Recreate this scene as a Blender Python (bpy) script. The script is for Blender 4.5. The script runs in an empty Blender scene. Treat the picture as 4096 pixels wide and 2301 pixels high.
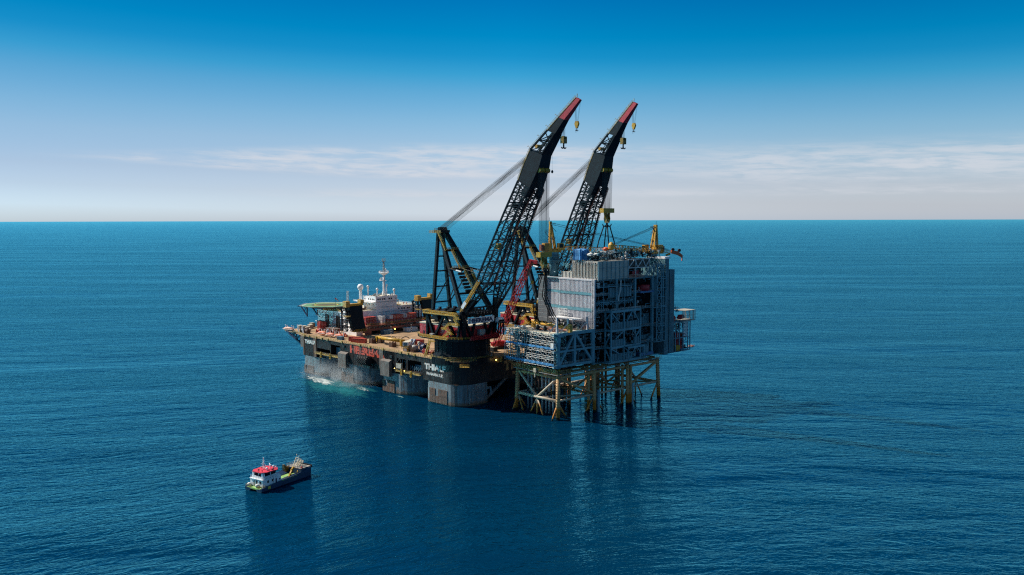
import bpy, bmesh, math, random
from mathutils import Vector, Matrix
R = math.radians
random.seed(7)
SC = bpy.context.scene
COL = SC.collection

# ------------------------------------------------------------------ camera
CAM_H = 120.0
CLOUDS = 1.0
def make_camera():
    f = 3330.0
    W, H = 4096.0, 2301.0
    pitch = math.atan((H / 2 - 882.0) / f)
    r = R(-0.1325)
    fwd = Vector((0, math.cos(pitch), -math.sin(pitch)))
    up0 = Vector((0, math.sin(pitch), math.cos(pitch)))
    rt0 = Vector((1, 0, 0))
    rt = rt0 * math.cos(r) + up0 * math.sin(r)
    up = up0 * math.cos(r) - rt0 * math.sin(r)
    cd = bpy.data.cameras.new('camera')
    cd.sensor_width = 36.0
    cd.lens = 36.0 * f / W
    cd.clip_start = 1.0
    cd.clip_end = 2.0e6
    co = bpy.data.objects.new('camera', cd)
    m = Matrix.Identity(4)
    for i in range(3):
        m[i][0], m[i][1], m[i][2] = rt[i], up[i], -fwd[i]
    m[2][3] = CAM_H
    co.matrix_world = m
    COL.objects.link(co)
    SC.camera = co
make_camera()

# ------------------------------------------------------------------ daylight
SUN_EL, SUN_AZ = R(44), R(70)            # azimuth measured from +Y towards -X
def make_world():
    w = bpy.data.worlds.new("World")
    SC.world = w
    w.use_nodes = True
    nt = w.node_tree
    N, L = nt.nodes, nt.links
    N.clear()
    out = N.new('ShaderNodeOutputWorld')
    bg = N.new('ShaderNodeBackground')
    bg.inputs['Strength'].default_value = 0.1
    L.new(bg.outputs[0], out.inputs[0])
    sky = N.new('ShaderNodeTexSky')
    sky.sky_type = 'NISHITA'
    sky.sun_disc = False
    sky.sun_elevation = SUN_EL
    sky.sun_rotation = -SUN_AZ
    sky.air_density = 1.0
    sky.dust_density = 0.6
    sky.ozone_density = 2.0
    tc = N.new('ShaderNodeTexCoord')
    sep = N.new('ShaderNodeSeparateXYZ')
    L.new(tc.outputs['Generated'], sep.inputs[0])
    def math_(op, a, b=None, c=None):
        n = N.new('ShaderNodeMath'); n.operation = op
        for i, v in enumerate((a, b, c)):
            if v is None: continue
            if isinstance(v, (int, float)): n.inputs[i].default_value = v
            else: L.new(v, n.inputs[i])
        return n.outputs[0]
    # elevation in degrees, with the clear blue reaching lower away from the sun
    el = math_('MULTIPLY', math_('ARCSINE', sep.outputs['Z']), 57.2958)
    el2 = math_('MULTIPLY_ADD', sep.outputs['X'], 1.5, el)
    t = math_('DIVIDE', el2, 80.0)
    ramp = N.new('ShaderNodeValToRGB')
    L.new(t, ramp.inputs[0])
    stops = SKY_STOPS
    cr = ramp.color_ramp
    while len(cr.elements) < len(stops): cr.elements.new(0.5)
    for e, (deg, c) in zip(cr.elements, stops):
        e.position = max(0, min(1, deg / 80.0)); e.color = (c[0] / 2, c[1] / 2, c[2] / 2, 1)
    mul = N.new('ShaderNodeMix'); mul.data_type = 'RGBA'; mul.blend_type = 'MULTIPLY'
    mul.inputs['Factor'].default_value = 1.0
    L.new(sky.outputs[0], mul.inputs['A']); L.new(ramp.outputs[0], mul.inputs['B'])
    gain = N.new('ShaderNodeVectorMath'); gain.operation = 'SCALE'
    L.new(mul.outputs['Result'], gain.inputs[0])
    # even out the sun side (hazy glare is weaker in the graded photograph)
    left = math_('MAXIMUM', math_('MULTIPLY', sep.outputs['X'], -1.0), 0.0)
    lf = math_('DIVIDE', 2.0, math_('MULTIPLY_ADD', left, 0.7, 1.0))
    L.new(lf, gain.inputs['Scale'])
    # the sun side of the sky is as blue as the rest
    cool = N.new('ShaderNodeCombineXYZ')
    L.new(math_('MULTIPLY_ADD', left, -0.30, 1.0), cool.inputs[0]); L.new(math_('MULTIPLY_ADD', left, -0.09, 1.0), cool.inputs[1]); cool.inputs[2].default_value = 1.0
    gain2 = N.new('ShaderNodeVectorMath'); gain2.operation = 'MULTIPLY'
    L.new(gain.outputs[0], gain2.inputs[0]); L.new(cool.outputs[0], gain2.inputs[1])
    def smooth(v, a, b, lo=0.0, hi=1.0):
        m = N.new('ShaderNodeMapRange'); m.interpolation_type = 'SMOOTHSTEP'
        L.new(v, m.inputs[0])
        for i, q in enumerate((a, b, lo, hi)):
            if isinstance(q, (int, float)): m.inputs[i + 1].default_value = q
            else: L.new(q, m.inputs[i + 1])
        return m.outputs[0]
    X = sep.outputs['X']
    # thin cirrus: fibres drawn out along the horizon, read in direction space
    def fibre(sx, sy, skew, loc, det=8, ro=0.62):
        c = N.new('ShaderNodeCombineXYZ')
        L.new(math_('MULTIPLY_ADD', X, sx, loc[0]), c.inputs[0])
        L.new(math_('MULTIPLY_ADD', math_('MULTIPLY_ADD', X, skew, el), sy, loc[1]), c.inputs[1])
        n = N.new('ShaderNodeTexNoise')
        n.inputs['Scale'].default_value = 1.0; n.inputs['Detail'].default_value = det
        n.inputs['Roughness'].default_value = ro; n.inputs['Distortion'].default_value = 0.35
        L.new(c.outputs[0], n.inputs[0]); return n.outputs['Fac']
    fib = smooth(fibre(9.0, 1.5, 1.6, (3.1, 0.4)), 0.30, 0.60)
    fine = fibre(26.0, 3.4, 1.9, (1.7, 5.2))
    tx = smooth(X, -0.53, -0.10)
    lowe = math_('MULTIPLY_ADD', tx, -1.0, 3.95); top = math_('MULTIPLY_ADD', tx, 1.0, 4.05)
    w1 = math_('MULTIPLY', smooth(el, math_('ADD', lowe, -0.25), math_('ADD', lowe, 0.15)), smooth(el, math_('ADD', top, 0.35), math_('ADD', top, -0.45)))
    w1 = math_('MULTIPLY', w1, math_('MULTIPLY', smooth(X, -0.52, -0.34), smooth(X, 0.22, 0.02, 0.25, 1.0)))
    w2 = math_('MULTIPLY', math_('MULTIPLY', smooth(el, 1.45, 1.75), smooth(el, 2.3, 1.8)), math_('MULTIPLY', smooth(X, -0.36, -0.12), 0.55))
    w3 = math_('MULTIPLY', math_('MULTIPLY', smooth(el, 1.9, 2.8), smooth(el, 5.0, 3.9)), math_('MULTIPLY', smooth(X, 0.10, 0.34), 0.62))
    cov = math_('ADD', math_('MULTIPLY', w1, math_('MULTIPLY_ADD', fib, 0.75, 0.12)), math_('MULTIPLY', math_('ADD', w2, w3), math_('MULTIPLY_ADD', fib, 0.9, 0.1)))
    cov = math_('MULTIPLY', math_('MINIMUM', cov, 1.0), math_('MULTIPLY', smooth(fine, 0.25, 0.6), 0.82 * CLOUDS))
    mixc = N.new('ShaderNodeMix'); mixc.data_type = 'RGBA'
    L.new(cov, mixc.inputs['Factor'])
    L.new(gain2.outputs[0], mixc.inputs['A'])
    mixc.inputs['B'].default_value = (5.0, 5.15, 5.55, 1)
    L.new(mixc.outputs['Result'], bg.inputs['Color'])
SKY_STOPS = [(0.3, (0.919, 1.088, 1.621)), (1.5, (0.783, 0.852, 1.215)), (2.8, (0.722, 0.752, 1.01)), (4, (0.667, 0.739, 0.946)), (5, (0.631, 0.738, 0.907)), (6.5, (0.497, 0.716, 0.871)), (8.5, (0.274, 0.652, 0.829)), (9.6, (0.114, 0.61, 0.811)), (10.8, (0.027, 0.523, 0.765)), (12.2, (0.0, 0.482, 0.73)), (14.8, (0.0, 0.377, 0.669)), (19.0, (0.0, 0.25, 0.42)), (27.0, (0.0, 0.23, 0.31)), (42.0, (0.22, 0.42, 0.42)), (60.0, (0.75, 0.95, 0.9))]
make_world()

sd = bpy.data.lights.new('sun', 'SUN')
sd.energy = 5.0
sd.angle = R(0.5)
sd.color = (1.0, 0.93, 0.82)
so = bpy.data.objects.new('sun', sd)
COL.objects.link(so)
sdir = Vector((-math.sin(SUN_AZ) * math.cos(SUN_EL), math.cos(SUN_AZ) * math.cos(SUN_EL), math.sin(SUN_EL)))
so.rotation_euler = sdir.to_track_quat('Z', 'Y').to_euler()

SC.view_settings.view_transform = 'Standard'
SC.view_settings.look = 'None'
SC.view_settings.exposure = 0.45
SC.view_settings.gamma = 1.0
SC.view_settings.use_curve_mapping = False
SC.render.engine = 'CYCLES'
SC.cycles.use_denoising = False
SC.cycles.filter_width = 1.2
SC.cycles.sample_clamp_direct = 2.5
SC.cycles.max_bounces = 6
SC.cycles.transparent_max_bounces = 12
SC.cycles.volume_step_rate = 2.0

# ------------------------------------------------------------------ materials
class NT:
    """small helper round a material's node tree"""
    def __init__(s, name):
        s.m = bpy.data.materials.new(name); s.m.use_nodes = True
        s.t = s.m.node_tree; s.N = s.t.nodes; s.L = s.t.links
        s.b = s.N['Principled BSDF']
        s.pos = None
    def node(s, kind, **kw):
        n = s.N.new(kind)
        for k, v in kw.items(): setattr(n, k, v)
        return n
    def put(s, sock, v):
        if hasattr(v, 'links') or hasattr(v, 'is_linked'): s.L.new(v, sock)
        else: sock.default_value = v
    def P(s):
        if s.pos is None: s.pos = s.node('ShaderNodeNewGeometry').outputs['Position']
        return s.pos
    def math(s, op, a, b=None, c=None):
        n = s.node('ShaderNodeMath', operation=op)
        for i, v in enumerate((a, b, c)):
            if v is not None: s.put(n.inputs[i], v)
        return n.outputs[0]
    def mapping(s, v, rot=(0, 0, 0), scale=(1, 1, 1), loc=(0, 0, 0)):
        n = s.node('ShaderNodeMapping')
        s.put(n.inputs[0], v); n.inputs['Rotation'].default_value = rot
        n.inputs['Scale'].default_value = scale; n.inputs['Location'].default_value = loc
        return n.outputs[0]
    def noise(s, v, scale, detail=4, rough=0.55, dist=0.0):
        n = s.node('ShaderNodeTexNoise')
        s.put(n.inputs['Vector'], v); n.inputs['Scale'].default_value = scale
        n.inputs['Detail'].default_value = detail; n.inputs['Roughness'].default_value = rough
        n.inputs['Distortion'].default_value = dist
        return n.outputs['Fac']
    def rng(s, v, a, b, lo=0.0, hi=1.0):
        n = s.node('ShaderNodeMapRange', interpolation_type='SMOOTHSTEP')
        s.put(n.inputs[0], v)
        for i, q in enumerate((a, b, lo, hi)): s.put(n.inputs[i + 1], q)
        return n.outputs[0]
    def mix(s, f, a, b, mode='MIX'):
        n = s.node('ShaderNodeMix', data_type='RGBA', blend_type=mode)
        s.put(n.inputs['Factor'], f)
        for k, v in (('A', a), ('B', b)):
            if isinstance(v, tuple) and len(v) == 3: v = v + (1.0,)
            s.put(n.inputs[k], v)
        return n.outputs['Result']
    def bump(s, h, strength=1.0, dist=1.0):
        n = s.node('ShaderNodeBump')
        n.inputs['Strength'].default_value = strength; n.inputs['Distance'].default_value = dist
        s.put(n.inputs['Height'], h)
        s.L.new(n.outputs[0], s.b.inputs['Normal'])
    def set(s, **kw):
        for k, v in kw.items():
            k = k.replace('_', ' ')
            if isinstance(v, tuple) and len(v) == 3: v = v + (1.0,)
            s.put(s.b.inputs[k], v)
        return s.m

def paint(name, col, rough=0.5, var=0.25, scale=0.25, dirt=None, dirt_amt=0.35, metal=0.0, streak=True):
    """weathered paint: broad tone changes, fine grime, streaks that run down"""
    t = NT(name)
    p = t.P()
    a = t.noise(p, scale, 5, 0.6)
    f = t.rng(a, 0.3, 0.7, 1.0 - var, 1.0 + var * 0.4)
    n = t.node('ShaderNodeVectorMath', operation='SCALE')
    n.inputs[0].default_value = col; t.L.new(f, n.inputs['Scale'])
    c = n.outputs[0]
    if dirt:
        v = t.mapping(p, scale=(1.1, 1.1, 0.12 if streak else 1.1))
        d = t.noise(v, 0.9, 6, 0.65)
        d2 = t.noise(p, 0.11, 3, 0.5)
        k = t.math('MULTIPLY', t.rng(d, 0.44, 0.66), t.rng(d2, 0.35, 0.6, 0.3, 1.0))
        c = t.mix(t.math('MULTIPLY', k, dirt_amt), c, dirt)
    if max(col) < 0.04: t.b.inputs['Specular IOR Level'].default_value = 0.15
    return t.set(Base_Color=c, Roughness=rough, Metallic=metal)
def plain(name, col, rough=0.5, metal=0.0):
    return paint(name, col, rough, 0.15, 0.6, None, 0, metal)

RUST = (0.10, 0.045, 0.02)
M = {}
M['black_hull'] = paint('black_hull_paint', (0.024, 0.023, 0.027), 0.5, 0.5, 0.12, (0.085, 0.055, 0.036), 0.6)
M['column'] = paint('column_grey_paint', (0.17, 0.205, 0.23), 0.6, 0.35, 0.1, (0.15, 0.068, 0.03), 0.9)
def column_paint():
    t = NT('column_rusted_paint'); p = t.P()
    base = t.mix(t.rng(t.noise(p, .12, 5, .6), .3, .7), (0.13, 0.165, 0.19), (0.20, 0.24, 0.265))
    run = t.noise(t.mapping(p, scale=(1.3, 1.3, .07)), .8, 6, .7)
    c = t.mix(t.math('MULTIPLY', t.rng(run, .50, .64), .8), base, (0.13, 0.06, 0.03))
    run2 = t.noise(t.mapping(p, scale=(.5, .5, .05), loc=(7, 3, 0)), .9, 5, .65)
    c = t.mix(t.math('MULTIPLY', t.rng(run2, .52, .62), .55), c, (0.06, 0.07, 0.075))
    sep = t.node('ShaderNodeSeparateXYZ'); t.put(sep.inputs[0], p)
    z = t.math('ADD', sep.outputs['Z'], t.math('MULTIPLY_ADD', t.noise(p, .6, 5, .65), 5.0, -2.5))
    c = t.mix(t.math('MULTIPLY', t.rng(z, 3.4, 1.6), .85), c, (0.17, 0.085, 0.045))
    c = t.mix(t.rng(t.math('MULTIPLY_ADD', t.noise(p, .9, 3, .6), 1.2, t.math('SUBTRACT', sep.outputs['Z'], .6)), 1.2, .4), c, (0.02, 0.022, 0.018))
    return t.set(Base_Color=c, Roughness=0.65)
M['column'] = column_paint()
M['rust_pad'] = paint('rusted_pad_steel', (0.115, 0.078, 0.062), 0.8, 0.5, 0.5, (0.16, 0.06, 0.025), 0.6)
M['pad_grey'] = paint('scuffed_grey_steel', (0.14, 0.125, 0.115), 0.75, 0.4, 0.35, RUST, 0.6)
M['deck'] = paint('tan_deck_plating', (0.42, 0.26, 0.135), 0.8, 0.45, 0.09, (0.12, 0.085, 0.06), 0.8, streak=False)
M['crane_black'] = paint('crane_black_paint', (0.005, 0.009, 0.014), 0.45, 0.35, 0.2, (0.03, 0.03, 0.03), 0.3)
M['crane_steel'] = paint('crane_dark_steel', (0.006, 0.014, 0.022), 0.5, 0.3, 0.3)
M['red'] = paint('red_paint', (0.44, 0.012, 0.018), 0.5, 0.3, 0.2, (0.12, 0.02, 0.015), 0.4)
M['tip_red'] = paint('boom_tip_red', (0.36, 0.012, 0.03), 0.5, 0.25, 0.3, (0.15, 0.02, 0.02), 0.3)
M['crawler_red'] = paint('bright_red_paint', (0.42, 0.012, 0.02), 0.5, 0.25, 0.4)
M['yellow'] = paint('yellow_paint', (0.46, 0.255, 0.008), 0.5, 0.3, 0.4, (0.2, 0.12, 0.02), 0.35)
M['ochre'] = paint('ochre_paint', (0.48, 0.29, 0.05), 0.55, 0.3, 0.3, (0.2, 0.12, 0.05), 0.4)
M['rail_tan'] = paint('weathered_yellow_rail', (0.42, 0.29, 0.075), 0.6, 0.4, 0.3, RUST, 0.4)
M['white'] = paint('white_paint', (0.86, 0.85, 0.85), 0.5, 0.12, 0.15, (0.42, 0.30, 0.19), 0.28)
M['cream'] = paint('cream_roof', (0.60, 0.54, 0.42), 0.7, 0.25, 0.2, (0.35, 0.26, 0.16), 0.5, streak=False)
M['glass'] = plain('dark_window_glass', (0.01, 0.015, 0.02), 0.12)
M['container_red'] = paint('container_red', (0.38, 0.032, 0.025), 0.6, 0.3, 0.3, (0.12, 0.03, 0.02), 0.4)
M['container_orange'] = paint('container_orange_red', (0.52, 0.075, 0.04), 0.6, 0.3, 0.3, (0.2, 0.05, 0.03), 0.35)
M['container_white'] = paint('container_white', (0.68, 0.68, 0.70), 0.5, 0.15, 0.3, (0.35, 0.25, 0.2), 0.3)
M['container_blue'] = paint('container_blue_grey', (0.10, 0.21, 0.29), 0.6, 0.3, 0.3, RUST, 0.3)
M['girder'] = paint('red_lead_girder', (0.36, 0.095, 0.05), 0.65, 0.35, 0.25, (0.1, 0.04, 0.025), 0.5)
M['brown'] = paint('brown_steel', (0.085, 0.04, 0.025), 0.7, 0.4, 0.4, RUST, 0.4)
M['grey'] = paint('grey_steel', (0.30, 0.31, 0.31), 0.55, 0.3, 0.3, (0.16, 0.11, 0.08), 0.3)
M['steel'] = plain('light_steel', (0.46, 0.49, 0.50), 0.45, 0.3)
M['crate'] = paint('grey_crate', (0.40, 0.37, 0.31), 0.7, 0.3, 0.3, RUST, 0.3)
M['dark'] = plain('dark_machinery', (0.03, 0.032, 0.036), 0.55)
M['navy'] = plain('navy_paint', (0.015, 0.03, 0.09), 0.5)
M['blue'] = plain('blue_paint', (0.04, 0.14, 0.30), 0.5)
M['orange'] = paint('orange_shell', (0.62, 0.17, 0.09), 0.5, 0.2, 0.4, (0.35, 0.2, 0.15), 0.3)
M['pink'] = paint('faded_orange_shell', (0.62, 0.30, 0.22), 0.5, 0.2, 0.4, (0.35, 0.2, 0.15), 0.3)
M['rope'] = plain('wire_rope', (0.045, 0.05, 0.055), 0.55, 0.4)
M['rope_light'] = plain('galvanised_wire_rope', (0.16, 0.17, 0.18), 0.5, 0.4)
M['rubber'] = plain('black_rubber', (0.012, 0.012, 0.013), 0.7)
M['heli_green'] = paint('green_deck_paint', (0.10, 0.27, 0.13), 0.75, 0.3, 0.15, (0.18, 0.17, 0.09), 0.5, streak=False)
M['mark_yellow'] = plain('marking_yellow', (0.55, 0.45, 0.06), 0.7)
M['mark_white'] = plain('marking_white', (0.66, 0.66, 0.64), 0.7)
M['mark_dark'] = plain('net_dark', (0.07, 0.075, 0.04), 0.9)
M['letter_white'] = paint('white_hull_letters', (0.66, 0.66, 0.64), 0.6, 0.2, 0.5, (0.42, 0.2, 0.05), 0.75)
M['letter_rust'] = paint('rusted_hull_letters', (0.62, 0.34, 0.13), 0.7, 0.3, 0.4, (0.2, 0.09, 0.03), 0.7)
M['letter_navy'] = plain('navy_letters', (0.01, 0.03, 0.10), 0.5)
def faded_letters():
    t = NT('faded_red_letters')
    v = t.mapping(t.P(), scale=(0.8, 0.8, 0.35))
    n = t.noise(v, 0.55, 6, 0.7)
    c = t.mix(t.rng(n, 0.48, 0.60), (0.56, 0.07, 0.035), (0.045, 0.032, 0.03))
    return t.set(Base_Color=c, Roughness=0.7)
M['letter_faded'] = faded_letters()
def lamp_mat(name, col, s):
    t = NT(name)
    return t.set(Base_Color=col, Emission_Color=col, Emission_Strength=s)
M['lamp'] = lamp_mat('lit_lamp', (1.0, 0.62, 0.16), 6.0)
# ------------------------------------------------------------------ geometry helpers
class Frame:
    """local coordinates (a, b, z) of the vessel, the platform or the boat -> world"""
    def __init__(s, o, x, y): s.o, s.x, s.y = Vector(o), Vector(x).normalized(), Vector(y).normalized()
    def __call__(s, p): return s.o + s.x * p[0] + s.y * p[1] + Vector((0, 0, p[2]))
    def sub(s, p, ang):
        """a frame turned by ang (degrees, from own x towards own y), origin p"""
        c, n = math.cos(R(ang)), math.sin(R(ang))
        return Frame(s(p), s.x * c + s.y * n, s.y * c - s.x * n)
WORLD = Frame((0, 0, 0), (1, 0, 0), (0, 1, 0))
_y = R(135.35)
VES = Frame((-33.06, 523.5, 0), (math.cos(_y), math.sin(_y), 0), (math.sin(_y), -math.cos(_y), 0))
PLA = Frame((27.6, 494.8, 0), (math.cos(.7181), math.sin(.7181), 0), (-math.sin(.7181), math.cos(.7181), 0))

class MB:
    """collects faces in frame coordinates; build() links them as ONE mesh object"""
    def __init__(s, fr=WORLD): s.fr = fr; s.v = []; s.f = []; s.mi = []; s.cur = 0
    def add(s, vs, fs):
        n = len(s.v); s.v += [Vector(p) for p in vs]
        for f in fs: s.f.append([n + i for i in f]); s.mi.append(s.cur)
        return s
    def box(s, x0, x1, y0, y1, z0, z1):
        vs = [(x, y, z) for z in (z0, z1) for x, y in ((x0, y0), (x1, y0), (x1, y1), (x0, y1))]
        return s.add(vs, [(3, 2, 1, 0), (4, 5, 6, 7), (0, 1, 5, 4), (1, 2, 6, 5), (2, 3, 7, 6), (3, 0, 4, 7)])
    def prism(s, pts, z0, z1, cap=True):
        n = len(pts)
        g = lambda q, z: z(q) if callable(z) else z
        vs = [(p[0], p[1], g(p, z0)) for p in pts] + [(p[0], p[1], g(p, z1)) for p in pts]
        fs = [(i, (i + 1) % n, n + (i + 1) % n, n + i) for i in range(n)]
        if cap: fs += [tuple(range(n))[::-1], tuple(range(n, 2 * n))]
        return s.add(vs, fs)
    def loft(s, rings, cap=True, close=True):
        n = len(rings[0]); vs = [p for r in rings for p in r]; fs = []
        for k in range(len(rings) - 1):
            for i in range(n if close else n - 1):
                j = (i + 1) % n
                fs.append((k * n + i, k * n + j, (k + 1) * n + j, (k + 1) * n + i))
        if cap: fs += [tuple(range(n))[::-1], tuple(range((len(rings) - 1) * n, len(rings) * n))]
        return s.add(vs, fs)
    def bar(s, p, q, w, h=None, up=(0, 0, 1)):
        p, q = Vector(p), Vector(q); d = q - p
        if d.length < 1e-6: return s
        d.normalize(); u = Vector(up)
        if abs(d.dot(u)) > 0.98: u = Vector((1, 0, 0))
        a = d.cross(u).normalized() * (w / 2); b = a.cross(d).normalized() * ((h or w) / 2)
        r = lambda c: [c - a - b, c + a - b, c + a + b, c - a + b]
        return s.loft([r(p), r(q)])
    def tube(s, p, q, r, n=6, r2=None, cap=True):
        p, q = Vector(p), Vector(q); d = q - p
        if d.length < 1e-6: return s
        d.normalize(); u = Vector((0, 0, 1)) if abs(d.z) < .95 else Vector((1, 0, 0))
        a = d.cross(u).normalized(); b = a.cross(d)
        ring = lambda c, k: [c + (a * math.cos(t) + b * math.sin(t)) * k for t in [2 * math.pi * i / n for i in range(n)]]
        return s.loft([ring(p, r), ring(q, r if r2 is None else r2)], cap)
    def path(s, pts, r, n=6):
        for a, b in zip(pts, pts[1:]): s.tube(a, b, r, n)
        return s
    def rev(s, c, prof, n=24, ax=None):
        """revolve (radius, height) round the vertical through c"""
        rings = [[(c[0] + r * math.cos(2 * math.pi * i / n), c[1] + r * math.sin(2 * math.pi * i / n), c[2] + h) for i in range(n)] for r, h in prof]
        return s.loft(rings)
    def ball(s, c, r, n=12, m=7, sz=1.0):
        prof = [(max(1e-3, r * math.sin(math.pi * k / m)), -r * sz * math.cos(math.pi * k / m)) for k in range(m + 1)]
        return s.rev(c, prof, n)
    def truss(s, p0, q0, p1, q1, n, w, wd=None, kind='z', rungs=True):
        """planar lattice between chord p0-q0 and chord p1-q1 (chords not included)"""
        P = lambda a, b, t: Vector(a).lerp(Vector(b), t)
        wd = wd or w
        for i in range(n + 1):
            t = i / n
            if rungs: s.bar(P(p0, q0, t), P(p1, q1, t), w)
            if i < n:
                t2 = (i + 1) / n
                if kind == 'x' or (kind == 'z' and i % 2 == 0): s.bar(P(p0, q0, t), P(p1, q1, t2), wd)
                if kind == 'x' or (kind == 'z' and i % 2 == 1): s.bar(P(p1, q1, t), P(p0, q0, t2), wd)
                if kind == 'k':
                    m = P(P(p0, q0, (t + t2) / 2), P(p1, q1, (t + t2) / 2), 0.5)
                    s.bar(P(p0, q0, t), m, wd); s.bar(P(p1, q1, t), m, wd)
        return s
    def rail(s, pts, h=1.2, w=0.14, step=3.0, rails=2, mid=True):
        for a, b in zip(pts, pts[1:]):
            a, b = Vector(a), Vector(b); L = (b - a).length; k = max(1, round(L / step))
            for i in range(k + 1):
                q = a.lerp(b, i / k); s.bar(q, q + Vector((0, 0, h)), w)
            for j in range(rails):
                z = Vector((0, 0, h * (1 - j * 0.5)))
                s.bar(a + z, b + z, w)
        return s
    def stair(s, p, q, width, side, w=0.25, rail=1.2):
        """stair flight: two stringers, treads, hand rails"""
        p, q = Vector(p), Vector(q); sd = Vector(side).normalized() * (width / 2)
        for k in (-1, 1):
            s.bar(p + sd * k, q + sd * k, w, w * 1.6)
            s.bar(p + sd * k + Vector((0, 0, rail)), q + sd * k + Vector((0, 0, rail)), w * .6)
        n = max(3, int((q - p).length / 0.9))
        for i in range(n):
            c = p.lerp(q, (i + .5) / n); s.bar(c - sd, c + sd, w, w * .5)
        return s
    def build(s, name, mat, parent=None, smooth=False, label=None):
        inv = parent.matrix_basis.inverted() if parent and not parent.get('_part') else (parent['_inv'] and _INV[parent['_inv']] if parent else Matrix.Identity(4))
        me = bpy.data.meshes.new(name)
        me.from_pydata([inv @ s.fr(p) for p in s.v], [], s.f)
        mats = mat if isinstance(mat, (list, tuple)) else [mat]
        for m in mats: me.materials.append(M[m])
        bm = bmesh.new(); bm.from_mesh(me)
        bm.faces.ensure_lookup_table()
        for f, k in zip(bm.faces, s.mi): f.material_index = k; f.smooth = smooth
        bmesh.ops.recalc_face_normals(bm, faces=bm.faces)
        bm.to_mesh(me); bm.free()
        o = bpy.data.objects.new(name, me); COL.objects.link(o)
        if parent:
            o.parent = parent; o['_part'] = 1; o['_inv'] = id_inv(inv)
        else:
            pass
        if label: o['label'] = label
        return o
def build_split(mb, name, mat, parent, gap=0.35, **kw):
    """one part per separate piece: pieces whose boxes come within gap of each other stay together"""
    par = list(range(len(mb.v)))
    def find(i):
        while par[i] != i: par[i] = par[par[i]]; i = par[i]
        return i
    for f in mb.f:
        for i in f[1:]: par[find(i)] = find(f[0])
    comp = {}
    for i in range(len(mb.v)): comp.setdefault(find(i), []).append(i)
    boxes = []
    for ids in comp.values():
        lo = [min(mb.v[i][k] for i in ids) - gap / 2 for k in range(3)]; hi = [max(mb.v[i][k] for i in ids) + gap / 2 for k in range(3)]
        boxes.append((lo, hi, set(ids)))
    out = []
    for b in boxes:
        b = [list(b[0]), list(b[1]), set(b[2])]; again = True
        while again:
            again = False
            for o in out:
                if all(o[0][k] <= b[1][k] and b[0][k] <= o[1][k] for k in range(3)):
                    b = [[min(p, q) for p, q in zip(b[0], o[0])], [max(p, q) for p, q in zip(b[1], o[1])], b[2] | o[2]]
                    out.remove(o); again = True; break
        out.append(b)
    res = []
    for lo, hi, ids in out:
        m = MB(mb.fr); mp = {i: n for n, i in enumerate(sorted(ids))}
        m.v = [mb.v[i] for i in sorted(ids)]; m.f = [[mp[i] for i in f] for f in mb.f if f[0] in ids]; m.mi = [k for f, k in zip(mb.f, mb.mi) if f[0] in ids]
        res.append(m.build(name, mat, parent, **kw))
    return res
_INV = {}
def id_inv(m):
    k = 'k%d' % (len(_INV) + 1); _INV[k] = m; return k

USED = set()
def thing(name, label, cat, loc, fr=WORLD, group=None):
    o = bpy.data.objects.new(name, None); COL.objects.link(o)
    x, y = fr.x, fr.y
    if x.cross(y).z < 0: y = -y
    m = Matrix.Identity(4)
    p = fr(loc)
    for i in range(3): m[i][0], m[i][1], m[i][3] = x[i], y[i], p[i]
    o.matrix_basis = m
    o.empty_display_size = 0.5
    o['label'] = label; o['category'] = cat
    if group: o['group'] = group
    return o
def tag_structure(o, kind='structure'):
    o['kind'] = kind; return o
def copy_thing(src, label, delta_world, rotz=0.0):
    """a copy of a thing with copies of its parts and sub-parts"""
    r = src.copy(); COL.objects.link(r)
    r.matrix_basis = Matrix.Translation(delta_world) @ src.matrix_basis @ Matrix.Rotation(rotz, 4, 'Z')
    r['label'] = label
    for ch in src.children:
        c = ch.copy(); COL.objects.link(c); c.parent = r
        for g in ch.children:
            d = g.copy(); COL.objects.link(d); d.parent = c
    return r

def text_mesh(body, fr, o, xd, yd, width, height, name, mat, parent, depth=0.12):
    """lettering in the default font, fitted to width x height, standing proud of its surface"""
    cu = bpy.data.curves.new(name, 'FONT'); cu.body = body; cu.extrude = 0.0; cu.offset = 0.06
    cu.resolution_u = 3
    tmp = bpy.data.objects.new('tmp_text', cu); COL.objects.link(tmp)
    dg = bpy.context.evaluated_depsgraph_get(); dg.update()
    me = bpy.data.meshes.new_from_object(tmp.evaluated_get(dg))
    vs = [v.co.copy() for v in me.vertices]; fs = [list(p.vertices) for p in me.polygons]
    bpy.data.objects.remove(tmp); bpy.data.meshes.remove(me)
    x0, x1 = min(v.x for v in vs), max(v.x for v in vs); y0, y1 = min(v.y for v in vs), max(v.y for v in vs)
    o, xd, yd = Vector(o), Vector(xd).normalized(), Vector(yd).normalized()
    mb = MB(fr)
    mb.add([o + xd * ((v.x - x0) / (x1 - x0) * width) + yd * ((v.y - y0) / (y1 - y0) * height) for v in vs], fs)
    return mb.build(name, mat, parent)
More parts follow.
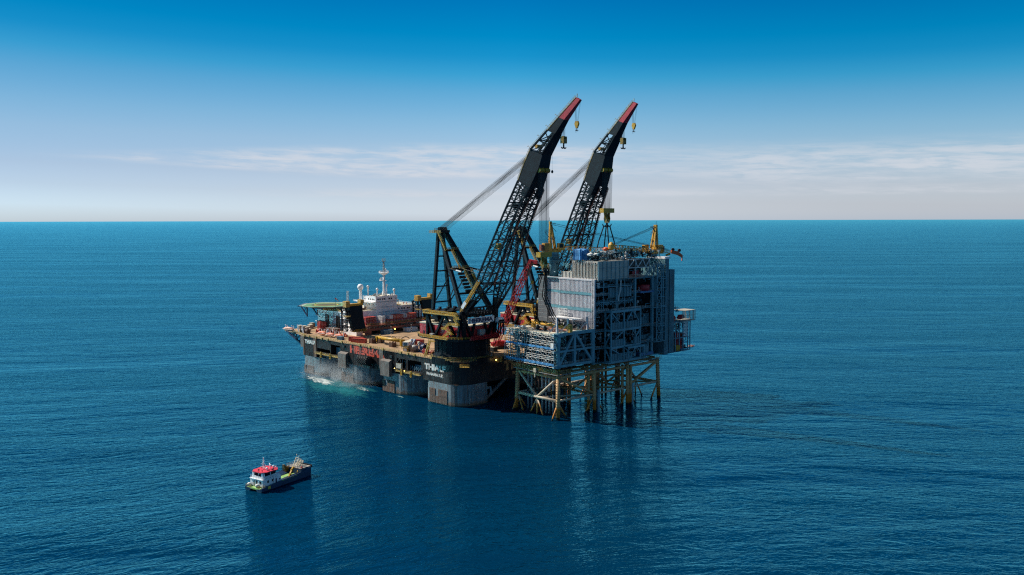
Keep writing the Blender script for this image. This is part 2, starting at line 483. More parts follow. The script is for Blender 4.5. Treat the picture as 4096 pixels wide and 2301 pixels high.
# ------------------------------------------------------------------ the sea
def make_sea():
    t = NT('sea_water')
    # crests bend gently round the platform: world position with the y coordinate bowed
    sep = t.node('ShaderNodeSeparateXYZ'); t.put(sep.inputs[0], t.P())
    xc = t.math('MULTIPLY', t.math('TANH', t.math('DIVIDE', sep.outputs['X'], 200.0)), 200.0)
    bow = t.math('SUBTRACT', t.math('MULTIPLY', xc, 0.30), t.math('MULTIPLY', t.math('MULTIPLY', xc, xc), 0.0016))
    comb = t.node('ShaderNodeCombineXYZ')
    t.put(comb.inputs[0], sep.outputs['X']); t.put(comb.inputs[1], t.math('SUBTRACT', sep.outputs['Y'], bow))
    p = comb.outputs[0]
    def waves(rot, sx, sy, det, ro, dist=0.3, ridge=0):
        n = t.noise(t.mapping(p, rot=(0, 0, R(rot)), scale=(sx, sy, 0.2)), 1.0, det, ro, dist)
        if ridge:
            n = t.math('SUBTRACT', 1.0, t.math('ABSOLUTE', t.math('MULTIPLY_ADD', n, 2.0, -1.0)))
            n = t.math('POWER', n, float(ridge))
        return n
    a = waves(-4, 0.060, 0.140, 4, 0.6, 0.5, 2.0)   # wind waves with drawn-out crests
    b = waves(11, 0.14, 0.30, 3, 0.6, 0.4, 1.5)
    c = waves(-17, 0.36, 0.80, 2, 0.5)               # ripples
    s = waves(4, 0.012, 0.034, 3, 0.55)               # swell
    f = waves(-7, 0.004, 0.012, 3, 0.6)              # long swell that still reads far out
    gust = t.noise(t.mapping(t.P(), rot=(0, 0, R(3)), scale=(0.0012, 0.011, 0.001)), 1.0, 6, 0.62)
    amp = t.rng(gust, 0.38, 0.62, 0.55, 1.25)
    h = t.math('MULTIPLY_ADD', b, 0.33, t.math('MULTIPLY', a, 0.6))
    h = t.math('MULTIPLY_ADD', c, 0.15, h)
    h = t.math('MULTIPLY', h, amp)
    h = t.math('MULTIPLY_ADD', s, 1.8, h)
    h = t.math('MULTIPLY_ADD', f, 5.0, h)
    t.bump(h, 1.0, 1.0)
    deep = t.mix(t.rng(gust, 0.35, 0.7), (0.0, 0.022, 0.058), (0.0, 0.033, 0.080))
    nrm = t.b.inputs['Normal'].links[0].from_socket
    t.N.remove(t.b)
    # rough sea: light scattered back from the water body plus sky mirrored by many small facets
    dif = t.node('ShaderNodeBsdfDiffuse'); t.put(dif.inputs['Color'], deep); t.put(dif.inputs['Normal'], nrm)
    gl = t.node('ShaderNodeBsdfGlossy', distribution='BECKMANN'); gl.inputs['Color'].default_value = (0.16, 0.77, 1.0, 1)
    gl.inputs['Roughness'].default_value = 0.11; t.put(gl.inputs['Normal'], nrm)
    fr = t.node('ShaderNodeFresnel'); fr.inputs['IOR'].default_value = 1.33; t.put(fr.inputs['Normal'], nrm)
    fac = t.math('MULTIPLY', fr.outputs[0], 0.95)
    ms = t.node('ShaderNodeMixShader')
    t.put(ms.inputs[0], fac); t.put(ms.inputs[1], dif.outputs[0]); t.put(ms.inputs[2], gl.outputs[0])
    t.put(t.N['Material Output'].inputs['Surface'], ms.outputs[0])
    M['sea'] = t.m
    mb = MB()
    n = 64; radii = [0, 60, 200, 600, 2000, 8000, 40000, 200000, 600000]
    rings = [[(math.cos(2 * math.pi * i / n) * max(r, .5), 500 + math.sin(2 * math.pi * i / n) * max(r, .5), 0) for i in range(n)] for r in radii]
    mb.loft(rings, cap=False)
    mb.add(rings[0], [tuple(range(n))])
    o = mb.build('sea', 'sea')
    if o.data.polygons[5].normal.z < 0: o.data.flip_normals()
    tag_structure(o)
make_sea()
# ------------------------------------------------------------------ the crane vessel: hull, columns, deck
VL, VB, ZD, ZB = 186.0, 113.0, 29.6, 14.3
def rrect(x0, x1, y0, y1, r, n=7):
    """rounded rectangle outline; r = radii at (x0,y0), (x1,y0), (x1,y1), (x0,y1)"""
    pts = []
    for (cx, cy, a0), q in zip(((x0, y0, 180), (x1, y0, 270), (x1, y1, 0), (x0, y1, 90)), r):
        sx = 1 if cx == x0 else -1; sy = 1 if cy == y0 else -1
        if q < 0.05: pts.append((cx, cy)); continue
        for i in range(n + 1):
            a = R(a0 + 90 * i / n); pts.append((cx + sx * q + q * math.cos(a), cy + sy * q + q * math.sin(a)))
    return pts

def make_hull():
    V = VES
    t = thing('crane_vessel', 'black semi-submersible crane vessel hull on grey columns with a long tan deck', 'vessel', (93, 56, 0), V)
    # --- upper hull; the port wall is left open between the columns
    def wall(mb, u0, u1, z0, z1, holes=(), th=0.5):
        us = sorted({u0, u1} | {h[0] for h in holes} | {h[1] for h in holes})
        zs = sorted({z0, z1} | {h[2] for h in holes} | {h[3] for h in holes})
        for a, b in zip(us, us[1:]):
            for c, d in zip(zs, zs[1:]):
                if any(h[0] <= a and b <= h[1] and h[2] <= c and d <= h[3] for h in holes): continue
                mb.box(a, b, 0, th, c, d)
        for a, b, c, d in holes:
            mb.box(a - .3, b + .3, th, 7.0, c - .4, c - .05); mb.box(a - .3, b + .3, th, 7.0, d + .05, d + .4)
            mb.box(a - .4, a - .05, th, 7.0, c, d); mb.box(b + .05, b + .4, th, 7.0, c, d)
    mb = MB(V)
    wall(mb, 12.5, 37, ZB, 29.2)
    wall(mb, 37.01, 67.4, 17.2, 29.2, [(38.9, 53.4, 18.2, 25.7), (55.4, 65.7, 18.2, 25.4)])
    wall(mb, 67.41, 134.5, ZB, 29.2)
    wall(mb, 134.51, 167.5, 18.1, 29.2, [(134.9, 147.3, 18.9, 26.5), (148.2, 166.4, 18.9, 21.8)])
    wall(mb, 167.51, 186, ZB, 29.2)
    c = [(12.5, 0), (12.5, .5), (186, .5), (186, 0)]
    ring = rrect(0, 186, 0, VB, (12.5, 0, 2, 12.5), 10)
    # stern, starboard and bow walls follow the rounded outline, bottom plate behind the port wall
    ext = [p for p in ring]
    n = len(ext)
    for i in range(n):
        a, b = ext[i], ext[(i + 1) % n]
        if abs(a[1]) < 1e-6 and abs(b[1]) < 1e-6: continue
        mb.add([(a[0], a[1], ZB), (b[0], b[1], ZB), (b[0], b[1], 29.2), (a[0], a[1], 29.2)], [(0, 1, 2, 3)])
    for u0, u1, z in ((0, 37, ZB), (37.01, 67.4, 17.2), (67.41, 134.5, ZB), (134.51, 167.5, 18.1), (167.51, 186, ZB)):
        mb.box(u0 + (4 if u0 == 0 else 0), u1, .55, 8, z, z + .3)
    mb.box(4, 185, 7.2, 108, ZB + .4, ZB + .8)
    mb.box(36, 186 - .5, 7.2, 7.6, ZB + .8, 29.2)
    # pipes, weld seams and framing seen on the side
    for u in (20, 30, 79.5, 88, 93, 112, 118, 130, 172, 178):
        mb.box(u, u + .18, -.12, -.01, ZB + .2, 29.1)
    mb.build('upper_hull', 'black_hull', t)
    # deck plate
    MB(V).prism(rrect(-.4, 186.2, -.4, VB + .4, (12.8, .2, .2, 12.8), 10), 29.21, ZD).build('work_deck', 'deck', t)
    # --- columns
    def column(u0, u1, v0, v1, r, pads):
        mb = MB(V).prism(rrect(u0, u1, v0, v1, r), -4, ZB - .05)
        mb.box(u0 + 8, u1 - 8, v0 + 4, v1 - 4, ZB - .05, 18)
        o = mb.build('column', 'column', t)
        for (a, b, z0, z1, k, rows) in pads:
            pm = MB(V)
            w = (b - a) / k; h = (z1 - z0) / rows
            for i in range(k):
                for j in range(rows):
                    if k > 4 and i == 3 and j == 1: continue
                    pm.box(a + i * w + .12, a + (i + 1) * w - .12, -.35, -.01, z0 + j * h + .1, z0 + (j + 1) * h - .1)
            pm.build('hull_pad', 'rust_pad', o)
    column(0, 36.7, 0, 27.8, (12.5, 7, 7, 7), [(12.6, 30.5, .6, 10.0, 6, 2)])
    column(44, 83.4, .15, 28, (24, 3, 3.5, 3.5), [(68.2, 82, .4, 8.8, 5, 2)])
    column(97, 134.8, .15, 28, (23, 3, 3.5, 3.5), [(118, 133.4, .4, 7.6, 6, 2)])
    column(149, 186, .15, 28, (20, 2, 3.5, 3.5), [(171.4, 185, .4, 6.6, 5, 2)])
    for u0, u1 in ((0, 36.7), (48, 83.4), (103, 134.8), (148, 186)):
        column(u0, u1, 84, 111.8, (7, 7, 7, 12 if u0 == 0 else 7), [])
    # stern face framing of the near column and a diagonal brace under the box
    mb = MB(V)
    mb.box(-.35, -.01, 7.5, 9, 1, 11); mb.box(-.35, -.01, 9, 27, 9.6, 11)
    mb.box(-.35, -.01, 26, 27.6, 5, 9.6)
    mb.build('column_frame', 'column', t)
    MB(V).tube((8, 30, 1), (8, 52, ZB), 1.1, 8).build('brace', 'column', t)
    # --- lighter plates on the port side
    for a, b, z0, z1 in ((71.2, 81.4, 11.8, 21.9), (124, 134.1, 11.1, 21.2)):
        mb = MB(V).box(a, b, -2.6, -.02, z0, z1)
        mb.prism([(a, -2.6), (b, -2.6), (b, -.02), (a, -.02)], z1 + .02, lambda q: z1 + (.4 if q[1] < -1 else 1.6))
        mb.build('fender_guard', 'pad_grey', t)
    MB(V).box(81.2, 85.4, -.3, -.02, ZB, 29.15).build('rubbing_strake', 'pad_grey', t)
    for a, b in ((167.2, 171), (184.4, 186)): MB(V).box(a, b, -.3, -.02, ZB, 29.1).build('rubbing_strake', 'rust_pad', t)
    for u, z, w in ((70.2, 26.4, 2.0), (128, 27.5, 2.2), (109, 19.2, 2.2)):
        MB(V).box(u, u + w, -.8, -.02, z - 1.4, z).box(u - .2, u + w + .2, -1, -.02, z + .02, z + .3).build('side_box', 'dark', t)
    # drape of rust stained pipes between the lettering and the openings
    mb = MB(V)
    for i in range(9):
        u = 79 - i * 1.25; mb.tube((u, -.25, 28.9), (u - .6 - .4 * math.sin(i * 2.1), -.25, 23 - 1.5 * math.sin(i * 1.3)), .16, 5)
    mb.build('pipe', 'rust_pad', t)
    # --- ledges below the openings
    for a, b, z in ((134.6, 167.3, 17.4), (39, 65.6, 16.4)):
        mb = MB(V).box(a, b, -1.7, -.02, z, z + .35)
        mb.rail([(a, -1.6, z + .3), (b, -1.6, z + .3)], 1.3, .16, 2.6)
        mb.build('ledge_walkway', 'rail_tan', t)
        mb = MB(V)
        for k in (.33, .72):
            q = a + (b - a) * k; mb.box(q - .8, q - .35, -2.3, -1.75, z - 1.5, z + 1.8); mb.box(q + .35, q + .8, -2.3, -1.75, z - 1.5, z + 1.8)
            mb.box(q - .8, q + .8, -2.3, -1.75, z + 1.8, z + 2.2); mb.box(q - .8, q + .8, -2.3, -1.75, z - 1.9, z - 1.5)
        build_split(mb, 'ledge_ladder', 'yellow', t)
    # machinery inside the openings
    mb = MB(V)
    for u in (57.5, 60, 63): mb.bar((u, 3, 18.3), (u, 3, 25), .3)
    mb.box(40, 52, 5, 5.6, 18.3, 22); mb.truss((40, 2, 18.4), (53, 2, 18.4), (40, 2, 21.5), (53, 2, 21.5), 6, .2)
    mb.box(136, 146, 4, 5, 19, 24)
    build_split(mb, 'inner_bulwark', 'container_blue', t, 1.2)
    # --- deck edge railing
    mb = MB(V).rail([(13, -.2, ZD), (186, -.2, ZD)], 1.35, .2, 2.4)
    for u in (19, 27, 45, 52, 60, 80, 96, 108, 131, 150, 158, 166, 176, 183):
        mb.box(u, u + 1.6, -.9, .3, ZD - .5, ZD + .9)
    mb.build('deck_railing', 'rail_tan', t)
    mb = MB(V)
    ang = [rrect(-1.2, 30, -1.2, 60, (14, 0, 0, 0), 10)[i] for i in range(11)]
    cur = [(p[0], p[1], ZD - .3) for p in ang]
    line = cur + []
    mb.rail([(14, -1.2, ZD)] + [(p[0], p[1], ZD) for p in reversed(ang)] if False else [(p[0], p[1], ZD) for p in ang], 1.3, .15, 2.5)
    mb.rail([(-.6, 14, ZD), (-.6, 98, ZD)], 1.3, .15, 2.5)
    mb.build('stern_railing', 'rail_tan', t)
    # small stern platform and yellow boxes
    mb = MB(V)
    pl = [(2.6, 2.6), (-1.4, 6.6), (-4.2, 4.0), (0, -.4)]
    mb.prism(pl, 26.6, 26.9); mb.rail([(p[0], p[1], 26.9) for p in pl + pl[:1]], 1.3, .2, 1.6)
    mb.build('stern_platform', 'ochre', t)
    for a, b in ((31.8, 33.8), (34.6, 36.8)): MB(V).box(-.9, -.05, a, b, 26.3, 29.1).build('stern_box', 'ochre', t)
    # --- lettering
    U, Zv = (-1, 0, 0), (0, 0, 1)
    text_mesh('THIALF', V, (35.6, -.06, 21.6), U, Zv, 21.3, 4.1, 'lettering', 'letter_white', t)
    text_mesh('PANAMA R.P.', V, (33.5, -.06, 18.0), U, Zv, 17, 2.0, 'lettering', 'letter_white', t)
    text_mesh('THIALF', V, (183.4, -.36, 23.9), U, Zv, 14.6, 3.1, 'lettering', 'letter_white', t)
    text_mesh('HEEREMA', V, (121.6, -.14, 23.0), U, Zv, 42.6, 5.6, 'lettering', 'letter_faded', t)
    text_mesh('THIALF', V, (-.06, 39, 19.6), (0, 1, 0), Zv, 34, 6.7, 'lettering', 'letter_rust', t)
    text_mesh('PANAMA R.P.', V, (-.06, 47.2, 16.0), (0, 1, 0), Zv, 19, 2.2, 'lettering', 'letter_rust', t)
    # lamps that burn along the stern
    for p in ((-1.5, 19.5, 27.7), (-1.5, 30.5, 28.2)):
        MB(V).ball(p, .5, 8, 5).build('lamp', 'lamp', t)
    for p in ((65.9, -1.9, 18.4), (55.0, -1.9, 17.9)):
        MB(V).ball(p, .3, 8, 5).build('lamp', 'lamp', t)
    # --- bow platform ahead of the box, on a lattice
    mb = MB(V).box(186.3, 228, 8, 104, 28.6, 29.5)
    mb.prism([(186.3, 1), (200, 4), (222, 7.9), (186.3, 7.9)], 28.7, 29.5)
    mb.build('bow_platform', 'deck', t)
    mb = MB(V)
    for v in (8.5, 30, 60, 103):
        mb.truss((187, v, 14.8), (222, v, 27), (187, v, 28.4), (222, v, 28.4), 6, .8, .7)
        mb.bar((187, v, 14.8), (222, v, 27), 1.2); mb.bar((187, v, 28.3), (226, v, 28.3), 1.2)
    for u, z in ((196, 18), (208, 22.2), (220, 26.4)): mb.bar((u, 8.5, z), (u, 103, z), .7)
    mb.build('bow_lattice', 'navy', t)
    MB(V).prism([(186.3, 1), (192, 1), (192, 9), (186.3, 9)], 20, 28.6).build('bow_sponson', 'pad_grey', t)
    mb = MB(V).rail([(186, 1, 29.5), (200, 4, 29.5), (222, 7.9, 29.5), (228, 8, 29.5)], 1.3, .18, 2.4)
    mb.build('bow_railing', 'rail_tan', t)
    return t
HULL = make_hull()

# tyre-netted fender slung from the port side
def make_fender():
    V = VES
    t = thing('fender', 'big black net-covered fender slung on the vessel side under the faded red lettering', 'fender', (98.3, -3.3, 20.3), V)
    prof = [(.4, -7.6), (1.9, -7.2), (3.2, -5.2), (3.2, 5.2), (1.9, 7.2), (.4, 7.6)]
    rings = [[(98.3 + h, -3.6 + r * math.cos(2 * math.pi * i / 18), 20.4 + r * math.sin(2 * math.pi * i / 18)) for i in range(18)] for r, h in prof]
    MB(V).loft(rings).build('body', 'rubber', t, True)
    mb = MB(V)
    for k in range(11):
        h = -5.4 + k * 1.08
        for i in range(14):
            a = 2 * math.pi * (i + .5 * (k % 2)) / 14
            c = Vector((98.3 + h, -3.6 + 3.25 * math.cos(a), 20.4 + 3.25 * math.sin(a)))
            o = Vector((0, math.cos(a), math.sin(a)))
            mb.tube(c - o * .05, c + o * .42, .55, 8, .4)
    mb.build('tyre_net', 'dark', t)
    mb = MB(V)
    for h in (-6.4, 6.4): mb.tube((98.3 + h, -2.8, 22.4), (98.3 + h * 1.15, -.2, 29.4), .14, 5)
    build_split(mb, 'chain', 'dark', t)
    MB(V).box(94, 102.6, -2.6, -.05, 14.6, 16.4).build('shelf', 'pad_grey', t)
make_fender()

# basket hanging in the opening near the stern
def make_basket():
    V = VES
    t = thing('work_basket', 'pale steel basket hanging from ropes in the side opening', 'basket', (61, -.9, 19.2), V)
    mb = MB(V).box(58.2, 63.8, -2.2, -.7, 19.0, 19.3)
    for u in (58.2, 63.6): mb.box(u, u + .2, -2.2, -.7, 19.3, 22.4)
    mb.box(58.4, 63.6, -2.2, -2.0, 19.3, 22.2); mb.box(58.4, 63.6, -.9, -.7, 19.3, 22.2)
    mb.build('body', 'crate', t)
    mb = MB(V)
    for u in (58.4, 63.6): mb.bar((u, -1.5, 22.4), (61, -1.3, 26), .15)
    mb.build('sling', 'rope_light', t)
make_basket()
# ------------------------------------------------------------------ accommodation, helideck, mast, domes
def make_accommodation():
    V = VES
    t = thing('accommodation_block', 'white accommodation block with a windowed wheelhouse on the far end of the vessel', 'building', (190, 70, 29.6), V)
    def windows(o, plane, pos, w, h, axis):
        for (a, z) in pos:
            mb = MB(V)
            if axis == 'v': mb.box(plane - .10, plane - .03, a - w / 2, a + w / 2, z - h / 2, z + h / 2)
            else: mb.box(a - w / 2, a + w / 2, plane - .10, plane - .03, z - h / 2, z + h / 2)
            mb.build('window', 'glass', o)
    mb = MB(V).box(165, 228, 40, 104, 29.65, 44.3).box(165, 192, 40.2, 104, 44.31, 46.9)
    low = mb.build('lower_house', 'white', t)
    mb = MB(V)
    for z in (34.2, 39.4): mb.box(164.5, 230, 38.6, 39.98, z - .25, z + .2)
    mb.box(166, 228.2, 39.4, 39.98, 44.0, 44.5)
    mb.build('storey_ledge', 'white', low)
    windows(low, 40, [(q, 42.2) for q in (225, 220.5, 216.4, 212, 203.2, 196.7)] + [(q, 38.1) for q in (225.2, 220.7, 216.5, 203.3, 191.7)], .9, 1.2, 'u')
    MB(V).box(170, 227.5, 40.3, 103.5, 44.35, 44.5).box(165.2, 191.8, 40.4, 103.8, 46.92, 47.05).build('house_roof', 'cream', t)
    main = MB(V).box(165.02, 182, 55.5, 76.7, 44.6, 53.4).build('main_house', 'white', t)
    windows(main, 55.5, [(q, 51.2) for q in (169, 174, 178.5)], .9, 1.1, 'u')
    mb = MB(V).box(164.7, 165.0, 56, 76, 53.2, 53.5)
    for z, a, b in ((48.9, 60, 74), (44.9, 58, 76)): mb.box(164.75, 165.0, a, b, z, z + .22)
    mb.build('seam_strip', 'container_blue', main)
    br = MB(V).box(164.6, 182.5, 54.9, 77.1, 53.55, 57.2).build('wheelhouse', 'white', t)
    MB(V).box(164.8, 182.3, 55.1, 76.9, 57.21, 57.4).build('wheelhouse_roof', 'cream', t)
    windows(br, 164.6, [(55.5 + (x - 625) * .0424, 55.6) for x in (668, 713, 778, 826, 935, 985)], 1.35, 1.25, 'v')
    windows(br, 54.9, [(q, 55.6) for q in (167, 169.2, 171.6, 174.2, 179.5)], 1.1, 1.2, 'u')
    mb = MB(V)
    for k in (75.2,): mb.box(164.4, 164.55, k - .6, k - .35, 55, 56.2).box(164.4, 164.55, k + .35, k + .6, 55, 56.2).box(164.4, 164.55, k - .35, k + .35, 55, 55.25)
    mb.build('fairlead', 'container_blue', br)
    mb = MB(V).box(164.5, 182.6, 54.8, 54.98, 57.21, 58.1).box(164.5, 164.68, 54.99, 77.0, 57.21, 58.1).box(164.7, 182.6, 76.85, 77.0, 57.21, 58.1)
    mb.build('parapet', 'white', br)
    mb = MB(V)
    for i in range(16): mb.box(168 + (i * 5.3) % 13, 168.8 + (i * 5.3) % 13, 56 + (i * 7.7) % 20, 56.8 + (i * 7.7) % 20, 57.42, 58 + .7 * ((i * 13) % 3))
    build_split(mb, 'roof_fitting', 'grey', br)
    st = MB(V).box(165.01, 190, 76.9, 97, 36.9, 48.9).build('starboard_house', 'white', t)
    windows(st, 165.01, [(76.7 + (x - 1125) * .0437, 46.5) for x in (1172, 1245, 1300, 1380, 1420)], 1.25, 1.2, 'v')
    MB(V).box(164.7, 165, 77, 97, 44.3, 44.6).build('seam_strip', 'container_blue', st)
    MB(V).box(165.2, 190, 77.1, 96.8, 48.91, 49.05).build('house_roof', 'cream', t)
    MB(V).rail([(165.2, 78, 49), (165.2, 96.8, 49), (189, 96.8, 49)], 1.2, .14, 2).build('roof_railing', 'white', st)
    mb = MB(V)
    mb.rev((170, 82, 49.05), [(2.4, 0), (2.4, .3), (2.2, .4)], 14)
    mb.build('capstan_base', 'ochre', st)
    mb = MB(V)
    for a in range(4): mb.bar((170 + .8 * math.cos(a * 1.57), 82 + .8 * math.sin(a * 1.57), 49.4), (170, 82, 53), .2)
    mb.ball((170, 82, 53.2), .5, 8, 5)
    mb.build('lantern_frame', 'ochre', st)
    for v, z in ((87, 50.6), (90, 50.2)):
        MB(V).tube((169, v, 49), (169, v, z), .35, 8).ball((169, v, z), .5, 8, 5).build('buoy_stand', 'orange', st)
    # terrace clutter and stairs on the port side of the wheelhouse
    mb = MB(V).box(166, 190, 50.5, 55.3, 53.2, 53.4)
    mb.rail([(166, 50.6, 53.4), (190, 50.6, 53.4)], 1.2, .14, 2)
    mb.build('bridge_wing', 'white', t)
    MB(V).stair((166.5, 47.5, 47), (172.5, 52.5, 53.3), 1.4, (-1, 1, 0), .25).build('stair', 'cream', t)
    mb = MB(V)
    for i in range(10): mb.box(167 + i * 2.1, 168.3 + i * 2.1, 42 + (i * 3.7) % 9, 43.4 + (i * 3.7) % 9, 47.06, 48.4 + (i % 3) * .7)
    build_split(mb, 'terrace_gear', 'brown', t)
    mb = MB(V)
    for i in range(9): mb.box(196 + i * 1.9, 197.2 + i * 1.9, 41 + (i * 2.3) % 4, 42.2 + (i * 2.3) % 4, 44.52, 45.4 + (i % 3) * .5)
    mb.rail([(192.5, 40.3, 44.5), (213, 40.3, 44.5)], 1.2, .16, 2)
    mb.build('roof_gear', 'rail_tan', t)
    return t
make_accommodation()

def make_mast():
    V = VES; c = (172, 69)
    t = thing('radio_mast', 'tall white radio mast with antenna platforms on the wheelhouse roof', 'mast', (172, 69, 57.4), V)
    mb = MB(V)
    mb.loft([[(c[0] + math.cos(a) * r, c[1] + math.sin(a) * r, z) for a in [2 * math.pi * i / 10 for i in range(10)]] for r, z in ((1.9, 57.4), (1.5, 60), (1.1, 62), (.95, 76.8))])
    mb.build('column', 'white', t, True)
    mb = MB(V).rev((c[0], c[1], 76.6), [(1.2, -1.8), (4.2, 0), (4.2, .3)], 12)
    mb.rail([(c[0] + 4.1 * math.cos(a), c[1] + 4.1 * math.sin(a), 76.9) for a in [2 * math.pi * i / 12 for i in range(13)]], 1.1, .16, 2)
    mb.build('platform', 'white', t)
    mb = MB(V).box(c[0] - 1.2, c[0] + 1.2, c[1] - 3.8, c[1] - .6, 70.2, 70.6)
    mb.rail([(c[0] - 1.1, c[1] - 3.7, 70.6), (c[0] + 1.1, c[1] - 3.7, 70.6)], 1.0, .14, 1.5)
    mb.bar((c[0], c[1] - 3.2, 70.6), (c[0], c[1] - 3.2, 72), .3)
    mb.bar((c[0] - .8, c[1] - 4.4, 72.3), (c[0] + .8, c[1] - 1.3, 72.3), .35, .55)
    mb.box(c[0] - 1, c[0] + 1, c[1] + .8, c[1] + 2.2, 69.8, 70.1)
    mb.build('radar_bracket', 'white', t)
    mb = MB(V)
    for a in range(4):
        p = lambda z, r: (c[0] + r * math.cos(a * 1.57 + .78), c[1] + r * math.sin(a * 1.57 + .78), z)
        q = lambda z, r: (c[0] + r * math.cos(a * 1.57 + 2.35), c[1] + r * math.sin(a * 1.57 + 2.35), z)
        mb.bar(p(76.9, .9), p(86.5, .35), .22)
        mb.truss(p(76.9, .9), p(86.5, .35), q(76.9, .9), q(86.5, .35), 6, .14)
    for z, k in ((80, 2.0), (82.3, 1.6), (84.5, 1.4), (86.3, 1.8)):
        mb.bar((c[0] - k, c[1], z), (c[0] + k, c[1], z), .2); mb.bar((c[0], c[1] - k, z), (c[0], c[1] + k, z), .2)
    mb.rev((c[0], c[1], 86), [(1.4, 0), (1.4, .2)], 10)
    for i in range(7):
        a = i * .9; mb.bar((c[0] + 1.3 * math.cos(a), c[1] + 1.3 * math.sin(a), 86.2), (c[0] + 1.3 * math.cos(a), c[1] + 1.3 * math.sin(a), 88.4 + .5 * (i % 2)), .25)
    mb.build('topmast', 'grey', t)
    mb = MB(V)
    for v in (-4, -3, 3, 4): mb.bar((c[0], c[1] + v, 77), (c[0], c[1] + v, 79), .14)
    mb.build('whip_antenna', 'white', t)
    mb = MB(V).ball((c[0] - .4, c[1] + 1.5, 79.6), .75, 10, 6).tube((c[0] - .4, c[1] + 1.5, 77), (c[0] - .4, c[1] + 1.5, 79), .4, 8)
    mb.build('small_dome', 'white', t, True)
    mb = MB(V).rev((c[0] - 1, c[1] + 2, 65), [(.3, 0), (.75, .3), (.75, 1.8), (.3, 2.2)], 10)
    mb.tube((c[0] - 1, c[1] + 2, 57.4), (c[0] - 1, c[1] + 2, 65.1), .35, 8)
    mb.build('small_dome', 'white', t, True)
make_mast()

def radome(c, r, base, lattice, label):
    V = VES
    t = thing('radome', label, 'radome', (c[0], c[1], base), V, 'white radomes round the wheelhouse')
    mb = MB(V).ball(c, r, 20, 12); mb.build('dome', 'white', t, True)
    mb = MB(V)
    zb = c[2] - r * .8
    if lattice:
        mb.rev((c[0], c[1], zb - .3), [(r * .75, 0), (r * .75, .3)], 14)
        k = r * .5
        for a in range(4):
            p = lambda z: (c[0] + k * math.cos(a * 1.57), c[1] + k * math.sin(a * 1.57), z)
            q = lambda z: (c[0] + k * math.cos(a * 1.57 + 1.57), c[1] + k * math.sin(a * 1.57 + 1.57), z)
            mb.bar(p(base), p(zb), .25); mb.truss(p(base), p(zb), q(base), q(zb), 5, .15)
        mb.tube((c[0], c[1], base), (c[0], c[1], zb), .55, 8)
    else:
        mb.tube((c[0], c[1], base), (c[0], c[1], zb), r * .38, 10, r * .5)
        mb.tube((c[0] - r, c[1], base), (c[0], c[1], zb - .5), .12, 5); mb.tube((c[0] + r, c[1], base), (c[0], c[1], zb - .5), .12, 5)
    mb.build('stand', 'white', t)
radome((185, 54.4, 64.9), 2.55, 47.1, True, 'largest white radome on its own lattice tower left of the wheelhouse')
radome((178, 57, 65.5), 1.1, 57.4, True, 'small white radome beside the largest one, at the wheelhouse corner')
radome((170, 60.5, 63.5), 1.1, 57.4, False, 'small white radome on a pole between mast and the big dome')
radome((167.5, 76, 62.3), 1.15, 57.4, False, 'white radome on a pole at the right end of the wheelhouse roof')

def antenna_tower():
    V = VES
    t = thing('antenna_tower', 'thin pale lattice antenna tower behind the boom rest with the yellow saddle', 'antenna', (178, 36.7, 47), V)
    mb = MB(V)
    pts = [(177.4, 36.2), (178.6, 36.2), (178.6, 37.4), (177.4, 37.4)]
    for i in range(4):
        a, b = pts[i], pts[(i + 1) % 4]
        mb.bar((*a, 44.3), (*a, 63), .16); mb.truss((*a, 44.3), (*a, 63), (*b, 44.3), (*b, 63), 12, .1)
    mb.build('lattice', 'steel', t)
    MB(V).box(177.2, 178.8, 36, 42, 43.9, 44.25).build('base', 'steel', t)
antenna_tower()

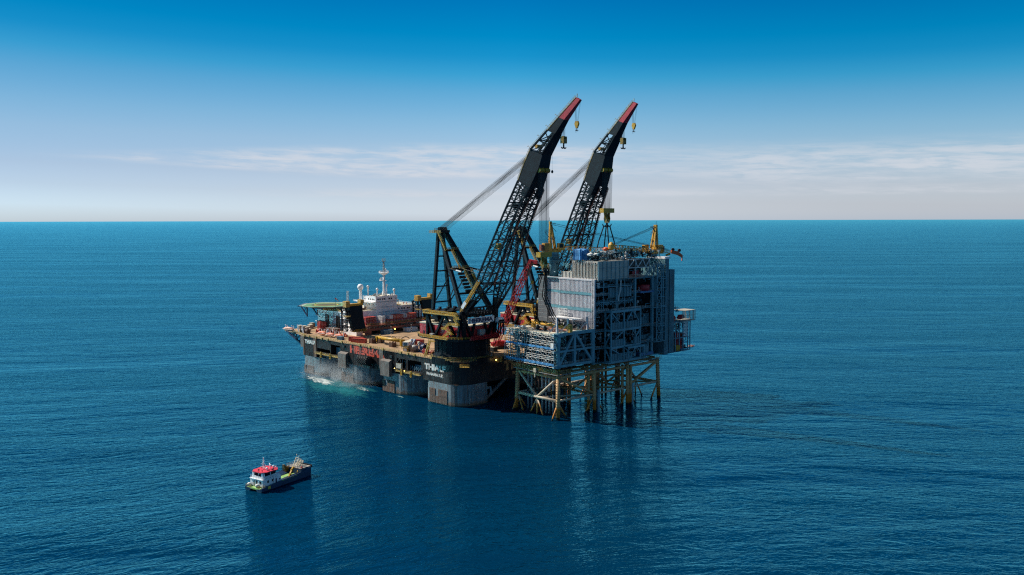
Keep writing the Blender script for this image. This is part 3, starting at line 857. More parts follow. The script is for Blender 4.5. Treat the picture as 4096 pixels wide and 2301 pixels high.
def make_helideck():
    V = VES; c = (221.5, 44.5); z = 48.3
    t = thing('helideck', 'green octagonal helideck with a dark net circle overhanging the bow', 'helideck', (c[0], c[1], 44), V)
    oct_ = lambda r: [(c[0] + r * math.cos(R(22.5 + 45 * i)), c[1] + r * math.sin(R(22.5 + 45 * i))) for i in range(8)]
    MB(V).prism(oct_(21.2), z - .7, z - .02).build('deck', 'heli_green', t)
    mb = MB(V)
    a, b = oct_(21.3), oct_(23.2)
    for i in range(8):
        j = (i + 1) % 8
        mb.add([(*a[i], z - .3), (*a[j], z - .3), (*b[j], z + .1), (*b[i], z + .1), (*a[i], z - .5), (*a[j], z - .5), (*b[j], z - .1), (*b[i], z - .1)], [(0, 1, 2, 3), (4, 5, 6, 7), (3, 2, 6, 7)])
    mb.build('safety_net', 'grey', t)
    def ring(r0, r1, zz, n=40):
        mb = MB(V)
        for i in range(n):
            t0, t1 = 2 * math.pi * i / n, 2 * math.pi * (i + 1) / n
            P = lambda r, a: (c[0] + r * math.cos(a), c[1] + r * math.sin(a), zz)
            mb.add([P(r0, t0), P(r1, t0), P(r1, t1), P(r0, t1)], [(0, 1, 2, 3)])
        return mb
    ring(0.01, 12.5, z - .012).build('landing_net', 'mark_dark', t)
    ring(9.2, 10.2, z - .006).build('landing_circle', 'mark_yellow', t)
    mb = MB(V)
    o, e = oct_(20.6), oct_(20.0)
    for i in range(8):
        j = (i + 1) % 8
        mb.add([(*o[i], z - .012), (*o[j], z - .012), (*e[j], z - .012), (*e[i], z - .012)], [(0, 1, 2, 3)])
    mb.build('edge_line', 'mark_white', t)
    mb = MB(V)
    for v in (30, 40, 50, 60):
        mb.bar((205, v, z - 1.2), (240, v, z - 1.2), .6, .9)
        mb.bar((238, v, z - 1.6), (228.4, v, 39), .8); mb.bar((228.6, v, 38.5), (228.6, v, z - 1), .8)
        mb.bar((233, v, 43.5), (228.6, v, 47), .4)
    for u in (206, 216, 228, 239): mb.bar((u, 27, z - 1.2), (u, 62, z - 1.2), .6, .9)
    for u in (206, 216): 
        for v in (42, 52, 61): mb.bar((u, v, 44.5), (u, v, z - 1.4), .5)
    mb.build('support_lattice', 'navy', t)
    mb = MB(V)
    for k in range(4): mb.box(206 + k, 206.8 + k, 32 + k * .4, 33 + k * .4, z - 1.9 + k * .3, z - 1.5 + k * .3)
    mb.rail([(203.5, 30, z - 2), (203.5, 38, z - 2)], 1.2, .15, 2)
    mb.box(203, 206, 30, 40.5, z - 2.3, z - 2.05)
    mb.build('access_walk', 'rail_tan', t)
make_helideck()

def make_windsock():
    V = VES
    t = thing('windsock', 'red and white windsock on a thin pole beside the helideck', 'windsock', (203, 41.5, 44.5), V)
    MB(V).tube((203, 41.5, 44.5), (203, 41.5, 55.6), .12, 6).build('pole', 'dark', t)
    segs = 5; mb = MB(V)
    P = [(203 - .25 * i, 41.5 + .45 * i, 55.4 - .55 * i) for i in range(segs + 1)]
    for i in range(segs):
        mb.cur = i % 2; mb.tube(P[i], P[i + 1], .62 - .06 * i, 8, .56 - .06 * i, cap=False)
    mb.build('sock', ['crawler_red', 'mark_white'], t)
make_windsock()

def person(label, at, cloth, legs, ang=0.0, group=None):
    """a small standing figure grown as one loft from ankles to crown, arms included"""
    fr = VES.sub(at, ang)
    t = thing('person', label, 'person', (0, 0, 0), fr, group)
    mb = MB(fr)
    el = lambda x, y, z, a, b: [(x + a * math.cos(2 * math.pi * i / 8), y + b * math.sin(2 * math.pi * i / 8), z) for i in range(8)]
    mb.loft([el(0, 0, z, a, b) for z, a, b in ((.86, .13, .17), (1.0, .13, .16), (1.25, .14, .19), (1.42, .12, .2), (1.5, .07, .09), (1.56, .06, .06))])
    for s in (-1, 1):
        mb.loft([el(0, s * .1, z, a, a) for z, a in ((.04, .06), (.45, .07), (.9, .09))])
        mb.loft([el(.02 + (1.42 - z) * .08, s * (.22 + (1.42 - z) * .06), z, a, a) for z, a in ((.72, .035), (1.1, .045), (1.42, .06))])
    mb.build('body', cloth, t, True)
    MB(fr).ball((0, 0, 1.68), .12, 8, 6, 1.2).build('helmet', 'mark_white', t, True)
M['hivis'] = plain('hi_vis_cloth', (0.55, 0.62, 0.05), 0.8)
person('standing crew member in yellow hi-vis clothes, left of the pair on the helideck', (227, 37.5, 48.3), 'hivis', 'navy', 20)
person('standing crew member in yellow hi-vis clothes, right of the pair on the helideck', (224.4, 38.1, 48.3), 'hivis', 'navy', 80)

# ------------------------------------------------------------------ boxes, containers, boats on the deck
def container_proto(name, mat, L, W, H, group, label, loc, ang=0, door=True, mark=None):
    """freight container: corrugated shell, corner posts, door end with lock bars (long side along local x)"""
    fr = VES.sub(loc, ang)
    t = thing(name, label, 'container', (0, 0, 0), fr, group)
    mb = MB(fr)
    mb.box(.12, L - .12, .12, W - .12, .12, H - .12)
    n = int(L / .55)
    for i in range(n):
        x = .3 + i * (L - .6) / n
        mb.box(x, x + (L - .6) / n * .5, .04, .12, .25, H - .25); mb.box(x, x + (L - .6) / n * .5, W - .12, W - .04, .25, H - .25)
    for x in (0, L - .18):
        for y in (0, W - .18): mb.box(x, x + .18, y, y + .18, 0, H)
    for z in (0, H - .16):
        for y in (0, W - .14): mb.box(.18, L - .18, y, y + .14, z, z + .16)
        for x in (0, L - .14): mb.box(x, x + .14, .18, W - .18, z, z + .16)
    mb.build('shell', mat, t)
    if door:
        for k in range(2):
            y0 = .2 + k * (W - .4) / 2
            d = MB(fr).box(.02, .1, y0 + .03, y0 + (W - .4) / 2 - .03, .2, H - .2).build('door', mat, t)
            mb = MB(fr)
            for q in (.3, .7):
                y = y0 + (W - .4) / 2 * q; mb.box(-.05, .01, y, y + .07, .25, H - .25)
                mb.box(-.06, .01, y - .1, y + .3, H * .42, H * .42 + .14)
            mb.build('lock_bar', 'steel', d)
    if mark:
        MB(fr).box(mark[0], mark[0] + 1.5, -.01, .035, H * .35, H * .85).build('marking', 'mark_white', t)
    return t
RG = 'freight containers stowed on the vessel'
ORD = ['first', 'second', 'third', 'fourth', 'fifth', 'sixth', 'seventh', 'eighth', 'ninth', 'tenth']
def make_containers():
    W_, H_, L_ = 3.3, 2.95, 6.4
    U0 = 154.0; Z0 = 37.0
    # container doors look aft (towards -u): long side along +u
    p = container_proto('shipping_container', 'container_red', L_, W_, H_, RG, 'red container, first from the white stack in the lower row on the raised deck', (U0, 57.5, Z0))
    for i in range(1, 9):
        copy_thing(p, 'red container, %s from the white stack in the lower row on the raised deck' % ORD[i], VES.y * (3.5 * i))
    q = container_proto('shipping_container', 'container_orange', L_, W_, H_, RG, 'bright red container in the upper row, right next to the long white one', (U0, 64.5, Z0 + H_ + .05))
    k = 0
    for i, lb in ((1, 'bright red container in the upper row, second from the long white one'), (2, 'bright red container in the upper row, just left of the white windowed cabin'),
                  (4, 'bright red container in the upper row, just right of the white windowed cabin'), (5, 'bright red container in the upper row, last but one at the right end'), (6, 'bright red container in the upper row, at its right end')):
        if 64.5 + i * 3.5 + 3.3 > 90.5: continue
        copy_thing(q, lb, VES.y * (3.5 * i))
    container_proto('shipping_container', 'container_white', 9.5, W_, H_ + .1, RG, 'long white container on top of the red row, at its left end', (U0 - .1, 60.9, Z0 + H_ + .05))
    w = container_proto('cabin_container', 'container_white', L_, W_, H_ + .15, RG, 'white cabin container with a big window in the upper red row', (U0 - .15, 75.1, Z0 + H_ + .05), door=False)
    fr = VES.sub((U0 - .15, 75.1, Z0 + H_ + .05), 0)
    MB(fr).box(-.02, .08, 1.0, 2.4, .6, 2.5).build('window', 'container_blue', w)
    s = container_proto('shipping_container', 'container_white', L_, 3.2, H_, RG, 'white container at the bottom of the small stack left of the red row', (U0, 53.2, Z0))
    copy_thing(s, 'white container on top of the small stack left of the red row', Vector((0, 0, H_ + .05)) + VES.x * -.4 + VES.y * -.2)
    r = container_proto('shipping_container', 'container_red', L_, W_, H_, RG, 'red container, lower left one of the six beside the black boom rest', (U0, 37.4, Z0 + .2))
    for i in range(3):
        for j in range(2):
            if i or j: copy_thing(r, 'red container, %s %s one of the six beside the black boom rest' % (['lower', 'upper'][j], ['left', 'middle', 'right'][i]), VES.y * (3.45 * i) + Vector((0, 0, (H_ + .05) * j)))
    # port edge
    container_proto('shipping_container', 'container_orange', 12.2, 3.2, 3.3, RG, 'orange-red container on the deck edge with a white mark, front one of the pair', (127.2, 6.6, ZD), 158, True, (2.6,))
    container_proto('shipping_container', 'container_red', 12.2, 3.2, 3.3, RG, 'dull red container lying behind the marked one on the deck edge', (134.6, 9.6, ZD), 158)
    container_proto('shipping_container', 'container_blue', 5.0, 3, 2.6, RG, 'small grey-blue container on the deck edge beside the orange lifeboats', (146.8, 7.4, ZD), 165)
    container_proto('shipping_container', 'container_red', 8.2, 4.0, 3.7, RG, 'tilted red container with a white ring mark beside the slewing crane', (86.2, 31.5, ZD), 150, True, (5.0,))
    # bow stack
    container_proto('shipping_container', 'container_red', 11, 4.8, 3.3, RG, 'lower red container in the stack at the bow', (202.5, 26, 29.55), 20)
    container_proto('shipping_container', 'container_red', 13, 5.2, 3.6, RG, 'upper red container in the stack at the bow with a white mark', (202, 25.6, 32.9), 20, True, (11.,))
    # under the raised deck
    container_proto('shipping_container', 'container_blue', 5, 9, 3.2, RG, 'wide blue-grey container under the brown girder, near the boom rest', (143.5, 47.5, ZD))
    container_proto('shipping_container', 'container_white', 5, 11, 3.0, RG, 'low white container under the brown girder, near the red crane house', (143.2, 70, ZD), 0)
make_containers()

def make_raised_deck():
    V = VES
    t = thing('raised_deck', 'raised cargo deck on a long red-brown truss girder across the vessel', 'deck', (155, 70, ZD), V)
    MB(V).box(150.6, 164.9, 36, 111, 36.4, 36.85).build('deck_plate', 'girder', t)
    mb = MB(V).box(149.9, 150.5, 33.6, 111, 32.6, 34.4).box(149.8, 150.5, 36, 111, 36.3, 36.95)
    mb.build('lower_girder', 'girder', t)
    mb = MB(V)
    mb.truss((150.2, 36, 34.4), (150.2, 111, 34.4), (150.2, 36, 36.4), (150.2, 111, 36.4), 34, .25)
    mb.build('web_lattice', 'brown', t)
    MB(V).prism([(150, 33.6), (150.5, 33.6), (150.5, 40), (150, 40)], ZD, lambda q: 32.6).build('end_leg', 'girder', t)
    mb = MB(V)
    for v in (47, 60.5, 69, 84, 98): mb.box(151, 152, v, v + 1, ZD, 36.3)
    mb.build('column', 'brown', t)
    mb = MB(V).rail([(150.2, 36, 36.95), (150.2, 111, 36.95)], 1.5, .17, 2.4)
    mb.build('railing', 'rail_tan', t)
    mb = MB(V)
    for i in range(16): mb.box(152 + (i * 3.1) % 9, 154 + (i * 3.1) % 9, 40 + i * 4.2, 42.6 + i * 4.2, ZD, ZD + 1.4 + (i % 3) * .9)
    build_split(mb, 'stowed_gear', 'dark', t)
    MB(V).ball((149.4, 62.5, 32.1), .55, 8, 5).build('lamp', 'lamp', t)
make_raised_deck()

def make_boom_rest(v0, label, full):
    V = VES
    t = thing('boom_rest', label, 'boom rest', (158, v0 + 8, ZD), V, 'boom rests behind the cranes')
    P = lambda u, v, z: (u, v0 + v, z)
    if full: MB(V).box(152.2, 170, v0 + 8.5, v0 + 14.5, ZD, 33.8).build('plinth', 'white', t)
    else: MB(V).box(152.2, 168, v0 + 6, v0 + 14.5, 36.9, 38).build('plinth', 'girder', t)
    # leaning plate column
    lo = [P(147.6, 3.4, 34.2), P(147.6, 14.6, 34.2), P(151.5, 14.6, 34.2), P(151.5, 3.4, 34.2)]
    mi = [P(149.8, 1.2, 45), P(149.8, 13.5, 45), P(153.6, 13.5, 45), P(153.6, 1.2, 45)]
    hi = [P(151.6, 2.6, 53.6), P(151.6, 14.2, 53.6), P(155, 14.2, 53.6), P(155, 2.6, 53.6)]
    if not full:
        lo = [P(150.5, 6.5, 37), P(150.5, 12.5, 37), P(153, 12.5, 37), P(153, 6.5, 37)]; mi = [P(151, 5, 46), P(151, 13, 46), P(154, 13, 46), P(154, 5, 46)]
    MB(V).loft([lo, mi, hi]).build('plate_column', 'crane_black', t)
    mb = MB(V).box(151.4, 155.2, v0 + 2.2, v0 + 15, 53.65, 55.3)
    mb.build('saddle_beam', 'yellow', t)
    mb = MB(V).prism([(151, v0 - 1.6), (155.5, v0 - 1.6), (155.5, v0 + 2.15), (151, v0 + 2.15)], 53, 57.6)
    mb.build('saddle_horn', 'ochre', t)
    mb = MB(V)
    for k in range(4):
        v = v0 + 12.2 + k * .9
        mb.prism([(151.2, v), (155.3, v), (155.3, v + .6), (151.2, v + .6)], 55.35, 58.4 - .2 * k)
    mb.build('saddle_horn', 'ochre', t)
    mb = MB(V)
    zb = 33.9 if full else 38.1
    for u in (152.6, 159.5):
        mb.bar(P(u, .2, zb), P(u, .2, 52.9), .9); mb.bar(P(u, .2, 47), P(u, -1.2, 52.9), .4); mb.bar(P(u, .2, 47), P(u, 3.5, 53), .4)
        for i in range(5): mb.bar(P(u, .2, zb + i * 3.6), P(u, 3.4, zb + 3.6 * (i + 1 - 2 * (i % 2) * .5)), .32)
        mb.bar(P(u, 3.4, zb), P(u, 3.4, 53), .35)
    mb.truss(P(152.6, .2, zb), P(152.6, .2, 52.8), P(159.5, .2, zb), P(159.5, .2, 52.8), 4, .4, .3, 'x')
    mb.build('leg_lattice', 'crane_black', t)
    mb = MB(V).box(149, 153.6, v0 - 2.5, v0 + 1.1, 45.6, 45.85)
    mb.rail([(149, v0 - 2.5, 45.8), (149, v0 + 1.2, 45.8)], 1.2, .16, 1.5); mb.rail([(149, v0 - 2.5, 45.8), (153.6, v0 - 2.5, 45.8)], 1.2, .16, 1.5)
    mb.build('platform', 'rail_tan', t)
    mb = MB(V).rail([(147.2, v0 + 3.2, zb + .1), (147.2, v0 + 15, zb + .1)], 1.4, .2, 1.6)
    mb.box(147, 152, v0 + 3, v0 + 15.2, zb - .3, zb)
    mb.build('foot_railing', 'yellow', t)
make_boom_rest(18.4, 'black leaning boom rest with yellow saddle standing on a white plinth, near side', True)
make_boom_rest(89.4, 'black boom rest with yellow saddle half hidden behind the near crane', False)

def lifeboat(label, c, ang, L=11.5, mat='orange', group='enclosed lifeboats along the vessel edge', davit=True):
    """enclosed lifeboat: keeled hull, rounded canopy with windows, on davits"""
    fr = VES.sub(c, ang)
    t = thing('lifeboat', label, 'lifeboat', (0, 0, 0), fr, group)
    k = L / 11.5
    st = [(-5.7, .25, 1.0), (-5.0, .9, .5), (-3, 1.5, .1), (0, 1.75, 0), (3, 1.5, .1), (5, .8, .6), (5.8, .12, 1.3)]
    rings = []
    for x, w, z in st: rings.append([(x * k, -w * k, 1.5 * k), (x * k, -w * .8 * k, (z + .5) * k), (x * k, 0, z * k), (x * k, w * .8 * k, (z + .5) * k), (x * k, w * k, 1.5 * k)])
    MB(fr).loft(rings, close=True).build('hull', mat, t, True)
    cn = [(-5.4, .4, 1.75), (-4.9, .8, 2.4), (-3, 1.35, 3.0), (1, 1.5, 3.1), (3.4, 1.3, 2.9), (4.8, .8, 2.3), (5.4, .2, 1.75)]
    rings = [[(x * k, -w * k, 1.55 * k), (x * k, -w * .92 * k, (1.55 + (z - 1.55) * .7) * k), (x * k, -w * .45 * k, z * k), (x * k, w * .45 * k, z * k), (x * k, w * .92 * k, (1.55 + (z - 1.55) * .7) * k), (x * k, w * k, 1.55 * k)] for x, w, z in cn]
    MB(fr).loft(rings).build('canopy', mat, t, True)
    mb = MB(fr).box(-5.5 * k, 5.5 * k, -1.85 * k, 1.85 * k, 1.48 * k, 1.56 * k); mb.build('fender_strip', 'mark_white', t)
    if davit:
        for x in (-3.6, 3.6):
            d = MB(fr)
            d.bar((x * k, -2.4, -.6), (x * k, -2.0, 4.2), .5, .4); d.bar((x * k, -2.0, 4.2), (x * k, .3, 4.9), .5, .4); d.bar((x * k, 0, 4.8), (x * k, 0, 3), .12)
            d.build('davit', 'white', t)
lifeboat('pale pink lifeboat hanging out at the bow corner', (213.5, 3.2, 30.2), 172, 12.5, 'pink')
lifeboat('orange lifeboat on the port edge nearest to the bow', (172.5, 8.6, 30.4), 180, 11)
lifeboat('orange lifeboat on the port edge, middle of three', (161, 8.8, 30.4), 180, 10.4)
lifeboat('orange lifeboat on the port edge beside the grey-blue container', (150.6, 9.6, 30.4), 180, 10)

def small_gear():
    V = VES
    for i, (u, v, r) in enumerate(((160.5, 17.5, 1.3), (157.8, 18.6, 1.2), (155.3, 17.3, 1.3), (152.6, 18, 1.1), (158.7, 20.6, 1.2), (163.6, 18.6, 1.1))):
        lb = ['orange buoy second from the left in the pile by the plinth', 'orange buoy in the middle of the pile by the plinth', 'orange buoy second from the right in the pile by the plinth', 'orange buoy at the right end of the pile by the plinth', 'orange buoy at the back of the pile by the plinth', 'orange buoy at the left end of the pile by the plinth'][i]
        t = thing('buoy', lb, 'buoy', (u, v, ZD), V, 'orange buoys piled by the white plinth')
        MB(V).rev((u, v, ZD), [(.3, 0), (r, r * .5), (r, r * 1.3), (.4, r * 2), (.2, r * 2.4)], 12).build('float', 'orange', t, True)
    spots = [(218, 26, 4.2, 3.2, 3.0), (223, 19, 3.6, 3, 2.8), (219.2, 20.5, 3.2, 3, 2.6), (225, 32, 4, 3.4, 3.4), (214, 21, 3, 2.6, 2.2), (222.5, 42, 4, 4, 3), (210, 14.5, 3, 3, 2.3), (205, 16, 2.6, 2.6, 2)]
    where = ['large one by the red stack', 'leftmost by the bow rail', 'second from the bow rail', 'tall one behind the others', 'low one in the middle', 'rearmost beneath the helideck', 'flat one near the railing', 'small one before the red stack']
    for (u, v, a, b, h), w in zip(spots, where):
        t = thing('deck_crate', 'grey ribbed crate on the bow deck, ' + w, 'crate', (u, v, 29.5), V, 'grey crates on the bow deck')
        mb = MB(V).box(u, u + a, v, v + b, 29.52, 29.5 + h)
        for i in range(4):
            mb.box(u + i * a / 3.2, u + i * a / 3.2 + .2, v - .1, v - .01, 29.6, 29.4 + h)
        mb.build('body', 'crate', t)
        MB(V).box(u - .1, u + a + .1, v - .1, v + b + .1, 29.52 + h, 29.7 + h).build('lid', 'cream', t)
    for u, v, w, h in ((209.5, 35.5, 1.9, 11.5),):
        t = thing('exhaust_trunk', 'square brown-grey exhaust trunk in front of the white accommodation wall', 'exhaust', (u, v, 29.5), V)
        MB(V).box(u - 3.6, u, v, v + 1.6, 29.55, 41.3).build('trunk', 'pad_grey', t)
        MB(V).box(u - 3.8, u + .2, v - .2, v + 1.8, 41.32, 41.6).build('rim', 'dark', t)
    for i, (u, lb) in enumerate(((193, 'left of two black ventilation pipes beside the boom rest'), (189.9, 'right of two black ventilation pipes beside the boom rest'))):
        t = thing('vent_pipe', lb, 'vent pipe', (u, 36, ZD), V, 'black ventilation pipes')
        MB(V).tube((u, 36, ZD), (u, 36, 41.2), .85, 10).build('pipe', 'dark', t)
        MB(V).tube((u, 36, 41.2), (u, 36, 41.9), 1.0, 10, .7).build('cap', 'dark', t)
    # winches and pipe racks by the lifeboats
    for i, (u, v, c, lb) in enumerate(((186, 24, 'blue', 'blue tarpaulin-covered winch amid the bow machinery'), (180, 27, 'brown', 'rusty winch frame behind the orange lifeboats'), (190, 17, 'container_red', 'dark red winch house by the bow stack'), (201, 9, 'dark', 'dark winch close to the bow railing'), (194, 8.5, 'brown', 'brown double winch next to the railing'))):
        t = thing('deck_winch', lb, 'winch', (u, v, ZD), V)
        mb = MB(V).box(u - 2.6, u + 2.6, v - 1.8, v + 1.8, ZD, ZD + .5)
        for s in (-2.2, 2.0): mb.box(u + s, u + s + .3, v - 1.6, v + 1.6, ZD + .5, ZD + 2.8)
        mb.build('frame', c, t)
        MB(V).tube((u - 1.9, v, ZD + 1.9), (u + 2, v, ZD + 1.9), 1.25, 12).build('drum', 'rope_light' if i % 2 else c, t, True)
        MB(V).box(u + .5, u + 2.4, v + .6, v + 1.9, ZD + 2.85, ZD + 4.0).build('motor', c, t)
    for i, (u, lb) in enumerate(((203.5, 'left white davit arm leaning over the bow railing'), (196.5, 'right white davit arm leaning over the bow railing'))):
        t = thing('davit', lb, 'davit', (u, 8, 29.5), V, 'white davit arms at the bow railing')
        MB(V).bar((u, 6.5, 29.5), (u + 5, 8.5, 35.5), .8, .5).bar((u, 10, 29.5), (u + 3, 8.8, 33), .5).build('arm', 'white', t)
    t = thing('pipe_rack', 'rack of brown pipes with a white handle near the boom rest', 'pipe rack', (177, 21, ZD), V)
    mb = MB(V)
    for i in range(12): mb.tube((170.5, 19 + .45 * i, 33.4 + .3 * (i % 3)), (184, 19 + .45 * i, 33.4 + .3 * (i % 3)), .22, 5)
    mb.build('pipes', 'brown', t)
    mb = MB(V)
    for u in (172, 178, 183.5):
        for v in (18.8, 24.4): mb.bar((u, v, ZD), (u, v, 34.4), .35)
        mb.bar((u, 18.8, 33), (u, 24.4, 33), .35)
    mb.build('frame', 'container_red', t)
    MB(V).bar((172.5, 17.8, 33), (170, 17.9, 35.8), .35).build('handle', 'white', t)
small_gear()

def deck_gear():
    V = VES
    for u, v, lb in ((112, 13.3, 'dark square bollard block left of the yellow spreader pipe'), (108.4, 18.3, 'dark square bollard block under the yellow spreader pipe'), (86.4, 12.4, 'dark square bollard block nearest to the deck edge railing')):
        t = thing('bollard_block', lb, 'bollard', (u, v, ZD), V, 'dark bollard blocks on the deck')
        MB(V).box(u - 1.9, u + 1.9, v - 1.9, v + 1.9, ZD, ZD + 3.0).build('block', 'brown', t)
        mb = MB(V)
        for a in (-1.4, 1.4):
            for b in (-1.4, 1.4): mb.box(u + a - .35, u + a + .35, v + b - .35, v + b + .35, ZD + 3.01, ZD + 3.7)
        mb.build('corner_posts', 'brown', t)
    # yellow spreader pipe
    t = thing('spreader_pipe', 'long yellow lifting spreader pipe lying across the tan deck', 'spreader', (98, 18, ZD), V)
    a, b = Vector((112, 17.7, 33.4)), Vector((83.5, 19, 33.4))
    MB(V).tube(a, b, 1.25, 16).build('pipe', 'yellow', t, True)
    mb = MB(V)
    for q in (.02, .99):
        c = a.lerp(b, q); mb.box(c.x - .9, c.x + .9, c.y - 1.7, c.y + 1.7, ZD + .4, 34.4)
    mb.build('end_block', 'yellow', t)
    mb = MB(V)
    for q in (.12, .42, .58, .72, .86):
        c = a.lerp(b, q); mb.rev((c.x, c.y, 34.5), [(.3, 0), (.3, .9), (.5, 1.1), (.2, 1.4)], 8)
        mb.bar((c.x, c.y - 1.3, 33.4), (c.x, c.y - 1.5, ZD), .1)
    mb.build('lug', 'ochre', t)
    pts = [Vector((103.5, 16.5, 32.5)), Vector((101.5, 15.4, 30.6)), Vector((97, 15, 30.0)), Vector((90, 16.2, 29.95)), Vector((85.5, 16.6, 30.3))]
    MB(V).path(pts, .3, 6).build('sling', 'rubber', t, True)
    pts = [Vector((86 - 1.4 * i, 20.2 + .3 * i, 34.9 + 1.6 * math.sin(i * .55))) for i in range(6)]
    MB(V).path(pts, .32, 6).build('sling', 'rubber', t, True)
    # yellow and white workshop
    t = thing('deck_workshop', 'small workshop with white upper and yellow lower half at the deck edge', 'workshop', (66, 8, ZD), V)
    fr = VES.sub((64.7, 4.6, ZD), 60)
    MB(fr).box(0, 13, 0, 4.0, 2.6, 6.3).build('upper_body', 'white', t)
    MB(fr).box(.1, 12.9, .1, 3.9, 0, 2.58).build('lower_body', 'ochre', t)
    MB(fr).box(-.2, 13.2, -.2, 4.2, 6.31, 6.5).build('roof', 'cream', t)
    MB(fr).box(-.08, -.01, .6, 3.4, 3.2, 5.9).build('side_panel', 'container_blue', t)
    mb = MB(fr).rail([(-1.4, -.4, 2.6), (-1.4, 4.4, 2.6), (5, 4.4, 2.6)], 1.3, .2, 1.4)
    mb.box(-1.5, -.05, -.4, 4.4, 2.4, 2.58); mb.rail([(-1.4, 4.4, 0), (6, 4.4, 0)], 2.2, .25, 1.6)
    mb.build('railing', 'yellow', t)
    MB(fr).box(-1.3, -1.2, 1, 3.4, .2, 2.2).build('sign_board', 'mark_white', t)
    # blue leaning frame
    t = thing('lattice_ramp', 'light blue leaning steel ramp frame next to the yellow and white workshop', 'ramp', (67, 12, ZD), V)
    mb = MB(V)
    A, B = Vector((66.6, 8.5, ZD + .2)), Vector((62.8, 8.5, ZD + .2)); A2, B2 = Vector((65.5, 13.6, ZD + 7.6)), Vector((61.8, 13.6, ZD + 7.6))
    mb.bar(A, A2, .55); mb.bar(B, B2, .55); mb.truss(A, A2, B, B2, 4, .3)
    mb.build('frame', 'blue', t)
    M.setdefault('lightblue', plain('light_blue_paint', (0.30, 0.44, 0.58), 0.5))
    o = Vector((0, -.35, .2))
    mb = MB(V).bar(A + o, A2 + o, .45).bar(B + o, B2 + o, .45); mb.build('edge_beam', 'lightblue', t)
    MB(V).bar((62.5, 14.2, ZD), (62, 13.4, ZD + 7), .3).bar((65.5, 14.4, ZD), (65.4, 13.5, ZD + 7), .3).build('prop', 'dark', t)
    # drum machinery
    t = thing('drum_winch', 'rusty drum winch with pipes standing between ramp and navy reel', 'winch', (58, 9.5, ZD), V)
    mb = MB(V).box(54.8, 60.5, 6, 12.5, ZD, ZD + .5)
    for u in (55.2, 57.6, 60): mb.bar((u, 6.4, ZD), (u, 6.4, ZD + 4.4), .28); mb.bar((u, 12, ZD), (u, 12, ZD + 4.6), .28)
    mb.truss((55.2, 6.4, ZD + .6), (60, 6.4, ZD + .6), (55.2, 6.4, ZD + 4.3), (60, 6.4, ZD + 4.3), 3, .25, .2, 'x')
    mb.bar((55.2, 12, ZD + 4.5), (60, 12, ZD + 4.5), .3)
    mb.build('frame', 'brown', t)
    MB(V).tube((55.6, 9.3, ZD + 2.6), (59.6, 9.3, ZD + 2.6), 1.9, 14).build('drum', 'grey', t, True)
    MB(V).rev((56, 12, ZD + 4.7), [(.2, 0), (1, .2), (1, 2.2), (.2, 2.4)], 10).build('tank', 'cream', t, True)
    MB(V).path([(58.4, 11.4, ZD), (58.2, 11.6, ZD + 4.6), (57.4, 12.2, ZD + 5.6), (56.2, 12.4, ZD + 5.7)], .25, 6).build('pipe', 'orange', t)
    # navy reel
    t = thing('cable_reel', 'navy blue cable reel in a round frame near the slewing crane', 'reel', (51, 12, ZD), V)
    mb = MB(V)
    for u in (48.6, 53.4):
        for i in range(14):
            a0, a1 = 2 * math.pi * i / 14, 2 * math.pi * (i + 1) / 14
            mb.bar((u, 12 + 3 * math.cos(a0), ZD + 3.4 + 3 * math.sin(a0)), (u, 12 + 3 * math.cos(a1), ZD + 3.4 + 3 * math.sin(a1)), .4)
            if i % 3 == 0: mb.bar((u, 12, ZD + 3.4), (u, 12 + 3 * math.cos(a0), ZD + 3.4 + 3 * math.sin(a0)), .3)
    for i in range(0, 14, 2): a0 = 2 * math.pi * i / 14; mb.bar((48.6, 12 + 3 * math.cos(a0), ZD + 3.4 + 3 * math.sin(a0)), (53.4, 12 + 3 * math.cos(a0), ZD + 3.4 + 3 * math.sin(a0)), .25)
    mb.box(48, 54, 9.5, 14.5, ZD, ZD + .5)
    mb.build('frame', 'navy', t)
    MB(V).tube((48.9, 12, ZD + 3.4), (53.1, 12, ZD + 3.4), 2.2, 14).build('cable', 'navy', t, True)
    # red reels
    for u, v, k, lb in ((43.2, 7.3, 1.0, 'red cable reel at the deck edge, nearer and larger of two'), (38.8, 9.8, .75, 'red cable reel at the deck edge, smaller one by the crane')):
        t = thing('cable_reel', lb, 'reel', (u, v, ZD), V, 'red cable reels')
        mb = MB(V)
        for s in (-1.2, 1.2):
            for i in range(12):
                a0, a1 = 2 * math.pi * i / 12, 2 * math.pi * (i + 1) / 12
                mb.bar((u + s * k, v + 1.9 * k * math.cos(a0), ZD + 2 * k + 1.9 * k * math.sin(a0)), (u + s * k, v + 1.9 * k * math.cos(a1), ZD + 2 * k + 1.9 * k * math.sin(a1)), .3)
                if i % 2 == 0: mb.bar((u + s * k, v, ZD + 2 * k), (u + s * k, v + 1.9 * k * math.cos(a0), ZD + 2 * k + 1.9 * k * math.sin(a0)), .22)
        mb.build('flange', 'crawler_red', t)
        MB(V).tube((u - 1.1 * k, v, ZD + 2 * k), (u + 1.1 * k, v, ZD + 2 * k), 1.0 * k, 10).build('hub', 'red', t, True)
        MB(V).box(u - 1.6 * k, u + 1.6 * k, v - .5, v + .5, ZD, ZD + .5).build('stand', 'red', t)
    # crane mat planks and deck markings near the crawler
    for u, v, lb in ((18, 62, 'small yellow loading platform on the deck behind the scaffold'),):
        t = thing('loading_platform', lb, 'platform', (7, 58, ZD), V)
        MB(V).box(4, 8, 50, 58, ZD, ZD + .8).build('base', 'ochre', t)
        mb = MB(V).rail([(4, 50, ZD + .8), (8, 50, ZD + .8), (8, 58, ZD + .8), (4, 58, ZD + .8)], .9, .25, 2); mb.build('railing', 'yellow', t)
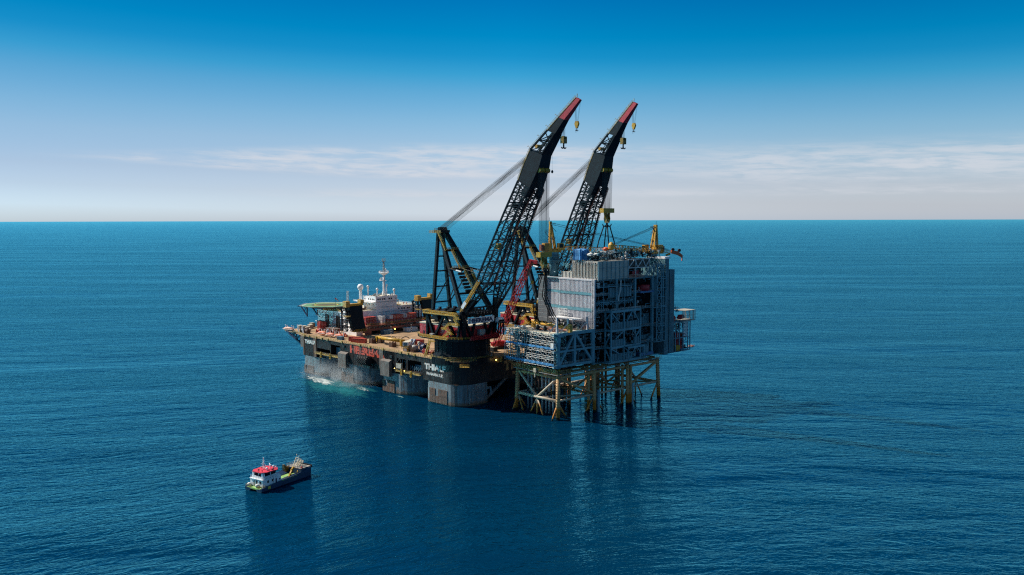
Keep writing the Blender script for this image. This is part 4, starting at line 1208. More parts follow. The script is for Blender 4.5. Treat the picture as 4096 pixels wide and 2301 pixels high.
    for u, v, a, b, h, m, lb in ((24, 78, 3, 6, 2.6, 'white', 'white hut on the deck beyond the red crawler crane'), (30, 82, 3, 5, 2.4, 'cream', 'cream hut on the deck beyond the red crawler crane'), (22, 70, 3, 5, 3.4, 'ochre', 'ochre skip with a yellow lid by the crawler crane'), (17, 46, 4, 4, 3, 'dark', 'dark machinery box at the foot of the near crane')):
        t = thing('deck_hut', lb, 'hut', (u, v, ZD), V)
        MB(V).box(u, u + a, v, v + b, ZD, ZD + h).build('body', m, t)
        MB(V).box(u - .15, u + a + .15, v - .15, v + b + .15, ZD + h + .01, ZD + h + .25).build('roof', 'cream' if m != 'ochre' else 'yellow', t)
    person('crew member in white overalls standing on the deck behind the near crane', (15, 41, ZD), 'mark_white', 'navy', 0)
    person('crew member in pale orange overalls standing on the deck by the dark box', (12.6, 44, ZD), 'pink', 'navy', 50)
    for v, u in ((51.8, 140.3), (70.7, 138.4)):
        t = thing('marker_pole', 'black and white striped pole on the deck %s' % ('left, before the blue-grey container' if v < 60 else 'right, before the white container'), 'pole', (u, v, ZD), V, 'striped poles on the deck')
        mb = MB(V)
        for i in range(8): mb.cur = i % 2; mb.tube((u, v, ZD + i * .95), (u, v, ZD + (i + 1) * .95), .3, 6)
        mb.build('pole', ['mark_white', 'dark'], t)
deck_gear()
# ------------------------------------------------------------------ the two heavy lift cranes
M['dark_yellow'] = paint('dark_yellow_paint', (0.24, 0.14, 0.008), 0.5, 0.35, 0.5, (0.03, 0.02, 0.01), 0.5)  # darker yellow for the cheek plates and auxiliary blocks
FOOT = (17.0, 62.0)
def lerp(a, b, t): return a + (b - a) * t
# boom stations: rear chord (x, z), front chord (x, z), half width
BST = [((17.2, 62.8), (18.6, 61.4), 13.0), ((24.6, 80), (35.6, 80), 11.3), ((46.8, 124.2), (57.1, 124.5), 7.9),
       ((57.6, 144.2), (66.7, 139.3), 6.2), ((61.6, 154.6), (72.8, 150.6), 4.9), ((65.5, 162), (75.2, 158.4), 4.1),
       ((77.9, 172.5), (84.0, 170.2), 3.0), ((86.1, 179.6), (90.2, 177.8), 2.2), ((98.2, 189.8), (101.0, 188.2), 0.95)]

def make_crane(vc, heading, raise_deg, label, which, sign):
    V = VES; o = V((vc[0], vc[1], 0)); a = R(heading)
    F = Frame(o, (math.cos(a), math.sin(a), 0), (-math.sin(a), math.cos(a), 0))
    t = thing('heavy_lift_crane', label, 'crane', (0, 0, ZD), F, 'heavy lift cranes on the vessel')
    cd, sn = math.cos(R(raise_deg)), math.sin(R(raise_deg))
    def B(x, y, z):
        dx, dz = x - FOOT[0], z - FOOT[1]
        return Vector((FOOT[0] + dx * cd - dz * sn, y, FOOT[1] + dx * sn + dz * cd))
    # --- tub
    mb = MB(F).rev((0, 0, 0), [(21.2, ZD - 2.5), (21.2, ZD + 1.2), (19.2, ZD + 1.3), (18.2, ZD + 4.5), (18.2, 41.6), (20.4, 42.4)], 48)
    tub = mb.build('tub', 'crane_black', t)
    ringp = lambda r, z, n=40: [(r * math.cos(2 * math.pi * i / n), r * math.sin(2 * math.pi * i / n), z) for i in range(n + 1)]
    MB(F).rail(ringp(20.9, ZD + 1.25), 1.2, .13, 2.2).build('gallery_railing', 'rail_tan', tub)
    mb = MB(F)
    for i in range(28):
        q = 2 * math.pi * i / 28; mb.bar((18.3 * math.cos(q), 18.3 * math.sin(q), ZD + 2), (18.3 * math.cos(q), 18.3 * math.sin(q), 41.4), .35)
    for z in (36, 39.4): mb.rev((0, 0, z), [(18.35, 0), (18.35, .3)], 40)
    mb.build('stiffener', 'crane_steel', tub)
    # --- slewing platform
    plat = [(-27, -16), (-19, -20), (9, -20.5), (16, -18), (20, -12), (20, 14), (14, 20), (-19, 20), (-27, 16)]
    MB(F).prism(plat, 42.5, 44.0).build('slewing_platform', 'crane_black', t)
    mb = MB(F).rail([(p[0], p[1], 44.0) for p in plat[:6]], 1.3, .18, 2.4)
    mb.prism([(-19, -21.4), (9, -21.8), (9, -20.6), (-19, -20.1)], 43.6, 43.9)
    mb.rail([(-19, -21.3, 43.9), (9, -21.7, 43.9)], 1.3, .18, 2.4)
    mb.build('platform_railing', 'yellow', t)
    MB(F).box(-10, -7, -20, -18, 44.05, 46.2).build('cabinet', 'grey', t)
    # --- machinery house
    hp = [(-25, -15.6), (13, -15.6), (16, -12.6), (16, 12.6), (13, 15.6), (-25, 15.6)]
    hs = MB(F).prism(hp, 44.05, 51.6).build('machinery_house', 'red', t)
    MB(F).prism([(p[0] * 1.01, p[1] * 1.01) for p in hp], 51.61, 52.3).build('roof', 'cream', hs)
    mb = MB(F)
    for i in range(14):
        x, y = -22 + (i * 7.3) % 34, -12 + (i * 5.1) % 25
        if i % 3: mb.rev((x, y, 52.3), [(.9, 0), (.9, .9), (1.4, 1.0), (1.4, 1.4), (.2, 1.7)], 10)
        else: mb.box(x, x + 3.2, y, y + 2.4, 52.32, 53.0 + .3 * (i % 2))
    build_split(mb, 'roof_vent', 'cream', hs)
    mb = MB(F)
    for x in (-21.5, 4): mb.box(x, x + 1.4, -15.72, -15.62, 44.2, 46.8)
    build_split(mb, 'door', 'dark', hs)
    mb = MB(F)
    for x in (-14, -12.2, -10, -5, 0): mb.box(x, x + .1, -15.68, -15.61, 44.3, 51.5)
    mb.build('seam_strip', 'dark', hs)
    for y0, y1 in ((-9, -5), (5, 9)):
        MB(F).loft([[(x, y, z) for x, y in ((x0, y0), (x1, y0), (x1, y1), (x0, y1))] for z, x0, x1 in ((52.35, -21, -13.5), (58, -19.4, -15.4))]).build('a_frame_seat', 'crane_black', t)
    MB(F).box(16.3, 18.8, -1.6, 3.2, 45, 49.4).build('electrical_house', 'grey', t)
    # --- upper frame: beams, V trusses
    mb = MB(F)
    for s in (-1, 1):
        y = 16.3 * s
        mb.bar((-17.5, y, 59), (16.5, y, 59), 1.5, 2.0)
        for p, q in (((-16.3, 58.2), (-16.3, 44.2)), ((-16, 58.2), (-9.8, 44.2)), ((.3, 58.2), (-8.6, 44.2)), ((1.5, 58.2), (11.5, 44.2)), ((16.4, 58.2), (13.4, 44.2))):
            mb.bar((p[0], y, p[1]), (q[0], y, q[1]), 1.5, 1.5)
    for x in (-17.3, 16.6): mb.bar((x, -16, 59), (x, 16, 59), 1.5, 2.0)
    for s in (-1, 1):
        mb.bar((16.6, 14.5 * s, 58.5), (16.6, 7 * s, 44.2), 2.0, 1.6); mb.bar((16.6, 15.6 * s, 62), (16.6, 13.2 * s, 44.2), 2.2, 2.0)
        mb.bar((16.6, 3 * s, 58.2), (16.6, 7.5 * s, 44.2), 1.4)
        mb.box(14.6, 19.5, s * 13 - 1.5, s * 13 + 1.5, 59.9, 63.6)
    mb.truss((17.6, -12, 58), (17.6, 12, 58), (17.6, -12, 63.6), (17.6, 12, 63.6), 8, .55, .45, 'x')
    mb.bar((17.6, -12, 63.8), (17.6, 12, 63.8), 1.0)
    mb.build('upper_frame', 'crane_black', t)
    MB(F).box(-18, -5, -15.4, 15.4, 60.02, 60.4).box(8, 15.4, -15.4, 15.4, 60.02, 60.4).build('upper_deck', 'dark', t)
    mb = MB(F)
    for i in range(12): mb.box(-17 + (i * 4.3) % 12, -15.4 + (i * 4.3) % 12, -13 + i * 2.1, -11.6 + i * 2.1, 60.42, 61.3 + .35 * (i % 4))
    build_split(mb, 'deck_machinery', 'dark', t)
    # yellow walkway along the upper beam, stairs down the port side
    mb = MB(F)
    mb.box(-18.6, 14, -18.4, -17.1, 59.4, 59.75)
    for k in range(2): mb.rail([(-18.6, -18.4 + 1.2 * k, 59.8), (14, -18.4 + 1.2 * k, 59.8)], 1.3, .22, 2.2)
    mb.bar((-18.6, -18.45, 59.2), (14, -18.45, 59.2), .2, .7)
    mb.box(-18.8, -15, -18.4, -14, 61.0, 61.3)
    mb.build('walkway', 'yellow', t)
    flights = [((13.2, 60), (16, 57.4)), ((12.4, 57.2), (16.4, 53.6)), ((8, 53.4), (2.4, 50)), ((5, 50), (9.8, 47.4)), ((7, 46.9), (1.4, 44.3)), ((-6.6, 41.6), (-11.8, 31))]
    for (p, q) in flights:
        if p[0] == -6.6: mb = MB(F).stair((p[0], -22.6, p[1]), (q[0], -22.4, q[1]), 1.5, (0, 1, 0), .34)
        else: mb = MB(F).stair((p[0], -18.2, p[1]), (q[0], -18.2, q[1]), 1.5, (0, 1, 0), .34)
        mb.build('stair', 'yellow', t)
    mb = MB(F)
    for x0, x1, z in ((13, 17.6, 57.3), (10, 17, 53.4), (2, 8.4, 53.4) if False else (7.6, 16.6, 53.2), (.6, 5.4, 49.8), (5.6, 11, 47.1), (-7, -2, 41.7)):
        y = -18.2 if z > 42 else -22.6
        mb.box(x0, x1, y - .8, y + .8, z - .25, z); mb.rail([(x0, y - .8, z), (x1, y - .8, z)], 1.2, .2, 1.6)
    build_split(mb, 'landing', 'yellow', t)
    # --- A-frame
    ap = 112.0
    for s in (-1, 1):
        MB(F).bar((-20.5, 7.6 * s, 60), (-21, 1.9 * s, ap), 1.9, 1.9, (1, 0, 0)).build('a_frame_leg', 'crane_steel', t)
        MB(F).bar((14.5, 13 * s, 61), (-18.8, 2.4 * s, ap), 2.4 if s < 0 else 3.0, 2.2 if s < 0 else 2.6, (1, 0, 0)).build('a_frame_leg', 'crane_steel' if s < 0 else 'crane_black', t)
    mb = MB(F)
    yl = lambda z: lerp(7.6, 1.9, (z - 60) / 52)
    for z in (65, 75.5, 86, 96): mb.bar((-20.6, -yl(z), z), (-20.6, yl(z), z), .9)
    fx = lambda z: lerp(14.5, -18.8, (z - 61) / 51); fy = lambda z: lerp(13, 2.4, (z - 61) / 51)
    for z in (72.5, 88, 100): mb.bar((fx(z), -fy(z), z), (fx(z), fy(z), z), 1.1, 1.3)
    mb.bar((-20.4, -7, 64), (fx(86), -fy(86), 86), .55); mb.bar((-20.4, 7, 64), (fx(86), fy(86), 86), .55)
    mb.bar((-20.4, 7, 66), (fx(78), -fy(78), 78), .5)
    mb.build('a_frame_strut', 'crane_black', t)
    mb = MB(F).box(-23.5, -16, -4, 4, ap - .2, ap + 1.6)
    for y in (-2.6, -.9, .9, 2.6): mb.tube((-19, y - .5, ap + 2.2), (-19, y + .5, ap + 2.2), 1.5, 14)
    mb.build('apex_head', 'crane_black', t)
    mb = MB(F).box(-26.5, -14.5, -5.6, -4.1, ap - .3, ap - .05).box(-26.5, -23.6, -4, 4.2, ap - .3, ap - .05)
    mb.rail([(-14.5, -5.5, ap), (-26.4, -5.5, ap), (-26.4, 4.2, ap)], 1.3, .2, 1.6)
    mb.rail([(-23, -3.8, ap + 1.6), (-23, 3.8, ap + 1.6)], 1.2, .2, 1.6)
    mb.build('apex_platform', 'rail_tan', t)
    mb = MB(F)
    for p, q in (((-17.4, -5, ap), (-9.3, -5.4, 100)), ((-6, -3, 100), (2.2, -3, 88.6)), ((3, -1, 88.4), (14, -1, 72.6)), ((5.4, 3.5, 88), (15, 4, 71))):
        mb.stair(p, q, 1.4, (0, 1, 0), .3)
    build_split(mb, 'a_frame_stair', 'yellow', t, 1.0)
    mb = MB(F)
    for z in (88, 100): mb.box(fx(z) - 1, fx(z) + 2.5, -fy(z) - .5, fy(z) + .5, z + .7, z + .95); mb.rail([(fx(z) + 2.4, -fy(z), z + .95), (fx(z) + 2.4, fy(z), z + .95)], 1.2, .2, 1.6)
    build_split(mb, 'a_frame_platform', 'rail_tan', t)
    mb = MB(F)
    for i in range(7):
        k = i / 6; z = lerp(87, 74, k); x = fx(z) + .4
        mb.tube((x, -2.4, z), (x, 2.6, z), .9, 10); mb.bar((x + .8, -2.8, z + 1), (x + .8, -2.8, z - 1), .4)
    mb.build('rope_drum', 'dark', t)
    # boom stops
    for s in (-1, 1):
        z0 = 88.6; d = MB(F).tube((fx(z0) + 1, 9 * s, z0), (fx(z0) + 13, 9.6 * s, z0 - 1.6), .55, 8).build('boom_stop', 'crane_black', t)
        MB(F).tube((fx(z0) + 8.5, 9.4 * s, z0 - 1), (fx(z0) + 13.4, 9.6 * s, z0 - 1.66), .62, 8).build('rod', 'steel', d)
    # --- boom
    def st(k):
        if isinstance(k, int): return BST[k]
        i = int(k); u = k - i; A, C_ = BST[i], BST[i + 1]
        return ((lerp(A[0][0], C_[0][0], u), lerp(A[0][1], C_[0][1], u)), (lerp(A[1][0], C_[1][0], u), lerp(A[1][1], C_[1][1], u)), lerp(A[2], C_[2], u))
    lw = lambda k: lerp(5.2, 4.4, min(1, k / 3))      # lateral width of one lattice leg
    def corner(k, s, rear, inner):
        r, f, w = st(k); p = r if rear else f
        y = (w - (lw(k) if inner else 0)) * s
        return B(p[0], y, p[1])
    def cfoot(k, s, rear, inner):
        """below the first knee the leg draws together to the foot"""
        if k >= 1: return corner(k, s, rear, inner)
        q = corner(1, s, rear, inner); r, f, w = BST[0]; p = r if rear else f
        return B(p[0], (w - (1.4 if inner else -1.2)) * s, p[1]).lerp(q, k)
    ks = [0, .5, 1.0, 1.16, 1.32, 1.48, 1.64, 1.8, 1.96, 2.14, 2.34, 2.56, 2.78, 2.99]
    fend = lambda k, rear: k if rear else min(k, 2.56)
    for s in (-1, 1):
        mb = MB(F)
        for rear in (0, 1):
            for inner in (0, 1):
                P = [cfoot(k, s, rear, inner) for k in ks]
                for p, q, k in zip(P, P[1:], ks): mb.bar(p, q, .95 if not inner else .75)
        leg = mb.build('boom_leg', 'crane_steel', t)
        mb = MB(F)
        for i, (k0, k1) in enumerate(zip(ks, ks[1:])):
            c = lambda k, r, n: cfoot(k, s, r, n)
            lc = .42
            for fa in (((0, 0), (1, 0)), ((0, 1), (1, 1)), ((0, 0), (0, 1)), ((1, 0), (1, 1))):
                (r0, n0), (r1, n1) = fa
                mb.bar(c(k1, r0, n0), c(k1, r1, n1), lc)
                wide = r0 != r1 and k0 >= .5
                if wide:      # K pattern on the deep faces
                    m = c(k0, r0, n0).lerp(c(k1, r0, n0), .5); m2 = c(k0, r1, n1).lerp(c(k1, r1, n1), .5)
                    mb.bar(c(k0, r0, n0), m2, lc); mb.bar(m2, c(k1, r0, n0), lc)
                    if i % 2: mb.bar(m, m2, lc * .8)
                else:
                    mb.bar(c(k0, r0, n0), c(k1, r1, n1), lc) if i % 2 else mb.bar(c(k0, r1, n1), c(k1, r0, n0), lc)
        mb.build('lacing', 'crane_steel', leg)
        # ladder with cage seen as an orange-brown line along the leg
        mb = MB(F)
        off = Vector((.5, 0, -.6))
        for k0, k1 in zip(ks[2:], ks[3:]):
            for rear, inner in ((0, 0),) if s > 0 else ((0, 1), ):
                p, q = cfoot(k0, s, rear, inner) + off, cfoot(k1, s, rear, inner) + off
                mb.bar(p, q, .16); mb.bar(p + Vector((0, .9, 0)), q + Vector((0, .9, 0)), .16)
                for j in range(6): g = p.lerp(q, j / 6); mb.bar(g, g + Vector((0, .9, 0)), .16, .5)
        mb.build('ladder', 'girder', leg)
        # foot plates
        mb = MB(F)
        ring = lambda k, g: [cfoot(k, s, 1, 0), cfoot(k, s, 1, 1), cfoot(k, s, 0, 1), cfoot(k, s, 0, 0)]
        mb.loft([ring(0, 1), ring(.42, 1)])
        mb.build('foot_plate', 'crane_black', leg)
    mb = MB(F)
    for k in (.62, 1.0, 1.32, 1.64, 1.96, 2.34, 2.7):
        heavy = k in (1.0, 1.64, 2.34)
        for rear in (0, 1):
            mb.bar(cfoot(k, -1, rear, 1), cfoot(k, 1, rear, 1), 1.0 if heavy else .5)
        if heavy:
            mb.bar(cfoot(k, -1, 0, 1), cfoot(k, 1, 1, 1), .5); mb.bar(cfoot(k, -1, 1, 1), cfoot(k, 1, 0, 1), .5)
            mb.bar(cfoot(k, -1, 1, 0), cfoot(k, 1, 1, 0), .8)
    for k0, k1 in ((.62, 1.0), (1.0, 1.32), (1.32, 1.64), (1.64, 1.96), (1.96, 2.34), (2.34, 2.7), (2.7, 2.99)):
        for rear in (0, 1):
            mb.bar(cfoot(k0, -1, rear, 1), cfoot(k1, 1, rear, 1), .42); mb.bar(cfoot(k0, 1, rear, 1), cfoot(k1, -1, rear, 1), .42)
    mb.build('cross_bracing', 'crane_steel', t)
    for k, mt in ((1.55, 'ochre'), (2.25, 'crane_black')):
        mb = MB(F)
        p, q = cfoot(k, -1, 1, 0), cfoot(k, -1, 0, 0); c = p.lerp(q, .45) + Vector((0, 2.4, 0))
        mb.tube(c - Vector((0, 1.6, 0)), c + Vector((0, 1.6, 0)), 1.5, 12); mb.box(c.x - 2.2, c.x + 2.2, c.y - 1.9, c.y + 1.9, c.z - 2.2, c.z - 1.6)
        mb.build('boom_winch', mt, t)
    # plated upper boom
    def sec(k, ins=0.0):
        r, f, w = st(k); w -= ins
        return [B(r[0], -w, r[1]), B(r[0], w, r[1]), B(f[0], w, f[1]), B(f[0], -w, f[1])]
    mb = MB(F)
    S3, S4, S5 = sec(3), sec(4), sec(5)
    S5b, S7, S8 = sec(6), sec(7), sec(8)
    def face(*p): mb.add(list(p), [tuple(range(len(p)))])
    for A, C_ in ((S3, S4), (S4, S5), (S5b, S7)):
        for i in range(4): face(A[i], A[(i + 1) % 4], C_[(i + 1) % 4], C_[i])
    face(*S5); face(*S3); face(*S5b)
    face(S5[3], S5[2], S5b[2], S5b[3])                                    # underside runs on past the openings
    # lower tongues of the underside down both legs
    for s in (-1, 1):
        r, f, w = st(2.62); i4 = 3 if s < 0 else 2
        o0, o1 = B(f[0], s * w, f[1]), B(f[0], s * (w - 4.8), f[1]); t0 = S3[i4]; t1 = B(st(3)[1][0], s * 1.4, st(3)[1][1])
        rr = B(lerp(st(3)[0][0], st(3)[1][0], .62), s * st(3)[2], lerp(st(3)[0][1], st(3)[1][1], .62))
        dd = B(f[0] - 3.0, s * w, f[1] + 2.2)
        face(o0, o1, t1, t0); face(o0, t0, rr, dd)
    mb.build('plated_boom', 'crane_steel', t)
    mb = MB(F)
    for s in (-1, 1):
        c = lambda k, rear: B(*( (st(k)[0 if rear else 1][0], st(k)[2] * s, st(k)[0 if rear else 1][1])))
        ff = lambda k, u: c(k, 1).lerp(c(k, 0), u)
        mb.bar(c(5, 1), c(6, 1), 1.0); mb.bar(ff(5, .93), ff(6, .93), .9)
        mb.bar(ff(5.02, .1), ff(5.45, .93), .5); mb.bar(ff(5.45, .93), ff(5.5, .05), .5); mb.bar(ff(5.5, .05), ff(5.97, .9), .5); mb.bar(ff(5.55, .3), ff(5.78, .9), .35)
        mb.bar(ff(5.5, .05), ff(5.5, .93), .5); mb.bar(ff(5.03, .5), ff(5.48, .5), .35); mb.bar(ff(5.9, .05), ff(5.6, .93), .45)
    mb.bar(sec(5.5)[0], sec(5.5)[1], .6)
    mb.build('window_lattice', 'crane_steel', t)
    mb = MB(F)
    c = B(68.5, 0, 164); mb.tube(c - Vector((0, 2.2, 0)), c + Vector((0, 2.2, 0)), 1.1, 12)
    mb.build('boom_winch', 'ochre', t)
    mb = MB(F)
    for i in range(4): mb.add([S7[i], S7[(i + 1) % 4], S8[(i + 1) % 4], S8[i]], [(0, 1, 2, 3)])
    mb.add(S8, [(0, 1, 2, 3)]); mb.add(S7, [(0, 1, 2, 3)])
    mb.build('boom_tip', 'tip_red', t)
    mb = MB(F)
    up = B(-.55, 0, .83) - B(0, 0, 0)
    for k0, k1 in ((2.99, 4), (4, 5), (5, 6), (6, 7), (7, 8)):
        P, Q = B(st(k0)[0][0], -st(k0)[2], st(k0)[0][1]), B(st(k1)[0][0], -st(k1)[2], st(k1)[0][1])
        n = max(3, int((Q - P).length / 1.8))
        for h in (.7, 1.4): mb.bar(P + up * h, Q + up * h, .14)
        mb.bar(P + up * .15, Q + up * .15, .35, .3)
        for i in range(n + 1): g = P.lerp(Q, i / n); mb.bar(g, g + up * 1.4, .14)
    for k in (5.02, 5.6, 6.15, 6.95):
        P = B(st(k)[0][0], -st(k)[2], st(k)[0][1]); mb.path([P + up * 1.4, P + up * 2.4 + Vector((-.4, 0, .2)), P + up * 2.2 + Vector((-1.3, 0, -.1))], .12, 5)
    P = B(98.2, 0, 190); mb.bar(P, P + Vector((0, 0, 2)), .3)
    mb.build('boom_railing', 'rail_tan', t)
    for s in (-1, 1):
        mb = MB(F); c0 = B(72.6, 0, 149.6)
        for i in range(9):
            y = s * (.7 + .45 * i); mb.tube(c0 + Vector((0, y - .16, 0)), c0 + Vector((0, y + .16, 0)), 1.45, 16)
        mb.build('main_sheaves', 'yellow', t)
    # --- ropes
    mb = MB(F)
    for i in range(14):
        y = -2.8 + 5.6 * i / 13
        mb.tube((-19, y, ap + 3.4 - .12 * (i % 3)), B(59.6 - .25 * (i % 4), y * .9, 158.4 - .6 * (i % 4)), .085, 4, cap=False)
    for i in range(5):
        y = -2.4 + 4.8 * i / 4
        mb.tube((-17, y, ap + 1.6), B(57.3, y * .9, 153.4), .085, 4, cap=False)
    mb.build('boom_pendants', 'rope', t)
    m = B(72.9, 0, 149)
    zt = 101.0 if which == 1 else 127.8
    mb = MB(F)
    for i in range(16):
        y = (.7 + .45 * (i % 8)) * (1 if i < 8 else -1)
        for dx in (-.9, .9): mb.tube((m.x + dx, y, m.z), (m.x + dx * .8, y * .9, zt), .075, 4, cap=False)
    mb.build('hoist_ropes', 'rope', t)
    ax = B(88.2, 0, 172.5); wx = B(100.0, 0, 187)
    mb = MB(F)
    for y in (-.7, -.25, .25, .7): 
        for dx in (-.5, .5): mb.tube((ax.x + dx, y, ax.z + .8), (ax.x + dx * .8, y, ax.z - 3.8), .07, 4, cap=False)
    for y in (-.3, .3): mb.tube((wx.x + .5, y, wx.z), (wx.x - 1.3, y, wx.z - 10.6), .06, 4); mb.tube((wx.x - 2.8, y, wx.z - 2.5), (wx.x - 2.4, y, wx.z - 10.6), .06, 4)
    mb.tube((wx.x - 3.4, 0, wx.z - 3), (wx.x - 3.0, 0, wx.z - 17), .05, 4); mb.tube((wx.x - 2.9, .2, wx.z - 3), (wx.x - 2.6, .2, wx.z - 17), .05, 4)
    tg = B(79.3, 0, 163); 
    if which == 1: mb.tube((79.4, 0, 164), (79.4, 0, 149.6), .05, 4)
    for y in (-4, 4): mb.tube(B(30, y, 84), (fx(88), y * .7, 90), .07, 4); mb.tube(B(33, y, 92), (fx(80), y * .7, 82), .07, 4)
    mb.build('auxiliary_ropes', 'rope', t)
    # --- operator cab on its bracket
    cab = MB(F).loft([[(x, y, z) for x, y in ((17.2 + d, 13.6 + d), (20.6 - d, 13.6 + d), (20.6 - d, 19.2 - d), (17.2 + d, 19.2 - d))] for z, d in ((52.8, 0), (54.4, 0), (56.0, .7))]).build('operator_cab', 'white', t)
    mb = MB(F).box(20.62, 20.7, 14, 18.8, 53.2, 54.6)
    mb.add([(17.5, 13.75, 54.5), (20.3, 13.75, 54.5), (20.1, 14.2, 55.7), (17.8, 14.2, 55.7)], [(0, 1, 2, 3)])
    mb.build('window', 'glass', cab)
    mb = MB(F).box(16.6, 21.4, 13, 20, 52.2, 52.6); mb.rail([(21.3, 13, 52.6), (21.3, 20, 52.6)], 1.1, .16, 1.6)
    for x, y in ((17, 14), (20, 14), (20, 19), (17, 19)): mb.bar((x, y, 44), (x, y, 52.2), .6)
    mb.bar((20, 14, 44.2), (20, 19, 52), .4); mb.bar((17, 14, 52), (20, 14, 44.2), .4)
    mb.build('cab_bracket', 'crane_black', t)
    # red hydraulic units along the front edge
    mb = MB(F)
    rn = random.Random(3)
    for i in range(15):
        y = -12 + i * 1.75; h = .8 + rn.random() * 1.5
        mb.box(19.9, 21.4, y, y + 1.2, 43.4, 44.2 + h)
        mb.tube((21, y + .6, 44 + h), (21, y + .6, 45 + h), .25, 6)
    mb.rail([(21.8, -12, 43.6), (21.8, 14.5, 43.6)], 2.2, .2, 1.5)
    mb.build('hydraulic_units', 'crawler_red', t)
    if sign:
        sg = MB(F).box(17.9, 18.3, -11.6, 11.8, 53.7, 57.6).build('name_board', 'white', t)
        text_mesh('HEEREMA', F, (18.36, -10.6, 54.25), (0, 1, 0), (0, 0, 1), 21.4, 2.8, 'lettering', 'letter_navy', sg)
    # yellow access stair up the port boom leg
    mb = MB(F)
    p, q = Vector((15.6, -15.2, 61.5)), Vector((30.5, -13.6, 81.6))
    mb.stair(p, q, 1.8, (0, 1, 0), .5, 1.3)
    mb.build('boom_stair', 'ochre', t)
    MB(F).bar(p.lerp(q, .12) + Vector((0, -1.1, .5)), p.lerp(q, .32) + Vector((0, -1.1, .5)), .15, 2.2).build('stair_panel', 'white', t)
    return F, B, m, ax, wx

CR1 = make_crane((19, 19), -44.0, 0.0, 'black heavy lift crane with a name board, the near one of two on the vessel', 1, True)
CR2 = make_crane((19, 94), -50.0, 3.5, 'black heavy lift crane behind the grey cladded platform, the far one of two', 2, False)

def hook(mb, c, s):
    """double ram's-horn hook below c"""
    mb.tube(c, c - Vector((0, 0, .9 * s)), .22 * s, 8)
    for k in (-1, 1):
        P = [c + Vector((0, k * s * .95 * math.sin(a) , -s * (1.35 - .55 * math.cos(a)) - s * .1)) for a in [i * 2.5 / 8 for i in range(9)]]
        P = [Vector((p.x, p.y, p.z)) for p in P]
        P = [c + Vector((0, k * s * .55 * (1 - math.cos(a)), -s * (.9 + .55 * math.sin(a)))) for a in [i * math.pi / 8 for i in range(8)]]
        for i in range(len(P) - 1): mb.tube(P[i], P[i + 1], (.24 - .015 * i) * s, 7)
    return mb

